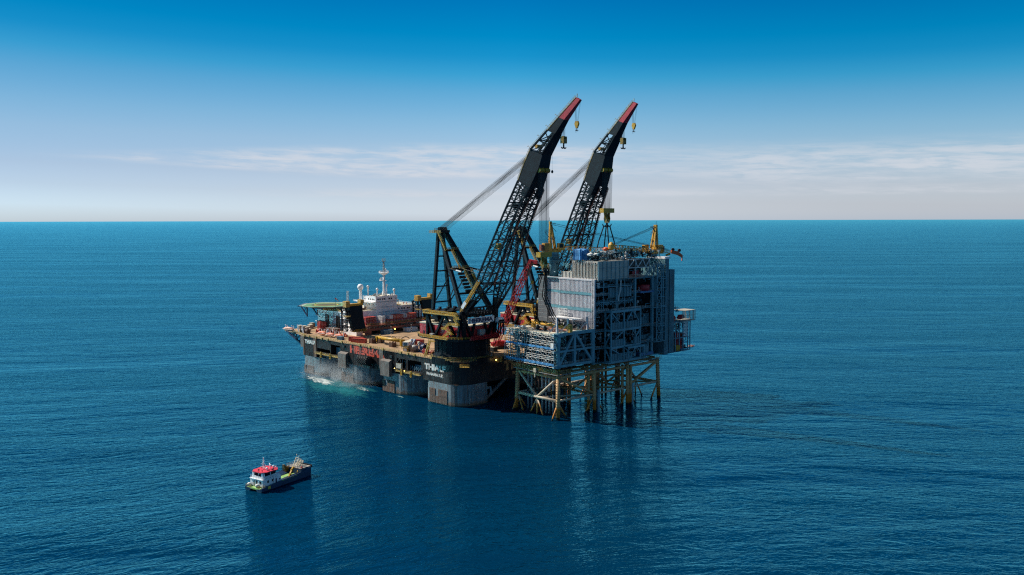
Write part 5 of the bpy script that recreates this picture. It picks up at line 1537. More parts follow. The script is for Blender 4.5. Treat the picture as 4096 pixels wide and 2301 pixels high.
def block_things():
    for which, (F, B, m, ax, wx), nm in ((1, CR1, 'near'), (2, CR2, 'far')):
        zt = 101.0 if which == 1 else 127.8
        t = thing('main_hook_block', 'large yellow main hook block with crossbeam hanging from the %s crane' % nm, 'hook block', (m.x, 0, zt), F, 'main hook blocks')
        MB(F).box(m.x - 1.8, m.x + 1.8, -5.1, 5.1, zt - 3, zt).build('crossbeam', 'yellow', t)
        mb = MB(F)
        for y in (-1.5, 1.1):
            mb.loft([[(m.x - .9, y, zt - 3), (m.x + .9, y, zt - 3), (m.x + .9, y + .5, zt - 3), (m.x - .9, y + .5, zt - 3)], [(m.x - 1.6, y, zt - 7), (m.x + 1.6, y, zt - 7), (m.x + 1.6, y + .5, zt - 7), (m.x - 1.6, y + .5, zt - 7)], [(m.x - .7, y, zt - 9.6), (m.x + .7, y, zt - 9.6), (m.x + .7, y + .5, zt - 9.6), (m.x - .7, y + .5, zt - 9.6)]])
        for y in (-.9, 0, .9): mb.tube((m.x, y - .15, zt - 5.6), (m.x, y + .15, zt - 5.6), 1.5, 12)
        mb.bar((m.x, -2.2, zt - 3), (m.x, -1.2, zt - 7), 1.0); mb.bar((m.x, 2.2, zt - 3), (m.x, 1.2, zt - 7), 1.0)
        mb.build('cheek_plates', 'dark_yellow', t)
        mb = MB(F)
        c = Vector((m.x, 0, zt - 9.5))
        mb.tube(c, c - Vector((0, 0, 1.6)), .7, 8)
        for a in range(4):
            q = math.pi / 4 + a * math.pi / 2; d = Vector((math.cos(q), math.sin(q), 0))
            P = [c + Vector((0, 0, -1.4)), c + d * 1.4 + Vector((0, 0, -2.5)), c + d * 2.5 + Vector((0, 0, -2.0)), c + d * 2.9 + Vector((0, 0, -.7))]
            for i in range(3): mb.tube(P[i], P[i + 1], .55 - .1 * i, 7)
        mb.build('four_prong_hook', 'dark', t)
        # auxiliary block
        t = thing('auxiliary_hook_block', 'boxy dark yellow auxiliary block with a double hook below the %s boom' % nm, 'hook block', (ax.x, 0, ax.z - 4), F, 'auxiliary hook blocks')
        z = ax.z - 4
        mb = MB(F)
        for y in (-1.5, 1.2): mb.prism([(ax.x - 1.3, y), (ax.x + 1.3, y), (ax.x + 1.3, y + .3), (ax.x - 1.3, y + .3)], z - 4, z)
        mb.box(ax.x - 1.2, ax.x + 1.2, -1.2, 1.2, z - 3.8, z - 1.6)
        for y in (-.8, 0, .8): mb.tube((ax.x, y - .2, z - .9), (ax.x, y + .2, z - .9), 1.2, 12)
        mb.build('block', 'dark_yellow', t)
        hook(MB(F), Vector((ax.x, 0, z - 3.9)), 2.0).build('hook', 'dark', t)
        t = thing('whip_hook_block', 'small round yellow whip block hanging from the red tip of the %s boom' % nm, 'hook block', (wx.x - 1.9, 0, wx.z - 11), F, 'whip hook blocks')
        z = wx.z - 10.5; x = wx.x - 1.9
        mb = MB(F)
        for y in (-.55, .3): mb.loft([[(x - .9, y, z), (x + .9, y, z), (x + .9, y + .25, z), (x - .9, y + .25, z)], [(x - 1.5, y, z - 1.6), (x + 1.5, y, z - 1.6), (x + 1.5, y + .25, z - 1.6), (x - 1.5, y + .25, z - 1.6)], [(x - .4, y, z - 4), (x + .4, y, z - 4), (x + .4, y + .25, z - 4), (x - .4, y + .25, z - 4)]])
        mb.tube((x, -.28, z - 1.5), (x, .28, z - 1.5), 1.2, 14)
        mb.build('block', 'yellow', t)
        hook(MB(F), Vector((x, 0, z - 3.9)), 1.1).build('hook', 'dark', t)
    F = CR1[0]
    t = thing('tag_weight', 'tiny dark ball weight on a single rope beside the near boom', 'weight', (79.4, 0, 149), F)
    MB(F).rev((79.4, 0, 147.6), [(.1, 0), (.6, .4), (.7, 1.2), (.2, 2)], 10).build('ball', 'dark', t, True)
block_things()

# ------------------------------------------------------------------ red crawler crane on the work deck
def make_crawler():
    V = VES
    base = (25, 62)
    fr = VES.sub((base[0], base[1], ZD), 120)
    t = thing('crawler_crane', 'red lattice-boom crawler crane standing on the deck between the two big cranes', 'crane', (0, 0, 0), fr)
    for s in (-1, 1):
        mb = MB(fr)
        pr = [(-4.6, .9), (-4.2, .3), (4.2, .3), (4.6, .9), (4.2, 1.6), (-4.2, 1.6)]
        mb.loft([[(x, s * 3.2 - .7, z) for x, z in pr], [(x, s * 3.2 + .7, z) for x, z in pr]])
        for i in range(9): mb.box(-4.2 + i, -3.6 + i, s * 3.2 - .8, s * 3.2 + .8, 1.6, 1.72)
        mb.build('track', 'dark', t)
    MB(fr).box(-2.6, 2.6, -2.5, 2.5, .7, 1.9).tube((0, 0, 1.9), (0, 0, 2.4), 1.8, 16).build('undercarriage', 'crawler_red', t)
    MB(fr).box(-5.5, 2.6, -2.6, 2.4, 2.4, 5.4).build('house', 'crawler_red', t)
    MB(fr).box(-7.6, -5.55, -2.7, 2.7, 2.2, 4.4).build('counterweight', 'red', t)
    c = MB(fr).box(.8, 3.4, 2.45, 4.2, 2.5, 5.2).build('cab', 'crawler_red', t)
    MB(fr).box(3.41, 3.45, 2.6, 4.05, 3.4, 5.0).box(1, 3.2, 4.21, 4.25, 3.4, 5.0).build('window', 'glass', c)
    # boom in world terms: foot and head fitted to the place
    foot = Vector((-12.5, 570.5, ZD + 3)); head = Vector((11.9, 556.0, 91.5))
    W = WORLD
    d = (head - foot).normalized(); sx = d.cross(Vector((0, 0, 1))).normalized(); up = sx.cross(d)
    def chord(k, l, w): return foot.lerp(head, k) + sx * l * w * 1.7 + up * w * (1.5 if l * l < 2 else 0)
    c4 = lambda k: [foot.lerp(head, k) + sx * a * w_(k) + up * b * w_(k) for a, b in ((-1, -1), (1, -1), (1, 1), (-1, 1))]
    w_ = lambda k: 1.75 * min(1, .35 + k / .1 * .65) * (1 if k < .93 else lerp(1, .6, (k - .93) / .07))
    mb = MB(W); n = 22
    for i in range(n):
        A, Bq = c4(i / n), c4((i + 1) / n)
        for j in range(4):
            mb.bar(A[j], Bq[j], .42); mb.bar(Bq[j], Bq[(j + 1) % 4], .24)
            mb.bar(A[j], Bq[(j + 1) % 4], .24) if i % 2 else mb.bar(A[(j + 1) % 4], Bq[j], .24)
    mb.build('boom', 'crawler_red', t)
    mb = MB(W); C0 = c4(1)
    e = [p + d * 2.4 for p in C0]
    mb.loft([C0, e]); g = head + d * 2 + Vector((sx.x, sx.y, 0)) * 0
    nose = Vector((4.6, -2.7, -.4))
    mb.bar(head + d * 1.5, head + d * 1.0 + nose, 1.6, 2.2)
    mb.build('boom_head', 'crawler_red', t)
    MB(W).bar(head + d * 1.0 + nose, head + nose * 2.2 + Vector((0, 0, -1.0)), .6, .5).build('jib_nose', 'grey', t)
    mb = MB(W)
    pv = foot.lerp(head, .86) + up * -2.1
    mb.add([foot.lerp(head, .86) + sx * -1.6 + up * -1.95, foot.lerp(head, .86) + sx * 1.6 + up * -1.95, foot.lerp(head, .97) + sx * 1.6 + up * -1.95, foot.lerp(head, .97) + sx * -1.6 + up * -1.95], [(0, 1, 2, 3)])
    mb.build('boom_panel', 'pad_grey', t)
    mb = MB(W)
    back = Vector((-22, 574, 44))
    for k in (-1, 1):
        mb.tube(head + sx * k, back + sx * k, .07, 4)
    mb.tube(foot.lerp(head, .97), Vector((13.5, 555, 80)), .06, 4)
    mb.build('pendant_ropes', 'rope', t)
    mb = MB(W)
    for k in (-1, 1): mb.bar(foot + sx * 1.5 * k + Vector((-1.5, 1, .5)), back + sx * k, .5)
    mb.build('gantry', 'crawler_red', t)
    MB(W).rev((13.5, 555, 77.5), [(.2, 0), (.9, .6), (.9, 2.0), (.3, 2.6)], 10).build('hook_ball', 'yellow', t, True)
make_crawler()
# ------------------------------------------------------------------ the platform: jacket, topsides, scaffold
M['plat_steel'] = paint('platform_blue_grey_steel', (0.115, 0.30, 0.37), 0.5, 0.25, 0.2, (0.15, 0.12, 0.09), 0.3)
M['plat_panel'] = paint('platform_grey_panel', (0.085, 0.205, 0.25), 0.55, 0.25, 0.2, (0.1, 0.1, 0.09), 0.35)
M['plat_dark'] = paint('platform_shaded_interior', (0.008, 0.018, 0.024), 0.7, 0.5, 0.2)  # near-black colour deepens the shade inside the open decks
M['clad'] = paint('white_grey_cladding', (0.54, 0.545, 0.59), 0.5, 0.14, 0.12, (0.36, 0.35, 0.34), 0.35)
M['clad_dark'] = paint('dark_grey_panels', (0.12, 0.13, 0.145), 0.6, 0.2, 0.3)
M['louvre'] = paint('louvre_tan_grey', (0.42, 0.40, 0.36), 0.55, 0.2, 0.2, (0.25, 0.21, 0.16), 0.3)
M['pipe_light'] = paint('galvanised_pipe', (0.50, 0.52, 0.52), 0.45, 0.3, 0.6, None, 0, 0.2)
M['net_blue'] = paint('blue_scaffold_net', (0.05, 0.22, 0.46), 0.7, 0.35, 0.5)
M['tarp'] = paint('blue_tarpaulin', (0.05, 0.22, 0.48), 0.6, 0.25, 0.5)
M['deck_orange'] = paint('orange_primed_deck', (0.46, 0.17, 0.09), 0.75, 0.35, 0.2, (0.3, 0.25, 0.2), 0.6, streak=False)
M['pink_white'] = plain('pinkish_white_paint', (0.60, 0.54, 0.55), 0.5)
M['crane_yellow'] = paint('platform_crane_yellow', (0.56, 0.30, 0.03), 0.5, 0.25, 0.4, (0.2, 0.12, 0.05), 0.4)
def zoned(name, top, splash, low, z1, z2):
    t = NT(name)
    sep = t.node('ShaderNodeSeparateXYZ'); t.put(sep.inputs[0], t.P())
    w = t.math('MULTIPLY_ADD', t.noise(t.P(), 0.8, 4, 0.6), 3.0, -1.5)
    z = t.math('ADD', sep.outputs['Z'], w)
    n = t.rng(t.noise(t.mapping(t.P(), scale=(1, 1, .25)), 0.7, 5, 0.65), 0.3, 0.75, 0.7, 1.1)
    c = t.mix(t.rng(z, z2 - .7, z2 + .7), splash, top)
    c = t.mix(t.rng(z, z1 - .5, z1 + .5), low, c)
    v = t.node('ShaderNodeVectorMath', operation='SCALE'); t.put(v.inputs[0], c); t.put(v.inputs['Scale'], n)
    return t.set(Base_Color=v.outputs[0], Roughness=0.6)
M['jacket'] = zoned('jacket_leg_paint', (0.58, 0.33, 0.14), (0.60, 0.21, 0.02), (0.02, 0.02, 0.015), 1.6, 7.5)
M['jacket_pale'] = zoned('jacket_brace_paint', (0.52, 0.42, 0.31), (0.52, 0.22, 0.03), (0.02, 0.02, 0.015), 1.0, 7.0)
M['conductor'] = zoned('conductor_paint', (0.27, 0.33, 0.36), (0.20, 0.25, 0.28), (0.03, 0.03, 0.03), 0.8, 4)
M['pile'] = zoned('pile_paint', (0.33, 0.15, 0.05), (0.30, 0.13, 0.04), (0.02, 0.02, 0.015), 2.5, 8)

def make_jacket():
    P = PLA
    t = thing('steel_jacket', 'yellow-tan steel jacket standing in the sea under the grey platform', 'jacket', (46, 18, 0), P)
    legs = [(a, b) for b in (0, 36.2) for a in (0, 31.0, 63.0, 93.4)]
    for a, b in legs:
        sa = -.9 if a == 0 else (.9 if a > 90 else 0); sb = -.9 if b == 0 else .9
        r = 1.3 if a in (0, 93.4) else 1.15
        q = lambda z: (a + sa * (1 - z / 26.6), b + sb * (1 - z / 26.6), z)
        lg = MB(P).tube(q(-4), q(27.5), r, 14).build('leg', 'jacket', t, True)
        if a in (0, 93.4):
            mb = MB(P)
            for i in range(15):
                z = 3 + i * 1.6; c = Vector(q(z)); mb.box(c.x - .7, c.x + .7, c.y - r - .12, c.y - r + .3, z, z + .16)
                mb.box(c.x - r - .12, c.x - r + .3, c.y - .7, c.y + .7, z, z + .16)
            o = mb.build('rungs', 'dark', lg); o['kind'] = 'stuff'
    def br(n, p, q, r, m='jacket'):
        return MB(P).tube(p, q, r, 10).build(n, m, t, True)
    # frame A-B
    for a in (0, 93.4):
        br('brace', (a, 0, 11.1), (a, 36.2, 11.1), .95, 'jacket_pale' if a == 0 else 'jacket')
        br('brace', (a, 0, 25.2), (a, 36.2, 25.2), .85)
        br('brace', (a, 35.5, 25.4), (a, 18.6, 11), .75, 'jacket_pale'); br('brace', (a, .8, 25), (a, 18.6, 11), .75, 'jacket_pale')
        for e in (26.5, 18.8, 11.6): br('brace', (a + (.5 if a == 0 else -.5), 18.8, 10.6), (a, e, -3), .5, 'jacket_pale')
        for e in (6, 30): br('brace', (a, 0 if e == 6 else 36.2, 10), (a, e, -3), .5, 'jacket_pale')
    for b in (0, 36.2):
        g = 1 if b == 0 else -1
        br('brace', (0, b, 11.2), (31, b, 11.2), .72, 'jacket_pale'); br('brace', (31, b, 11.2), (63, b, 11.2), .72, 'jacket_pale'); br('brace', (63, b, 11.2), (93.4, b, 11.2), .72, 'jacket_pale')
        br('brace', (0, b, 25.2), (93.4, b, 25.2), .85)
        br('brace', (1, b, 24.8), (31, b, 12), .78); br('brace', (92.8, b, 25), (64, b, 12), .78)
        for s, e in ((-1, -6), (1, 8.5), (30, 22), (32, 41), (62, 55), (64.4, 72.5), (92.8, 86)):
            s0 = {-1: 0, 1: 0, 30: 31, 32: 31, 62: 63, 64.4: 63, 92.8: 93.4}[s]
            br('brace', (s0, b, 10.2), (e, b, -2), .5)
    for a in (31, 63):
        br('brace', (a, 0, 11.2), (a, 36.2, 11.2), .7, 'jacket'); br('brace', (a, 0, 25), (a, 18, 12), .65); br('brace', (a, 36, 25), (a, 18, 12), .65)
    br('brace', (0, 18, 11), (31, 0, 11), .6, 'jacket_pale'); br('brace', (31, 36, 11), (63, 0, 11), .6); br('brace', (0, 18, 11), (31, 36, 11), .6, 'jacket_pale'); br('brace', (63, 36, 11), (93, 0, 11), .6)
    # pile sleeves beside the right-hand legs
    for a, b in ((60.2, 1.8), (61.4, -1.3), (64.6, -1.5), (28.6, 2), (60.8, 34), (65, 34)):
        MB(P).tube((a, b, -4), (a, b, 26), .95, 12).build('pile', 'jacket', t, True)
    for a in (32.6, 64.8):
        MB(P).box(a, a + 1.6, -2.6, -1.3, -2, 14).build('anode_guard', 'plat_steel', t)
    # conductors and risers
    for i, b in enumerate((32.3, 28.9, 25.5, 22.4, 19.2, 15.9, 12.8, 9.4)):
        m = 'brown' if i in (2, 3) else 'conductor'
        c = MB(P).tube((5, b, -4), (5, b, 34), .62, 10).build('conductor', m, t, True)
        MB(P).tube((5, b, 12 + (i % 3)), (5, b, 14.5 + (i % 3)), .68, 10).build('band', 'dark', c, True)
    for a, b in ((67.8, 30), (71.5, 30), (75.2, 30), (86.4, 30), (88.5, 30), (82, 24), (38.8, 30), (35.4, 30), (57, 22), (54, 20), (26, 16)):
        MB(P).tube((a, b, -4), (a, b, 32), .8, 10).build('riser', 'pile', t, True)
    MB(P).tube((7, 6.5, 10), (7, 6.5, 33), .7, 10).build('riser', 'yellow', t, True)
    MB(P).path([(33, 10, 26), (33.5, 9, 20), (34.5, 8, 17.5), (35.5, 8, 14), (35.5, 8, -2)], .35, 6).build('caisson_hose', 'dark', t)
    # splash-zone fenders in pale concrete on the far frame
    for p, q in (((40, 34, 11), (52, 34, 11.2)), ((14, 34, 9), (24, 34, 9)), ((66, 37, 15), (80, 37, 16))):
        MB(P).tube(p, q, 1.0, 10).build('boat_fender', 'jacket_pale', t, True)
    # cellar walkway round the top
    mb = MB(P)
    for b0, b1 in ((-2.2, -1.2), (37.2, 38.2)): mb.box(-2.4, 95, b0, b1, 27.2, 27.45)
    mb.box(-2.6, -1.4, -2.2, 38.2, 27.2, 27.45)
    mb.build('walkway', 'grey', t)
    mb = MB(P)
    for pts in ([(-2.5, 38, 27.45), (-2.5, -2.1, 27.45), (95, -2.1, 27.45)], [(-1.4, 36, 27.45), (-1.4, -1.2, 27.45)]):
        mb.rail(pts, 1.4, .12, 1.8)
        mb.rail([(p[0], p[1], p[2] + 1.6) for p in pts], 1.2, .1, 1.8)
    mb.build('railing', 'rail_tan', t)
    mb = MB(P).box(-3.6, -2.6, 16, 18, 27, 29.5); mb.tube((-3.2, 17, 26), (-3.2, 17, 24), .5, 8); mb.build('lamp_box', 'cream', t)
    mb = MB(P)
    for i in range(5): mb.bar((0, 2 + i * 8, 27.6), (93, 2 + i * 8, 27.6), .9, 1.2)
    for i in range(9): mb.bar((2 + i * 11, 0, 28.4), (2 + i * 11, 36, 28.4), .8, 1.0)
    mb.build('top_grillage', 'brown', t)
make_jacket()

def clutter(rn, box, n, pipes=0.6, big=1.0):
    """process equipment inside a bay: pipe runs, bends, vessels, small skids; returns meshes by finish"""
    a0, a1, b0, b1, z0, z1 = box
    out = {k: MB(PLA) for k in ('pipe_light', 'plat_steel', 'plat_dark')}
    for i in range(n):
        k = rn.choices(['pipe_light', 'plat_steel', 'plat_dark'], [.16, .40, .44])[0]; mb = out[k]
        a, b, z = rn.uniform(a0, a1), rn.uniform(b0, b1), rn.uniform(z0, z1)
        u = rn.random(); r = rn.choice([.1, .14, .2, .32]) * big
        if u < pipes * .45:
            L = rn.uniform(1, 7); mb.tube((a, b, z), (min(a1, a + L), b, z), r, 6)
            if rn.random() < .6: mb.tube((a, b, z), (a, b, max(z0, z - rn.uniform(.6, 4))), r, 6)
        elif u < pipes * .85:
            L = rn.uniform(1, 6); mb.tube((a, b, z), (a, b, min(z1, z + L)), r, 6)
        elif u < pipes:
            L = rn.uniform(1, 4); mb.tube((a, b, z), (a, min(b1, b + L), z), r, 6)
        elif u < pipes + (1 - pipes) * .45:
            s = rn.uniform(.3, 1.2) * big; mb.box(a, min(a1, a + s * 1.6), b, min(b1, b + s), z, min(z1, z + s * rn.uniform(.6, 1.6)))
        elif u < pipes + (1 - pipes) * .7:
            s = rn.uniform(.4, .9) * big; mb.rev((a, b, z), [(.2, 0), (s, .3), (s, 1.6), (.2, 2)], 10)
        else:
            L = rn.uniform(2, 5); mb.rail([(a, b, z), (min(a1, a + L), b, z)], 1.1, .09, 1.2)
    return out
def put_clutter(t, rn, box, n, name='process_piping', **kw):
    for k, mb in clutter(rn, box, n, **kw).items():
        if mb.v:
            o = mb.build(name, k, t); o['kind'] = 'stuff'

def ribbed(P, mb, axis, plane, a0, a1, z0, z1, pitch, depth, out=-1):
    """wall of vertical ribs on the plane axis = plane; out = sign of the outward side"""
    n = max(2, round((a1 - a0) / pitch)); w = (a1 - a0) / n
    base = sorted((plane, plane - out * .25))
    def bx(p0, p1, q0, q1, zz0, zz1):
        p0, p1 = sorted((p0, p1))
        if axis == 'a': mb.box(p0, p1, q0, q1, zz0, zz1)
        else: mb.box(q0, q1, p0, p1, zz0, zz1)
    bx(base[0], base[1], a0, a1, z0, z1)
    for i in range(n):
        bx(plane + out * .002, plane + out * depth, a0 + i * w + w * .28, a0 + i * w + w * .72, z0 + .06, z1 - .06)

def make_topsides():
    P = PLA; rn = random.Random(11)
    t = thing('platform_topsides', 'tall grey gas platform topsides with white ribbed cladding and open pipe-filled decks', 'platform', (55, 25, 29), P)
    S = 'plat_steel'
    # ---- lower module
    for a, b in ((0, 0), (29.8, 0), (0, 36), (0, 18)):
        mb = MB(P)
        mb.rev((a, b, 31), [(1.5, 0), (1.5, 2.2), (1.25, 3.5), (1.25, 14), (1.7, 16.5), (1.7, 18), (1.35, 19.5), (1.35, 20.4)], 16)
        mb.build('column', S, t, True)
    MB(P).bar((13.6, 0, 33), (13.6, 0, 51), 1.7).build('column', S, t)
    for p, q in (((12.6, 0, 50.4), (.9, 0, 33.4)), ((14.9, 0, 50.4), (28.6, 0, 33.4))):
        MB(P).bar(p, q, 1.5, 1.5, (0, 1, 0)).build('diagonal_brace', S, t)
    for z, h in ((51.6, 1.9), (41.2, 1.2), (32.3, 1.6)):
        MB(P).box(-4.2, 31.4, -.8, .8, z - h / 2, z + h / 2).build('deck_beam', S, t)
    MB(P).loft([[(x, y, z) for x, y in ((-4.2 + d, -2), (2, -2), (2, 1.8), (-4.2 + d, 1.8))] for z, d in ((50.2, 3.5), (52.4, 0))]).build('corner_bracket', S, t)
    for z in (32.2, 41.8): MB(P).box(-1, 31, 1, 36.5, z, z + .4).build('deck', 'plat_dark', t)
    MB(P).box(-4, 31, .9, 42, 51.2, 52.4).build('upper_deck', 'cream', t)
    MB(P).box(2, 22, 6, 26, 52.41, 52.5).build('landing_area', 'deck_orange', t)
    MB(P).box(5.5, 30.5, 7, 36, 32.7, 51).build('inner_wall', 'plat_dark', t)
    put_clutter(t, rn, (.8, 29, 1.2, 5.6, 33, 50.5), 190)
    put_clutter(t, rn, (-1, 4.6, 2, 38, 33, 50.5), 120)
    mb = MB(P)
    for i in range(5): mb.box(2 + i * 5.6, 2.3 + i * 5.6, 1.2, 6.8, 33, 51)
    ribbed(P, mb, 'b', 5.2, 14.5, 28.5, 42.3, 50.5, 1.6, .4)
    mb.build('bulkhead', 'plat_panel', t)
    mb = MB(P)
    for z in (33.2, 42.4): mb.rail([(1, -.6, z), (29, -.6, z)], 1.2, .1, 1.6)
    mb.build('deck_railing', 'pipe_light', t)
    # ---- main module core
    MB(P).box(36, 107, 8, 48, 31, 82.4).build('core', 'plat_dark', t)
    for z in (30.4, 39.6, 50.4, 62.4, 73, 82.4):
        a0 = 31.6
        MB(P).box(a0, 98, .4, 8 if z > 31 else 48, z - .5, z).build('deck', 'plat_panel', t)
    for a in (31, 52, 70, 87.5):
        MB(P).box(a - .7, a + .7, -.3, 1.1, 30, 83).build('column', S, t)
    for (a, b, c, d, n) in ((31.8, 62, 63, 72.4, 120), (31.8, 66, 73.2, 82, 130), (70, 88, 30.6, 39, 50), (70, 88, 40, 49.6, 70), (70, 88, 50.6, 61.6, 70), (66, 88, 62.6, 72.2, 60), (66, 88, 73.2, 81.6, 50), (31.8, 41, 31, 62, 130), (42, 69, 31, 62, 200)):
        put_clutter(t, rn, (a, b, 1.2, 7.4, c, d), n)
    # railings along the open decks
    mb = MB(P)
    for z in (39.6, 50.4, 62.4, 73): mb.rail([(31.8, .3, z), (98, .3, z)], 1.2, .1, 1.7)
    for z in (62.4, 73): mb.rail([(31.8, -.6, z), (44, -.6, z)], 1.2, .1, 1.2)
    mb.build('deck_railing', 'pipe_light', t)
    # white cladding: three tiers on the left face, stepped back at its far half
    for z0, z1 in ((52.6, 63.0), (65.0, 73.2), (74.8, 82.2)):
        mb = MB(P); ribbed(P, mb, 'a', 31.0, 1.6, 30.6, z0, z1, 1.15, .38); mb.build('cladding_panel', 'clad', t)
        mb = MB(P); ribbed(P, mb, 'a', 33.0, 31.0, 44.0, z0, z1, 1.15, .38); mb.build('cladding_panel', 'clad', t)
    for z0, z1 in ((63.05, 64.95), (73.25, 74.75), (82.25, 83.1)):
        MB(P).box(30.4, 33.8, .6, 30.9, z0, z1).box(32.6, 34, 30.92, 44, z0, z1).build('cladding_beam', 'plat_steel' if z0 < 80 else 'clad', t)
    MB(P).box(30.3, 31.4, -.9, 1.4, 52.5, 83.1).build('corner_post', 'clad', t)
    MB(P).box(31.2, 32.6, 30.62, 30.98, 52.6, 82.2).build('corner_post', S, t)
    # dark grey stacked panels at the far end
    mb = MB(P)
    for i in range(11):
        z = 53.4 + i * 2.72; mb.box(30.4, 34, 44.05 if i > 3 else 41.5, 50.3, z, z + 2.6)
    mb.build('dark_panel_stack', 'clad_dark', t)
    mb = MB(P)
    for i in range(11): mb.box(30.34, 30.4, 44.05 if i > 3 else 41.5, 50.3, 53.4 + i * 2.72 + 2.6, 53.4 + i * 2.72 + 2.72)
    mb.build('panel_seam', 'pipe_light', t)
    MB(P).box(34.05, 107, 48.1, 50.2, 53, 83).build('rear_wall', 'clad_dark', t)
    # ---- projecting frame tower on the right face
    def frame(a0, a1, b0, b1, levels, posts, bays, name):
        mb = MB(P)
        for a in posts:
            for b in (b0, b1): mb.bar((a, b, levels[0]), (a, b, levels[-1]), .85)
        for z in levels:
            for b in (b0, b1): mb.bar((a0, b, z), (a1, b, z), .75, 1.5)
            for a in (a0, a1): mb.bar((a, b0, z), (a, b1, z), .75, 1.2)
        for p, q in bays: mb.bar(p, q, .6)
        return mb.build(name, S, t)
    L = (30.6, 39.8, 50.6, 62.6); f = -5.0
    frame(41.5, 69.5, f, 0, L, (41.5, 53.5, 69.5), [((42, f, 61.8), (49, f, 55.4)), ((61.3, f, 61.8), (56, f, 55.4)), ((62, f, 61.8), (67.6, f, 55.6)), ((53, f, 49.8), (45.6, f, 45.2)), ((69, f, 49.6), (65, f, 45)),
        ((41.5, f, 62), (41.5, 0, 57)), ((41.5, 0, 57), (41.5, f, 51.4)), ((41.5, f, 49.6), (41.5, 0, 40.6)), ((41.5, 0, 39), (41.5, f, 31)), ((42, f, 39), (49, f, 35.6)), ((54, f, 39), (61, f, 34)), ((61, f, 39), (54.5, f, 34))], 'frame_tower')
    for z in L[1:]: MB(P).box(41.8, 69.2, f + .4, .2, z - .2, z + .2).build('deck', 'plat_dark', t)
    MB(P).box(38.6, 76, f - .2, .2, 29.9, 30.55).build('deck', 'plat_steel', t)
    for a0, a1, z0, z1, y in ((42, 69, 51.4, 55.6, f + .3), (42, 53, 40.6, 44.8, f + .3), (42, 62.4, 31.4, 35.8, f + .3), (63.6, 69, 40.6, 45, f + .3), (44, 66, 71.0, 77.2, -.2), (66, 88, 51.2, 58, 3), (70.8, 88, 41, 44, 2.4)):
        mb = MB(P); ribbed(P, mb, 'b', y, a0, a1, z0, z1, 2.6 if y < 0 else 1.8, .28); mb.build('side_panel', 'plat_panel', t)
    put_clutter(t, rn, (42, 69, f + .8, 0, 31, 61.5), 210)
    mb = MB(P).rail([(41.5, f, 63.3), (69.5, f, 63.3)], 1.3, .11, 1.3); mb.rail([(33, -1, 63.4), (41, -3, 63.4)], 1.3, .11, 1.3)
    mb.build('deck_railing', 'pipe_light', t)
    mb = MB(P).box(54, 70, f - 3.4, f - .5, 39.3, 39.7).box(54, 70, f - 3.5, f - 3.3, 38.6, 39.3)
    for a in (54.4, 69.6): mb.bar((a, f - 3.2, 30.6), (a, f - 3.2, 39.2), .5)
    mb.bar((54.6, f - 3.2, 31), (61, f - 3.2, 38.6), .4); mb.bar((69.4, f - 3.2, 31), (63, f - 3.2, 38.6), .4)
    mb.build('side_platform', S, t)
    # upper walkway truss level with the louvre house foot
    mb = MB(P)
    mb.box(32, 66, -1.6, -.4, 68.4, 68.8); mb.truss((32, -1.5, 66.6), (66, -1.5, 66.6), (32, -1.5, 68.6), (66, -1.5, 68.6), 16, .22)
    mb.rail([(32, -1.6, 68.8), (66, -1.6, 68.8)], 1.2, .1, 1.4); mb.rail([(32, -1.6, 78.4), (66, -1.6, 78.4)], 1.2, .1, 1.4)
    mb.box(32, 66, -1.6, -.4, 78, 78.4)
    for a in (38, 50, 58): mb.bar((a, -1.4, 63), (a, -1.4, 82), .35)
    mb.build('access_walkway', S, t)
    mb = MB(P)
    for i in range(4): mb.tube((32.4, -1 - .3 * i, 80.8 - .9 * i), (35 - .4 * i, -1 - .3 * i, 80.8 - .9 * i), .35, 8)
    mb.build('vent_stub', 'mark_white', t)
    mb = MB(P).path([(53.4, -2.2, 82), (53.2, -2.2, 76), (51.2, -2.4, 71.4), (51, -2.4, 68.6)], .45, 8); mb.build('hose', 'pipe_light', t)
    # bay with the red tank
    o = MB(P).rev((80.8, 2.4, 73.6), [(3.9, 0), (4.3, .2), (4.3, 3.6), (3.9, 3.9)], 18).build('red_tank', 'red', t, True)
    MB(P).box(73.6, 87.4, -1.6, 6, 72.4, 73.5).build('tank_bund', 'blue', t)
    mb = MB(P).rev((90.6, 1.2, 62.6), [(.9, 0), (1.2, 3), (2.3, 8), (2.3, 19.4), (1.9, 19.8)], 16); mb.build('exhaust_duct', 'plat_panel', t, True)
    mb = MB(P)
    pts = [(84, 1, 31.4), (84, 1, 39), (85, 1, 41.4), (87, 1, 42.2), (89.5, 1, 42.2)]
    mb.path(pts, 1.1, 12); mb.rev((81, 1.6, 31.2), [(2.6, 0), (2.9, 1), (2.9, 5), (1.4, 7)], 14)
    mb.build('ventilation_duct', 'plat_panel', t, True)
    MB(P).box(74.5, 88, -1, 4.5, 30.6, 32.6).build('blue_skid', 'blue', t)
    for z, a0 in ((82.4, 88), (62.2, 84), (49.6, 88), (39.2, 86)):
        MB(P).box(a0, 98, -3, .35, z - .3, z).build('landing', S, t)
    # stair tower
    mb = MB(P)
    for a, b in ((88.5, -3), (93.2, -3), (95, -3), (97.8, -3), (88.5, 0), (97.8, 0)): mb.bar((a, b, 39), (a, b, 90.4), .5)
    for z in range(39, 90, 6):
        mb.bar((88.5, -3, z), (97.8, -3, z), .35); mb.bar((88.5, -3, z), (93.2, -3, z + 6), .3); mb.bar((93.2, -3, z), (88.5, -3, z + 6), .3)
    mb.bar((88.5, -3, 90.2), (97.8, -3, 90.2), .6)
    mb.build('stair_tower', S, t)
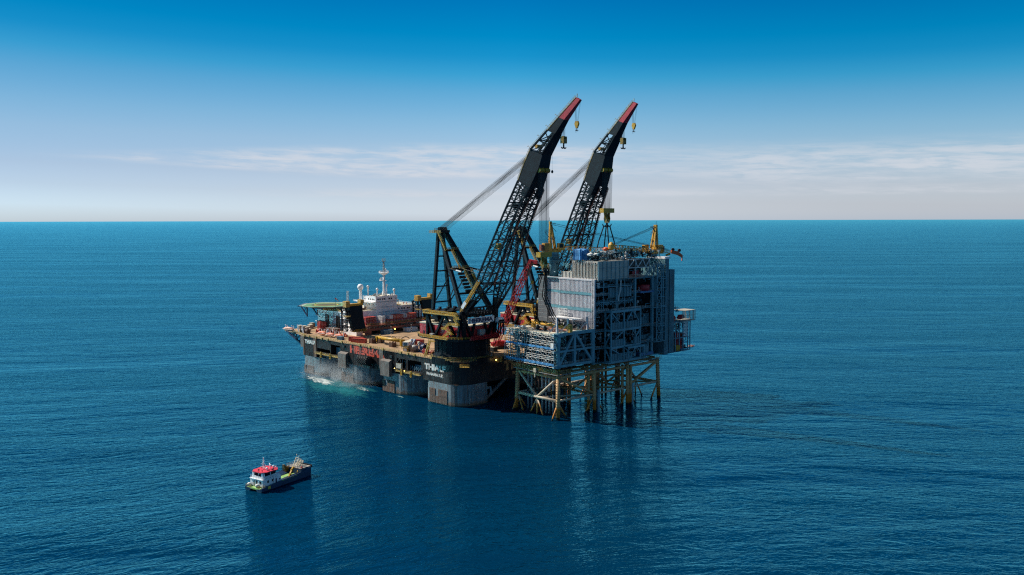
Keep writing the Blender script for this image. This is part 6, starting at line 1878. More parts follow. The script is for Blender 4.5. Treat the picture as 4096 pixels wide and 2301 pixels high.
    # tall blue-grey siding at the right end
    for a0, a1, z0, z1 in ((98.2, 102.4, 29, 94), (103.4, 108.6, 29.4, 86.6)):
        mb = MB(P); ribbed(P, mb, 'b', -1.8, a0, a1, z0, z1, 1.4, .2); mb.box(a0, a1, -1.5, 20, z0, z1); mb.build('end_siding', 'plat_panel', t)
    MB(P).box(102.45, 103.35, -.9, 10, 30, 86).build('end_joint', 'plat_dark', t)
    mb = MB(P)
    for i in range(22): mb.box(108.62, 108.9, -1 + (i % 2) * 9, 2 + (i % 2) * 9, 31 + i * 2.4, 32.6 + i * 2.4)
    mb.build('end_bracket', S, t)
    MB(P).box(98, 103.5, -2, 14, 94.05, 95.4).build('white_roof', 'white', t)
    MB(P).rev((104.5, 2, 86.7), [(1.4, 0), (1.4, 2.4), (2.2, 2.6), (2.2, 2.9)], 12).build('vent_mushroom', 'white', t)
    # ---- roof level: louvre house
    lo = MB(P).box(33.9, 62, -.6, 21.4, 82.9, 94.3).build('louvre_house', 'louvre', t)
    mb = MB(P); n = 20
    for i in range(n):
        z = 84.6 + i * .48
        mb.add([(33.85, 0, z), (33.85, 21, z), (33.5, 21, z - .2), (33.5, 0, z - .2), (33.85, 0, z - .28), (33.85, 21, z - .28)], [(0, 1, 2, 3), (3, 2, 5, 4)])
    mb.build('louvre_blades', 'louvre', lo)
    mb = MB(P)
    for i in range(9): b = -1 + i * 2.8; mb.box(33.2, 33.48, b - .13, b + .13, 82.4, 94.6)
    for i in range(12): mb.bar((33.4, i * 1.95, 94.5), (33.0, i * 1.95 - .8, 92.8), .28)
    mb.build('mullion', 'pipe_light', lo)
    mb = MB(P); 
    for i in range(8): a = 34 + i * 4; mb.box(a - .12, a + .12, -1.0, -.62, 82, 94.4)
    for z in (84.2, 90.2): mb.box(34, 62, -.95, -.62, z - .1, z + .1)
    mb.build('grid', S, lo)
    MB(P).box(34, 62, -.61, -.6, 83, 94.2)
    lo2 = MB(P).box(34, 58, 21.6, 31.4, 82.9, 86.8).build('louvre_house', 'louvre', t)
    mb = MB(P)
    for i in range(4): b = 21.8 + i * 3.1; mb.box(33.6, 33.95, b - .13, b + .13, 82.4, 87)
    mb.build('mullion', 'pipe_light', lo2)
    MB(P).box(31.2, 107, .5, 49.5, 82.45, 82.85).build('roof_deck', 'plat_panel', t)
    put_clutter(t, rn, (34, 62, 0, 26, 94.5, 99.2), 330, big=1.1)
    put_clutter(t, rn, (34, 70, 26, 46, 83.2, 92), 160, big=1.2)
    put_clutter(t, rn, (62, 100, 1, 26, 94.8, 99.6), 260, big=1.1)
    for a, b, h in ((47, 10, 7.5), (53, 5, 5), (45, 18, 4.2), (58, 14, 6)):
        mb = MB(P)
        for i in range(4):
            x, y = a + (i % 2) * 3, b + (i // 2) * 3; mb.bar((x, y, 94.4), (x, y, 94.4 + h), .25)
        for k in range(3):
            z = 96 + k * h / 3; mb.rail([(a, b, z), (a + 3, b, z), (a + 3, b + 3, z), (a, b + 3, z), (a, b, z)], 1.1, .12, 1.5)
        mb.build('roof_skid', 'pipe_light', t)
    mb = MB(P).rev((36, 8, 97.5), [(.8, 0), (2.2, .6), (2.2, 1.2), (.8, 1.8)], 12).rev((38, 4.5, 97.8), [(.8, 0), (1.9, .5), (1.9, 1.2), (.8, 1.6)], 12); mb.build('filter_head', 'mark_white', t, True)
    # grey block with diagonal lattice and the open bay below it
    mb = MB(P); ribbed(P, mb, 'b', .6, 62.6, 84, 89.4, 94.6, 1.0, .25); mb.box(62.6, 84, .9, 24, 89.4, 94.6); mb.build('lattice_block', 'pad_grey', t)
    mb = MB(P)
    for p, q in (((63, 89.4), (69, 94.6)), ((69, 94.6), (72, 89.4)), ((72, 89.4), (77, 94.6)), ((77, 94.6), (80, 89.4)), ((80, 89.4), (84, 94.6))): mb.bar((p[0], -.2, p[1]), (q[0], -.2, q[1]), .5)
    for z in (89.2, 94.7): mb.bar((62.6, -.2, z), (84, -.2, z), .5)
    for a in (62.8, 70, 84): mb.bar((a, -.2, 83), (a, -.2, 94.6), .45)
    mb.build('diagonal_lattice', 'pipe_light', t)
    MB(P).box(62.6, 84, 7, 24, 83, 89.3).build('bay_wall', 'brown', t)
    MB(P).box(69.6, 76, 2.4, 5.4, 83, 87).build('red_locker', 'crawler_red', t)
    put_clutter(t, rn, (62.6, 84, .4, 6.5, 83, 89), 60)
    mb = MB(P)
    for i in range(3): mb.box(62.4, 76, -1.2, .3, 82.9 + i * .8, 83.2 + i * .8)
    mb.build('timber_stack', 'pink', t)
    mb = MB(P)
    mb.stair((78, -1.6, 82.8), (86, -1.6, 90), 1.5, (0, 1, 0), .3); mb.rail([(86, -2.4, 90.2), (98, -2.4, 90.2)], 1.2, .14, 1.5)
    for a in (86, 90, 94, 97.6): mb.bar((a, -2.4, 82.6), (a, -2.4, 90.4), .45)
    mb.build('roof_stair', S, t)
    # ---- escape station at the right end
    mb = MB(P)
    for z in (29.6, 39, 50): mb.box(108.8, 128, -1, 12, z - .4, z)
    mb.box(128, 137, 2, 7, 30, 30.4)
    for a, b in ((111.5, -.8), (116, -.8), (120, -.8), (125.5, -.8), (128, -.8), (128, 11), (120, 11)): mb.bar((a, b, 29.4), (a, b, 50), .6)
    mb.build('station_frame', S, t)
    mb = MB(P)
    mb.truss((120.5, -.6, 40), (120.5, -.6, 49.6), (126, -.6, 40), (126, -.6, 49.6), 4, .7, .6, 'x'); mb.build('station_brace', 'mark_white', t)
    mb = MB(P).box(117.6, 132, -2, 8, 50.1, 50.5)
    for i in range(13): mb.box(117.6 + i * 1.2, 117.8 + i * 1.2, -2.1, -1.9, 50.5, 57.4)
    for z in (53.8, 57.4): mb.box(117.6, 132.2, -2.1, -1.9, z - .1, z + .1)
    [mb.box(132, 132.2, -2 + i * 1.2, -1.8 + i * 1.2, 50.5, 57.4) for i in range(9)]; mb.box(117.6, 132.3, -2, 8, 57.3, 57.45)
    mb.build('mesh_cage', 'crate', t)
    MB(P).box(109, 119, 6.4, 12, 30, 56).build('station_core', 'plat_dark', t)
    for a0, a1, z0, z1, m in ((112.5, 117, 39.2, 42.6, 'red'), (120.6, 125, 39.2, 41.2, 'container_orange'), (110, 112.4, 50.2, 54, 'crawler_red')): MB(P).box(a0, a1, .6, 4, z0, z1).build('red_equipment', m, t)
    put_clutter(t, rn, (110, 127, 0, 6, 30, 38), 50)
    put_clutter(t, rn, (110, 127, 0, 6, 39.4, 49), 90); put_clutter(t, rn, (110, 119, 1, 8, 56.4, 60.5), 40)
    mb = MB(P).rail([(128, 1.9, 30.4), (137, 1.9, 30.4)], 1.2, .14, 1.5); mb.box(134, 136.6, 2.4, 5, 30.42, 31.3); mb.build('gangway_end', 'pink', t)
    return t
make_topsides()

def make_scaffold():
    P = PLA; rn = random.Random(5)
    t = thing('scaffold', 'dense tube scaffold with blue netting bands on the left face of the lower deck', 'scaffold', (-3.5, 19, 32), P)
    a0, a1 = -4.6, -2.4; b0, b1 = -1.0, 42.6; z0, z1 = 32.0, 53.6
    mb = MB(P); mb2 = MB(P)
    nb = 20; zs = [32.2, 34.4, 36.6, 38.8, 41.0, 43.2, 45.6, 47.8, 50, 52.2]
    bs = [b0 + (b1 - b0) * i / nb for i in range(nb + 1)]
    for a in (a0, a1):
        for b in bs:
            if b < 4 and a == a1: continue
            mb.tube((a, b, z0), (a, b, z1 - rn.random() * 1.2), .1, 5)
        for z in zs: mb.tube((a, b0, z), (a, b1, z), .055, 4)
        for z in zs[::2]: mb2.tube((a, b0, z + 1.05), (a, b1, z + 1.05), .045, 4)
    for b in bs:
        for z in zs: mb2.tube((a0 - .3, b, z), (a1 + .2, b, z), .06, 4)
    for i in range(0, nb, 2):
        for j in range(0, len(zs) - 1):
            if rn.random() < .8: mb2.tube((a0, bs[i], zs[j]), (a0, bs[min(nb, i + 2)], zs[j + 1]), .06, 4)
    mb.build('standards', 'pipe_light', t); mb2.build('braces', 'pipe_light', t)
    mb = MB(P)
    for z in zs:
        for i in range(nb):
            if rn.random() < .55: mb.box(a0 + .15, a1 - .1, bs[i], bs[i + 1] - .1, z + .06, z + .14)
    o = mb.build('boards', 'dark', t); o['kind'] = 'stuff'  # dark board colour puts shade between the tubes
    for z, s in ((42.9, 1.3), (33.0, 1.5)):
        mb = MB(P)
        n = 44
        for i in range(n):
            b = b0 + (b1 - b0) * i / n; w = (b1 - b0) / n
            o = .12 * math.sin(i * 1.7); o2 = .12 * math.sin((i + 1) * 1.7); d = .18 * math.sin(i * .9)
            mb.add([(a0 - .14 + o, b, z + d), (a0 - .14 + o2, b + w, z + d), (a0 - .12 - o2, b + w, z + s), (a0 - .12 - o, b, z + s), (a0 - .10 + o, b, z + d), (a0 - .10 + o2, b + w, z + d), (a0 - .08 - o2, b + w, z + s), (a0 - .08 - o, b, z + s)], [(0, 1, 2, 3), (7, 6, 5, 4), (3, 2, 6, 7), (0, 4, 5, 1)])
        mb.build('netting', 'net_blue', t)
    # returns at both ends
    mb = MB(P)
    for b in (b1, b1 + 1.6):
        for a in (-4.6, -1, 2.6): mb.tube((a, b, 32.2), (a, b, 54), .085, 5)
        for z in zs: mb.tube((-4.6, b, z), (2.6, b, z), .07, 4); mb.tube((-4.6, b, z + 1.1), (2.6, b, z + 1.1), .06, 4)
    mb.stair((-3.6, 6.5, 44), (-3.6, 3, 47.8), .9, (1, 0, 0), .12); mb.stair((-3.6, 8.5, 33.4), (-3.6, 4, 38.8), .9, (1, 0, 0), .12)
    mb.build('end_bay', 'pipe_light', t)
    mb = MB(P).box(a0 - .2, a1, -.8, 1.6, 43.6, 46.6); mb.build('sheeting', 'mark_white', t)
make_scaffold()

def deck_things():
    P = PLA; rn = random.Random(21)
    # yellow spreader bar on the lower deck
    t = thing('spreader_bar', 'yellow lifting spreader bar with black slings lying on the platform lower deck', 'spreader', (9, 14, 52.5), P)
    A, B = Vector((8.4, 31, 55.6)), Vector((8.4, -1.6, 55.0))
    MB(P).tube(A, B, .95, 14).build('bar', 'crane_yellow', t, True)
    for c in (A, B):
        MB(P).box(c.x - 1.1, c.x + 1.1, c.y - 1.1, c.y + 1.1, 52.5, 56.2).tube((c.x, c.y - 1.4, 56.6), (c.x, c.y + 1.4, 56.6), .9, 12).build('end_block', 'crane_yellow', t)
    mb = MB(P)
    for q in (.1, .24, .34, .5, .66, .8): c = A.lerp(B, q); mb.rev((c.x, c.y, 56), [(.3, 0), (.35, .8), (.55, 1.0), (.2, 1.5)], 8)
    mb.build('lug', 'crane_yellow', t)
    # slings from the near hook block down to the bar
    F, Bf, m, ax, wx = CR1
    top = F((m.x, 0, 89.2)); tl = PLA_inv(top)
    def sling(lb, pts, r=.32):
        s = thing('lifting_sling', lb, 'sling', tuple(pts[-1]), P, 'black lifting slings')
        MB(P).path(pts, r, 6).build('rope', 'rubber', s, True)
    for i, (b, dx) in enumerate(((29, 0), (26.5, .5))):
        sling('black sling from the near hook block to the spreader bar\'s left end, %s one' % ('outer' if i == 0 else 'inner'),
              [Vector((tl.x, tl.y + 1.6 - i, tl.z)), Vector((2 + dx, b - 4, 72)), Vector((6 + dx, b - 1.4, 60)), Vector((8.2, b - 1, 56.6))])
    for i, b in enumerate((9.5, 7.5, 5.4)):
        sling('black sling drooping from the near hook block to the spreader bar\'s right end, %s one' % ['left', 'middle', 'right'][i],
              [Vector((tl.x, tl.y - 1 - .6 * i, tl.z)), Vector((0, b + 4.4, 74)), Vector((4.4, b + 2.6, 63)), Vector((7.2, b + 1.2, 58.2)), Vector((8.4, b - 1, 56.4)), Vector((8.6, b - 4, 56.6)), Vector((8.6, b - 6, 56.1))], .3)
    F, Bf, m, ax, wx = CR2
    top = PLA_inv(F((m.x, 0, 116.2)))
    for i, (da, db) in enumerate(((-4, 6.5), (-2, -4), (3.4, 6), (5.2, -4.2))):
        sling('black knotted sling between far hook block and platform roof, %s of four' % ['leftmost', 'second from left', 'third from left', 'rightmost'][[0, 2, 1, 3][i]],
              [Vector((top.x + .3 * da, top.y + .25 * db, top.z)), Vector((top.x + .75 * da, top.y + .7 * db, 106)), Vector((top.x + da, top.y + db, 96.5))], .42)
    # canopy shed by the white cladding
    t = thing('canopy_shed', 'white flat-roofed canopy shed on posts in front of the white cladding', 'canopy', (26, 19, 52.4), P)
    MB(P).box(20.5, 29.8, 8, 30, 58, 58.35).build('roof', 'white', t)
    mb = MB(P)
    for a in (20.8, 29.4):
        for b in (8.4, 15.5, 22.6, 29.6): mb.bar((a, b, 52.5), (a, b, 58), .4)
    mb.bar((20.8, 8.4, 54.5), (29.4, 8.4, 57.8), .25); mb.bar((29.4, 8.4, 53), (20.8, 8.4, 57.8), .25)
    mb.build('post', 'pipe_light', t)
    put_clutter(t, rn, (22, 29, 9, 29, 52.6, 56.6), 40, name='stored_gear')
    t = thing('railing_frame', 'white railing frame on the canopy roof against the cladding', 'railing', (28, 27, 58.4), P)
    mb = MB(P)
    for k in range(4): mb.bar((29, 21.5 + k * 2.7, 58.4), (29, 21.5 + k * 2.7, 63.6), .3)
    for z in (60, 61.8, 63.5): mb.bar((29, 21.5, z), (29, 29.6, z), .25)
    mb.build('rails', 'mark_white', t)
    # seafastening props
    for i, (a, b, top) in enumerate(((-.6, .6, 62), (8.6, .4, 60.4), (25.4, .5, 60.2))):
        t = thing('sea_fastening_prop', 'pinkish white braced prop standing on the lower deck edge, %s of three' % ['leftmost', 'middle', 'rightmost'][i], 'prop', (a, b, 52.5), P, 'pinkish white props')
        MB(P).bar((a, b, 52.5), (a, b, top), .95).build('post', 'pink_white', t)
        for da, db in ((2.8, 1.5), (-2.2, 4.5)): MB(P).bar((a + da, b + db * .9, 52.5), (a, b, lerp(52.5, top, .66)), .6).build('brace', 'pink_white', t)
    # loose gear on the lower deck
    t = thing('sack_pile', 'pile of white sacks at the far corner of the lower deck', 'sacks', (-2, 35, 52.5), P)
    mb = MB(P)
    for i in range(14): mb.ball((-2.4 + rn.uniform(0, 3), 29 + rn.uniform(0, 8), 53.2 + rn.uniform(0, .9)), rn.uniform(.6, 1.0), 8, 5, .8)
    mb.build('sacks', 'mark_white', t, True)
    for i, (a, b, s, m, lb) in enumerate(((2, 20, 1.6, 'dark', 'dark pump skid on the lower deck, left one'), (1.6, 13, 1.4, 'dark', 'dark pump skid on the lower deck, right one'), (20, 3.5, 1.0, 'cream', 'cream round drum on the lower deck near the middle prop'), (25, 2.8, .9, 'pink', 'pale orange drum on the lower deck near the right prop'), (27, 4.6, 1.0, 'orange', 'orange drum on the lower deck under the cladding'))):
        t = thing('deck_drum' if i > 1 else 'pump_skid', lb, 'drum' if i > 1 else 'pump', (a, b, 52.5), P)
        if i > 1: MB(P).rev((a, b, 52.5), [(s * .6, 0), (s, .3), (s, 1.5), (s * .6, 1.9)], 12).build('shell', m, t, True)
        else:
            MB(P).box(a - s, a + s, b - s, b + s, 52.5, 53.1).build('base', m, t)
            MB(P).tube((a - s * .7, b, 54), (a + s * .7, b, 54), .8, 10).box(a - .3, a + .3, b - .8, b + .8, 53.1, 55.6).build('pump', m, t)
    mb = MB(P)
    t = thing('loose_pipes', 'scattered grey pipes and planks along the lower deck edge', 'pipes', (-1, 20, 52.5), P)
    for i in range(40):
        a, b = rn.uniform(-3.6, 20), rn.uniform(3, 40); k = rn.uniform(1.5, 5)
        mb.tube((a, b, 52.6 + rn.random() * .5), (a + rn.uniform(-1, 1), b + k, 52.6 + rn.random() * .5), .12, 5)
    o = mb.build('pipes', 'pipe_light', t); o['kind'] = 'stuff'
    # blue tarpaulin heap on the roof
    t = thing('tarpaulin_heap', 'bright blue tarpaulin draped over gear on the louvre house roof', 'tarpaulin', (35.5, 16, 95), P)
    rings = []
    for k, (z, sc) in enumerate(((95.0, 1.04), (97.5, .98), (99.8, 1.0), (101.2, .95), (101.7, .55))):
        rings.append([(36 + sc * 3.4 * math.copysign(abs(math.cos(q)) ** .5, math.cos(q)) * (1 + .09 * math.sin(17 * q + .4 * k)), 16 + sc * 4.6 * math.copysign(abs(math.sin(q)) ** .5, math.sin(q)) * (1 + .09 * math.sin(19 * q + .5 * k)), z + .35 * math.sin(5 * q + k)) for q in [2 * math.pi * i / 120 for i in range(120)]])
    MB(P).loft(rings).build('tarpaulin', 'tarp', t)
    # boats and lockers of the escape station
    for a, b, z, L, lb in ((113, 3.5, 50.6, 8, 'dark red rescue boat on the right-hand station of the platform'), (121, 2.0, 50.9, 8, 'bright red rescue boat before the mesh cage of the station')):
        fr = P.sub((a, b, z), 0); t = thing('rescue_boat', lb, 'boat', (0, 0, 0), fr, 'red rescue boats')
        st = [(-4, .2, 1.4), (-3.4, 1.1, .6), (0, 1.6, .1), (3.2, 1.1, .6), (4.1, .2, 1.5)]
        MB(fr).loft([[(x, -w, 2.0), (x, -w * .8, z_ + .5), (x, 0, z_), (x, w * .8, z_ + .5), (x, w, 2.0)] for x, w, z_ in st]).build('hull', 'crawler_red' if a > 115 else 'red', t, True)
        MB(fr).loft([[(x, -w, 1.9), (x, -w * .8, h), (x, w * .8, h), (x, w, 1.9)] for x, w, h in ((-3.2, .8, 2.2), (-2, 1.3, 3.4), (2, 1.3, 3.5), (3.4, .7, 2.2))]).build('canopy', 'crawler_red' if a > 115 else 'red', t, True)
    for a0, a1, b, z0, z1, m, lb in ((115.2, 124, 1.5, 30.6, 37.8, 'crawler_red', 'tall red box-shaped module at the foot of the escape station'), (112.2, 116.6, -1.2, 30.2, 33.8, 'yellow', 'yellow cabinet at the edge of the lowest station deck')):
        t = thing('deck_module', lb, 'module', (a0, b, z0 - .6), P)
        mb = MB(P).box(a0, a1, b, b + 4, z0, z1)
        for i in range(4): mb.box(a0 + (i + .3) * (a1 - a0) / 4.2, a0 + (i + .3) * (a1 - a0) / 4.2 + .25, b - .15, b, z0 + .2, z1 - .2)
        mb.build('shell', m, t)
        MB(P).box(a0 - .15, a1 + .15, b - .2, b + 4.1, z0 - .6, z0).build('skid', 'blue' if m != 'yellow' else 'dark', t)
def PLA_inv(w):
    d = w - PLA.o; return Vector((d.dot(PLA.x), d.dot(PLA.y), d.z))
deck_things()

def pedestal_crane(label, c, zb, head, tip, mast_h, cut):
    """offshore pedestal crane: flared pedestal, machinery house, A-mast, lattice boom at rest, orange tip"""
    P = PLA; ang = math.degrees(math.atan2(head[1] - c[1], head[0] - c[0])) if head else 0
    fr = P.sub((c[0], c[1], 0), ang)
    t = thing('pedestal_crane', label, 'crane', (0, 0, zb), fr, 'yellow pedestal cranes on the platform')
    zt = 97.5 if cut else 95.5
    MB(fr).rev((0, 0, zb), [(2.9, 0), (2.9, zt - zb - 6), (3.6, zt - zb - 3), (3.6, zt - zb)], 22).build('pedestal', 'plat_panel', t, True)
    mb = MB(fr)
    for z in (zt - 4, zt - 1.6): mb.rev((0, 0, z), [(3.7, 0), (5.2, .1), (5.2, .35), (3.7, .4)], 22)
    for z in (zt - 1.25,): mb.rail([(5.1 * math.cos(q), 5.1 * math.sin(q), z) for q in [2 * math.pi * i / 14 for i in range(15)]], 1.2, .12, 1.6)
    mb.build('gallery', 'plat_steel', t)
    MB(fr).rev((0, 0, zt), [(3.0, 0), (3.2, .4), (3.2, 3.4), (2.6, 3.8)], 20).build('slew_ring', 'plat_steel', t)
    z = zt + 1.5
    h = MB(fr).box(-7.5, -2.2, -3, 3, z, z + 6).build('machinery_house', 'crane_yellow', t)
    MB(fr).box(-9.6, -7.55, -2.4, 2.4, z + 1, z + 5).build('winch_box', 'girder', t)
    MB(fr).box(-2.1, 4.2, -3.3, 3.3, z, z + 2.4).build('slew_deck', 'crane_yellow', t)
    cb = MB(fr).loft([[(x, y, zz) for x, y in ((1.2, -5.4), (5.4 - d, -5.4), (5.4 - d, -2.6), (1.2, -2.6))] for zz, d in ((z + 1.2, 0), (z + 6, .4))]).build('operator_cab', 'crane_yellow', t)
    MB(fr).box(5.2, 5.45, -5.2, -2.8, z + 2.2, z + 5.4).box(2.2, 4.6, -5.46, -5.42, z + 3, z + 5.4).build('window', 'glass', cb)
    zm = z + mast_h
    mb = MB(fr)
    for s in (-1, 1):
        mb.bar((-3.0, 1.7 * s, z + 2), (-2.6, .7 * s, zm), 1.1, 1.1); mb.bar((.7, 1.7 * s, z + 2), (-2.0, .7 * s, zm - 1.5), .9, .9)
    mb.bar((-2.6, -1.2, zm), (-2.6, 1.2, zm), 1.5, 1.6)
    mb.build('mast', 'crane_yellow', t)
    mb = MB(fr)
    for k, q in enumerate((.35, .62, .9)):
        zz = lerp(z + 3, zm, q); x = -3 + (-2.4 if k % 2 else 1.6)
        mb.box(x - 1.5, x + 1.5, -2.2, -.8, zz, zz + .2); mb.rail([(x - 1.5, -2.2, zz + .2), (x + 1.5, -2.2, zz + .2)], 1.2, .13, 1)
        if k: mb.bar((x - 1.4, -1.6, zz), (x + 2.4, -1.6, zz - 4.4), .25)
    mb.bar((-3.2, 0, zm), (-3.2, 0, zm + 3.4), .16); mb.bar((-5, -.6, z + 8.2), (-.4, -.6, z + 8.2), .3)
    mb.rail([(-7.4, -2.9, z + 6), (-2.4, -2.9, z + 6)], 1.2, .14, 1.2)
    mb.build('mast_platform', 'dark', t)
    hx = Vector((math.cos(0), 0, 0))
    L = math.hypot(tip[0] - c[0], tip[1] - c[1]); zt0 = z + 2.6; zt1 = tip[2]
    c4 = lambda k: [(lerp(3.6, L, k), s * 1.5 * w(k), lerp(zt0, zt1, k) + h_ * 1.35 * w(k)) for s, h_ in ((-1, -1), (1, -1), (1, 1), (-1, 1))]
    w = lambda k: (.45 + k * 5.5) if k < .1 else (1 if k < .86 else lerp(1, .5, (k - .86) / .14))
    n = max(8, int(L / 3.2)); mb = MB(fr)
    for i in range(n):
        A, Bq = c4(i / n), c4((i + 1) / n)
        for j in range(4):
            mb.bar(A[j], Bq[j], .34 if not cut else .30); mb.bar(Bq[j], Bq[(j + 1) % 4], .2)
            mb.bar(A[j], Bq[(j + 1) % 4], .2) if i % 2 else mb.bar(A[(j + 1) % 4], Bq[j], .2)
    mb.build('boom', 'crane_yellow', t)
    E = Vector((L, 0, zt1))
    if cut:
        mb = MB(fr)
        mb.loft([[(E.x + x, y, E.z + q) for y, q in ((-1, -1.1), (1, -1.1), (1, 1.1), (-1, 1.1))] if True else 0 for x in (0,)] + [[(E.x + 5, y, E.z + q) for y, q in ((-.9, -2.4), (.9, -2.4), (.9, .2), (-.9, .2))], [(E.x + 8.4, y, E.z + q) for y, q in ((-.6, -4.4), (.6, -4.4), (.6, -2.4), (-.6, -2.4))]])
        mb.bar((E.x + 8, 0, E.z - 3.4), (E.x + 8.2, 0, E.z - 6.4), .6)
        mb.build('boom_tip', 'orange_red', t)
        mb = MB(fr)
        for x in (1.2, 6): mb.tube((E.x + x, -.5, E.z + 1.6 - x * .12), (E.x + x, .5, E.z + 1.6 - x * .12), 1.1, 12)
        mb.build('tip_sheave', 'dark', t)
        mb = MB(fr).tube((E.x - 1, 0, E.z - 1.4), (E.x - 4, 0, E.z - 2.4), .7, 8); mb.build('hook_block', 'crane_yellow', t)
    else:
        MB(fr).rev((E.x + .6, 0, E.z - 2.2), [(.8, 0), (2.0, .8), (2.0, 3.4), (1.2, 4.6), (.5, 5.2)], 12).build('boom_tip', 'crane_yellow', t)
    mb = MB(fr)
    for y in (-.5, .5):
        mb.tube((-2.6, y, zm), (E.x - 2, y * 1.6, E.z + 1.6), .1, 4); mb.tube((-2.4, y, zm - 1.2), (E.x - 3.5, y * 1.6, E.z + 1.5), .09, 4)
    mb.build('boom_ropes', 'rope', t)
M['orange_red'] = paint('orange_red_paint', (0.72, 0.11, 0.025), 0.5, 0.25, 0.4)
pedestal_crane('yellow pedestal crane at the left roof corner, its long boom lying across the roof', (38, 43), 83, (117, 4), (114, 5.5, 98.2), 19.5, True)
pedestal_crane('yellow pedestal crane at the right end of the platform roof with its boom pointing left', (102.2, 12), 81, (62, 12), (60.5, 12, 102.8), 19.0, False)
MBo = thing('orange_cover', 'orange covered bundle on the platform roof beside the black slings', 'cover', (61, 16, 99), PLA)
MB(PLA).ball((58.5, 15.5, 101.2), 1.9, 12, 6, .7).ball((59.6, 17.4, 101), 1.6, 10, 5, .7).build('cover', 'orange_red', MBo, True)
MB(PLA).box(56.6, 61.5, 13.6, 19, 94.4, 99.9).build('rack', 'pipe_light', MBo)
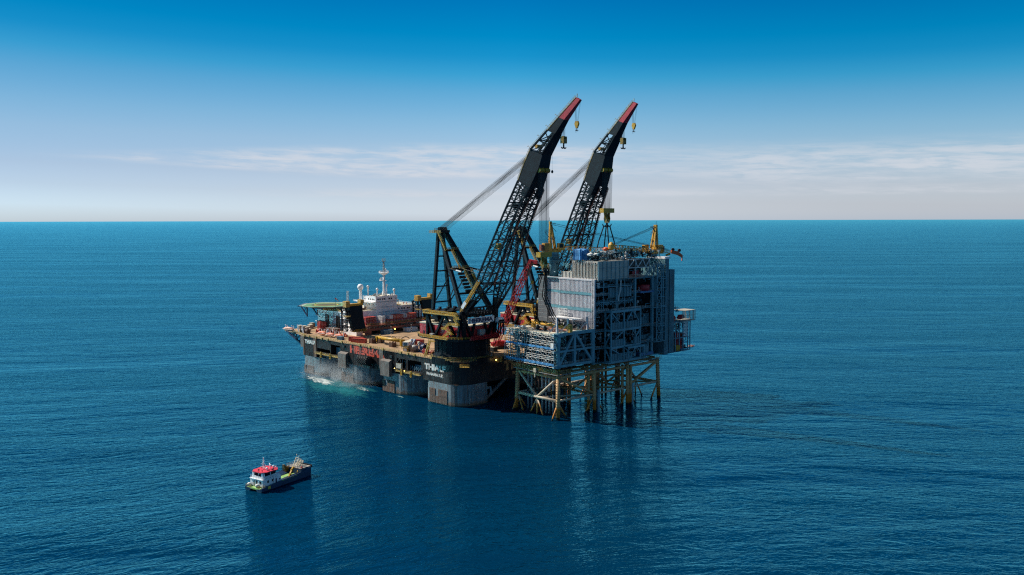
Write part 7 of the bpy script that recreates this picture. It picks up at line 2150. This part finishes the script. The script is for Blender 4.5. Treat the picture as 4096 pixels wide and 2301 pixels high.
# ------------------------------------------------------------------ the supply boat
M['boat_navy'] = paint('boat_navy_hull', (0.006, 0.028, 0.085), 0.4, 0.25, 0.5, (0.04, 0.03, 0.03), 0.3)
M['boat_green'] = paint('boat_green_deck', (0.24, 0.46, 0.13), 0.75, 0.3, 0.6, (0.35, 0.30, 0.12), 0.5, streak=False)
M['boat_roof'] = paint('boat_red_roof', (0.62, 0.035, 0.06), 0.5, 0.12, 0.4)
M['boat_white'] = paint('boat_white_paint', (0.74, 0.77, 0.80), 0.4, 0.1, 0.5, (0.4, 0.3, 0.2), 0.15)
M['boat_grey'] = paint('boat_grey_foredeck', (0.34, 0.30, 0.26), 0.75, 0.3, 0.8, None, 0)
def make_boat():
    a = R(58)
    B = Frame((-115.4, 362.1, 0), (math.cos(a), math.sin(a), 0), (-math.sin(a), math.cos(a), 0))
    t = thing('supply_boat', 'small navy workboat with red wheelhouse roof and green cargo deck on the open sea', 'boat', (15, 0, 0), B)
    # catamaran hull: two slim hulls under one deck
    def half(s):
        R_ = []
        for x, yo, yi, zk, zt in ((0, 5.3, 1.7, -.6, 1.75), (.4, 5.35, 1.5, -.8, 1.85), (10, 5.35, 1.5, -1.0, 2.5), (20, 5.35, 1.6, -1.0, 3.1), (26, 5.3, 2.2, -.9, 3.5), (29.5, 4.9, 3.4, -.5, 3.8), (30.6, 4.5, 3.9, 0, 3.9)):
            m = (yo + yi) / 2
            R_.append([(x, s * yo, zt), (x, s * yo * .995, .4), (x, s * (m + .5), zk), (x, s * (m - .5), zk), (x, s * yi, .9), (x, s * yi, zt - .7)])
        return R_
    for s in (-1, 1): MB(B).loft(half(s)).build('hull', 'boat_navy', t)
    mb = MB(B).loft([[(x, -y, z - .75), (x, y, z - .75), (x, y, z - .15), (x, -y, z - .15)] for x, y, z in ((.1, 5.25, 1.75), (10, 5.3, 2.2), (24, 5.3, 2.35))])
    mb.build('cargo_deck', 'boat_green', t)
    # bulwarks and bow
    for s in (-1, 1):
        mb = MB(B)
        mb.loft([[(x, s * 5.36, zb), (x, s * 5.16, zb), (x, s * 5.16, zt), (x, s * 5.36, zt)] for x, zb, zt in ((3, 1.7, 2.0), (11, 2.2, 2.75), (20, 2.3, 3.05), (26, 2.3, 3.8), (30, 2.3, 4.7))])
        bw = mb.build('bulwark', 'boat_navy', t)
        mb = MB(B)
        for i in range(5): mb.box(12 + i * 2.0, 13.2 + i * 2.0, s * 5.37 if s > 0 else s * 5.41, s * 5.41 if s > 0 else s * 5.37, 2.4 + i * .05, 2.6 + i * .05)
        mb.build('freeing_port', 'boat_green', bw)
    MB(B).loft([[(23.8, -5.2, 1.7), (23.8, 5.2, 1.7), (23.8, 5.2, 4.3), (23.8, -5.2, 4.3)], [(30.4, -4.9, 1.4), (30.4, 4.9, 1.4), (30.4, 4.9, 4.6), (30.4, -4.9, 4.6)]]).build('forecastle', 'boat_navy', t)
    MB(B).box(24, 30.2, -4.7, 4.7, 4.62, 4.72).build('foredeck', 'boat_grey', t)
    MB(B).loft([[(x, -y, 4.0), (x, y, 4.0), (x, y, 5.0), (x, -y, 5.0)] for x, y in ((30.45, 5.2), (31.4, 4.6))]).build('bow_fender', 'rubber', t)
    mb = MB(B).rail([(24, -4.6, 4.72), (24, 4.6, 4.72)], 1.1, .09, 1.0); mb.rail([(24, 4.6, 4.72), (30, 4.6, 4.72)], 1.1, .09, 1.0)
    mb.build('foredeck_railing', 'grey', t)
    # foremast frames
    mb = MB(B)
    for x, h in ((26.6, 4.0), (28.2, 3.0), (29.4, 2.0)):
        for y in (-1.3, 1.3): mb.bar((x - 1.6, y, 4.7), (x, y * .7, 4.7 + h), .28)
        for k in range(6): q = k / 6; mb.bar((x - 1.6 + 1.6 * q, -1.3 + .4 * q, 4.7 + h * q), (x - 1.6 + 1.6 * q, 1.3 - .4 * q, 4.7 + h * q), .14)
        mb.bar((x, -.9, 4.7 + h), (x, .9, 4.7 + h), .2)
    for y, h in ((-.7, 5.2), (.8, 5.8)): mb.bar((27, y, 7.5), (27, y, 4.4 + h), .12); mb.ball((27, y, 4.2 + h), .28, 8, 5)
    mb.build('foremast', 'cream', t)
    # deckhouse
    h = MB(B).box(2.0, 8.2, -4.0, 4.0, 1.9, 5.2).build('deckhouse', 'boat_white', t)
    MB(B).loft([[(8.22, -4.4, 2.1), (8.22, 4.4, 2.1), (8.22, 4.4, 4.9), (8.22, -4.4, 4.9)], [(12.2, -4.5, 2.2), (12.2, 4.5, 2.2), (12.2, 4.5, 4.9), (12.2, -4.5, 4.9)]]).build('store', 'boat_white', h)
    MB(B).loft([[(8.2, -4.5, 4.92), (8.2, 4.5, 4.92), (8.2, 3.4, 5.7), (8.2, -3.4, 5.7)], [(12.3, -4.5, 4.92), (12.3, 4.5, 4.92), (12.3, 3.4, 5.5), (12.3, -3.4, 5.5)]]).build('store_roof', 'boat_white', h)
    for y0, y1, z0, z1, m in ((-2.9, -1.9, 3.3, 4.3, 'glass'), (-.6, .3, 2.1, 4.5, 'dark'), (1.0, 1.9, 2.1, 4.3, 'grey')):
        MB(B).box(1.93, 1.99, y0, y1, z0, z1).build('door' if z0 < 3 else 'window', m, h)
    for x in (4.6, 7.2): MB(B).box(x, x + .9, -4.06, -4.01, 3.2, 4.3).build('window', 'glass', h)
    for x0, z0, z1 in ((9, 2.3, 4.2), (11, 3.2, 3.8)): MB(B).box(x0, x0 + .8, -4.58, -4.5, z0, z1).build('hatch', 'navy', h)
    w = MB(B).loft([[(2.6, -3.4, 5.22), (9.6, -3.4, 5.22), (10.4, -1.6, 5.22), (10.4, 1.6, 5.22), (9.6, 3.4, 5.22), (2.6, 3.4, 5.22)], [(2.6, -3.5, 6.3), (10, -3.5, 6.3), (10.8, -1.6, 6.3), (10.8, 1.6, 6.3), (10, 3.5, 6.3), (2.6, 3.5, 6.3)]]).build('wheelhouse', 'boat_white', t)
    MB(B).loft([[(3.4, -3.4, 6.32), (9.9, -3.4, 6.32), (10.7, -1.6, 6.32), (10.7, 1.6, 6.32), (9.9, 3.4, 6.32), (3.4, 3.4, 6.32)], [(3.4, -3.8, 7.9), (10.4, -3.8, 7.9), (11.3, -1.8, 7.9), (11.3, 1.8, 7.9), (10.4, 3.8, 7.9), (3.4, 3.8, 7.9)]]).build('window_band', 'glass', w)
    mb = MB(B)
    for x, y in ((3.4, -3.6), (3.4, 3.6), (3.4, 0), (6.8, -3.7), (6.8, 3.7)): mb.box(x - .14, x + .14, y - .14, y + .14, 6.3, 7.92)
    mb.box(2.6, 3.3, -3.4, -2.3, 6.3, 7.9); mb.box(2.6, 3.3, 2.3, 3.4, 6.3, 7.9)
    mb.build('window_post', 'boat_white', w)
    rp = [(2.2, -2.8), (4.4, -4.6), (5.6, -4.2), (10.2, -4.9), (12.2, -2.4), (12.2, 2.4), (10.2, 4.9), (5.6, 4.2), (4.4, 4.6), (2.2, 2.8)]
    MB(B).loft([[(x, y, 7.95) for x, y in rp], [(x * .99 + .05, y * .98, 8.3) for x, y in rp]]).build('roof', 'boat_roof', t)
    mb = MB(B).rail([(2.1, -3.9, 5.22), (2.1, 3.9, 5.22)], 1.1, .08, 1.0); mb.rail([(2.1, -3.9, 5.22), (8, -3.9, 5.22)], 1.1, .08, 1.0); mb.box(1.6, 8.1, -4.2, 4.2, 5.14, 5.21)
    mb.build('upper_railing', 'boat_white', w)
    # roof gear
    mb = MB(B).tube((7, .8, 8.3), (7, .8, 13.2), .16, 6).bar((7, -.6, 10.4), (7, 2.2, 10.4), .14).bar((7, 0, 12.2), (7, 1.6, 12.2), .12).ball((7, .8, 13.3), .3, 8, 5).ball((7, .8, 11.3), .42, 8, 5)
    mb.bar((6.2, 1.8, 8.3), (7, .8, 11), .1); mb.bar((6.2, -.2, 8.3), (7, .8, 11), .1)
    for y in (-.4, .3, 1.4): mb.ball((6.2, y, 9.4), .3, 7, 5)
    mb.build('mast', 'boat_white', t)
    mb = MB(B).tube((9, -1, 8.3), (9, -1, 10), .2, 6); mb.bar((8.2, -2, 10.2), (9.8, .2, 10.2), .3, .35); mb.bar((8.6, 1.5, 8.3), (8.6, 1.5, 9.6), .15); mb.build('radar', 'boat_white', t)
    for x, y, r in ((6.3, -2.0, .55), (10.4, -1.8, .55), (10.8, -3.0, .35), (11, .8, .32)):
        MB(B).tube((x, y, 8.28), (x, y, 8.8), r * .5, 8).ball((x, y, 8.9 + r * .4), r, 10, 6).build('dome', 'boat_white', t, True)
    mb = MB(B)
    for x, y in ((4, -1.5), (4.6, 1.5), (8, -3.4), (9.6, 3), (3.2, 0), (7.4, 2.8)): mb.box(x, x + .5, y, y + .4, 8.31, 8.6)
    mb.build('roof_fittings', 'dark', t)
    # stern gear
    for x, y, lb in ((1.0, 3.8, 'left'), (1.1, -1.2, 'right')):
        MB(B).rev((x + .1, y, 1.8), [(.5, 0), (.85, .3), (.85, 1.0), (.5, 1.3)], 12).build('liferaft', 'mark_white', t, True)
    mb = MB(B)
    for y0, y1 in ((-5, -1.7), (1.8, 5)): mb.rail([(.25, y0, 1.75), (.25, y1, 1.75)], 1.0, .1, 1.1)
    mb.rail([(.25, -5.1, 1.75), (2.4, -5.1, 1.9)], 1.0, .1, 1.1)
    mb.build('stern_railing', 'rail_tan', t)
    MB(B).box(3.6, 5.2, -5.5, -5.36, .9, 2.1).build('side_mark', 'mark_yellow', t)
    # deck crane and hose frame
    mb = MB(B).rev((19.4, -2.6, 2.3), [(.8, 0), (.6, .4), (.6, 1.0)], 10).bar((19.4, -2.6, 3.2), (22.6, -1.4, 5.6), .6, .8).bar((22.6, -1.4, 5.6), (20.6, -2.4, 4.9), .45, .5).bar((17.4, -3.6, 2.6), (19.4, -2.8, 3.0), .4, .5)
    for k in range(5): mb.bar((21.4 + k * .35, -2.3, 4.3 + k * .28), (22 + k * .35, -.2, 4.3 + k * .28), .2)
    mb.build('deck_crane', 'yellow', t)
    mb = MB(B).loft([[(21.8, 3.2, 2.2), (24, 3.2, 2.2), (24, 4.6, 2.2), (21.8, 4.6, 2.2)], [(21.4, 3.0, 4.4), (23.6, 3.0, 4.4), (23.6, 4.8, 4.4), (21.4, 4.8, 4.4)], [(21.2, 3.6, 6.0), (22, 3.6, 6.0), (22, 4.4, 6.0), (21.2, 4.4, 6.0)]])
    for k in range(5): mb.bar((21.5, 2.9, 2.6 + k * .6), (23.8, 2.9, 3.1 + k * .5), .3)
    mb.build('hose_frame', 'ochre_dark', t)
    mb = MB(B)
    for i in range(5): mb.box(13.2 + i * .9, 13.3 + i * .9, -4.8, -4.7, 2.2, 3.2)
    mb.box(13.2, 17, -4.8, -4.7, 3.1, 3.2); mb.bar((21.6, -4.2, 2.3), (23, -3.8, 4.2), .3)
    mb.build('cargo_rail', 'yellow', t)
    MB(B).rev((25.2, -4.0, 2.3), [(.3, 0), (.55, .2), (.55, 2.9), (.3, 3.1)], 10).build('red_buoy', 'crawler_red', t)
    return t
M['ochre_dark'] = plain('dark_ochre_paint', (0.16, 0.085, 0.012), 0.6)
make_boat()

# ------------------------------------------------------------------ discharge foam, clouded water and spray at the columns
def foam_sheet(name, c, L, W, ang, z, col, thr, soft, strength, scale):
    fr = VES.sub((c[0], c[1], 0), ang)
    n, m = 24, 10; mb = MB(fr)
    g = [[(-L / 2 + L * i / n, -W / 2 + W * j / m, z) for j in range(m + 1)] for i in range(n + 1)]
    mb.add([p for r in g for p in r], [(i * (m + 1) + j, (i + 1) * (m + 1) + j, (i + 1) * (m + 1) + j + 1, i * (m + 1) + j + 1) for i in range(n) for j in range(m)])
    t = NT(name + '_material')
    cx = fr((0, 0, 0))
    v = t.node('ShaderNodeVectorMath', operation='SUBTRACT'); t.put(v.inputs[0], t.P()); v.inputs[1].default_value = cx
    x = fr.x; rot = math.atan2(x.y, x.x)
    loc = t.mapping(v.outputs[0], rot=(0, 0, -rot), scale=(2 / L, 2 / W, 1))
    # (mapping scales before it rotates, so turn first)
    m1 = t.mapping(v.outputs[0], rot=(0, 0, -rot)); loc = t.mapping(m1, scale=(2 / L, 2 / W, 0))
    ln = t.node('ShaderNodeVectorMath', operation='LENGTH'); t.put(ln.inputs[0], loc)
    fall = t.rng(ln.outputs['Value'], 1.0, 0.15)
    n1 = t.noise(t.mapping(m1, scale=(.55, 1.3, 1)), scale, 8, 0.72, 1.2)
    n2 = t.noise(t.mapping(m1, scale=(.8, 1.2, 1), loc=(5, 2, 0)), scale * 3.5, 6, 0.7, .6)
    k = t.math('ADD', t.math('MULTIPLY', t.math('SUBTRACT', n1, .5), 2.4), t.math('MULTIPLY_ADD', t.math('SUBTRACT', n2, .5), 1.5, fall))
    al = t.math('MULTIPLY', t.math('MULTIPLY', t.rng(k, thr, thr + soft), t.rng(fall, .02, .3)), strength)
    t.set(Base_Color=col, Roughness=0.8, Alpha=al)
    t.b.inputs['Specular IOR Level'].default_value = 0.1
    M[name] = t.m
    o = mb.build(name, name)
    return tag_structure(o, 'stuff')
foam_sheet('clouded_water', (122, -14), 140, 54, 7, .04, (0.01, 0.17, 0.20), .15, 1.1, .7, .05)
foam_sheet('sea_foam', (146, -10), 78, 24, 7, .08, (0.62, 0.68, 0.66), .62, .55, .95, .16)
foam_sheet('sea_foam', (100, -6), 50, 15, 8, .09, (0.52, 0.62, 0.60), .80, .6, .85, .2)
foam_sheet('sea_foam', (58, -3.5), 20, 5, 4, .08, (0.35, 0.60, 0.58), .75, .5, .7, .5)
foam_sheet('sea_foam', (-47, 130), 13, 4, 0, .08, (0.6, 0.66, 0.66), .62, .5, .7, .5)
foam_sheet('sea_foam', (186, -2.5), 14, 4, 0, .08, (0.5, 0.62, 0.62), .8, .5, .6, .5)
def spray():
    fr = VES.sub((133, -5, 0), 0)
    L, W, H = 84, 22, 17
    t = NT('spray_mist_material')
    t.N.remove(t.b)
    pv = t.node('ShaderNodeVolumePrincipled')
    tc = t.node('ShaderNodeTexCoord')
    sep = t.node('ShaderNodeSeparateXYZ'); t.put(sep.inputs[0], tc.outputs['Generated'])
    def bell(sock, a, b, c_, d): return t.math('MULTIPLY', t.rng(sock, a, b), t.rng(sock, d, c_))
    fx = bell(sep.outputs['X'], 0, .35, .65, 1); fy = bell(sep.outputs['Y'], 0, .5, .6, 1); fz = t.rng(sep.outputs['Z'], 1.0, 0.05)
    nz = t.noise(t.P(), .09, 4, .6)
    d = t.math('MULTIPLY', t.math('MULTIPLY', fx, fy), t.math('MULTIPLY', fz, t.rng(nz, .38, .68)))
    t.put(pv.inputs['Density'], t.math('MULTIPLY', d, 0.075))
    pv.inputs['Color'].default_value = (0.78, 0.91, 1.0, 1); pv.inputs['Anisotropy'].default_value = 0.2
    t.put(t.N['Material Output'].inputs['Volume'], pv.outputs[0])
    M['spray'] = t.m
    o = MB(fr).box(-L / 2, L / 2, -W / 2, W / 2, .3, H).build('spray_mist', 'spray')
    tag_structure(o, 'stuff')
spray()
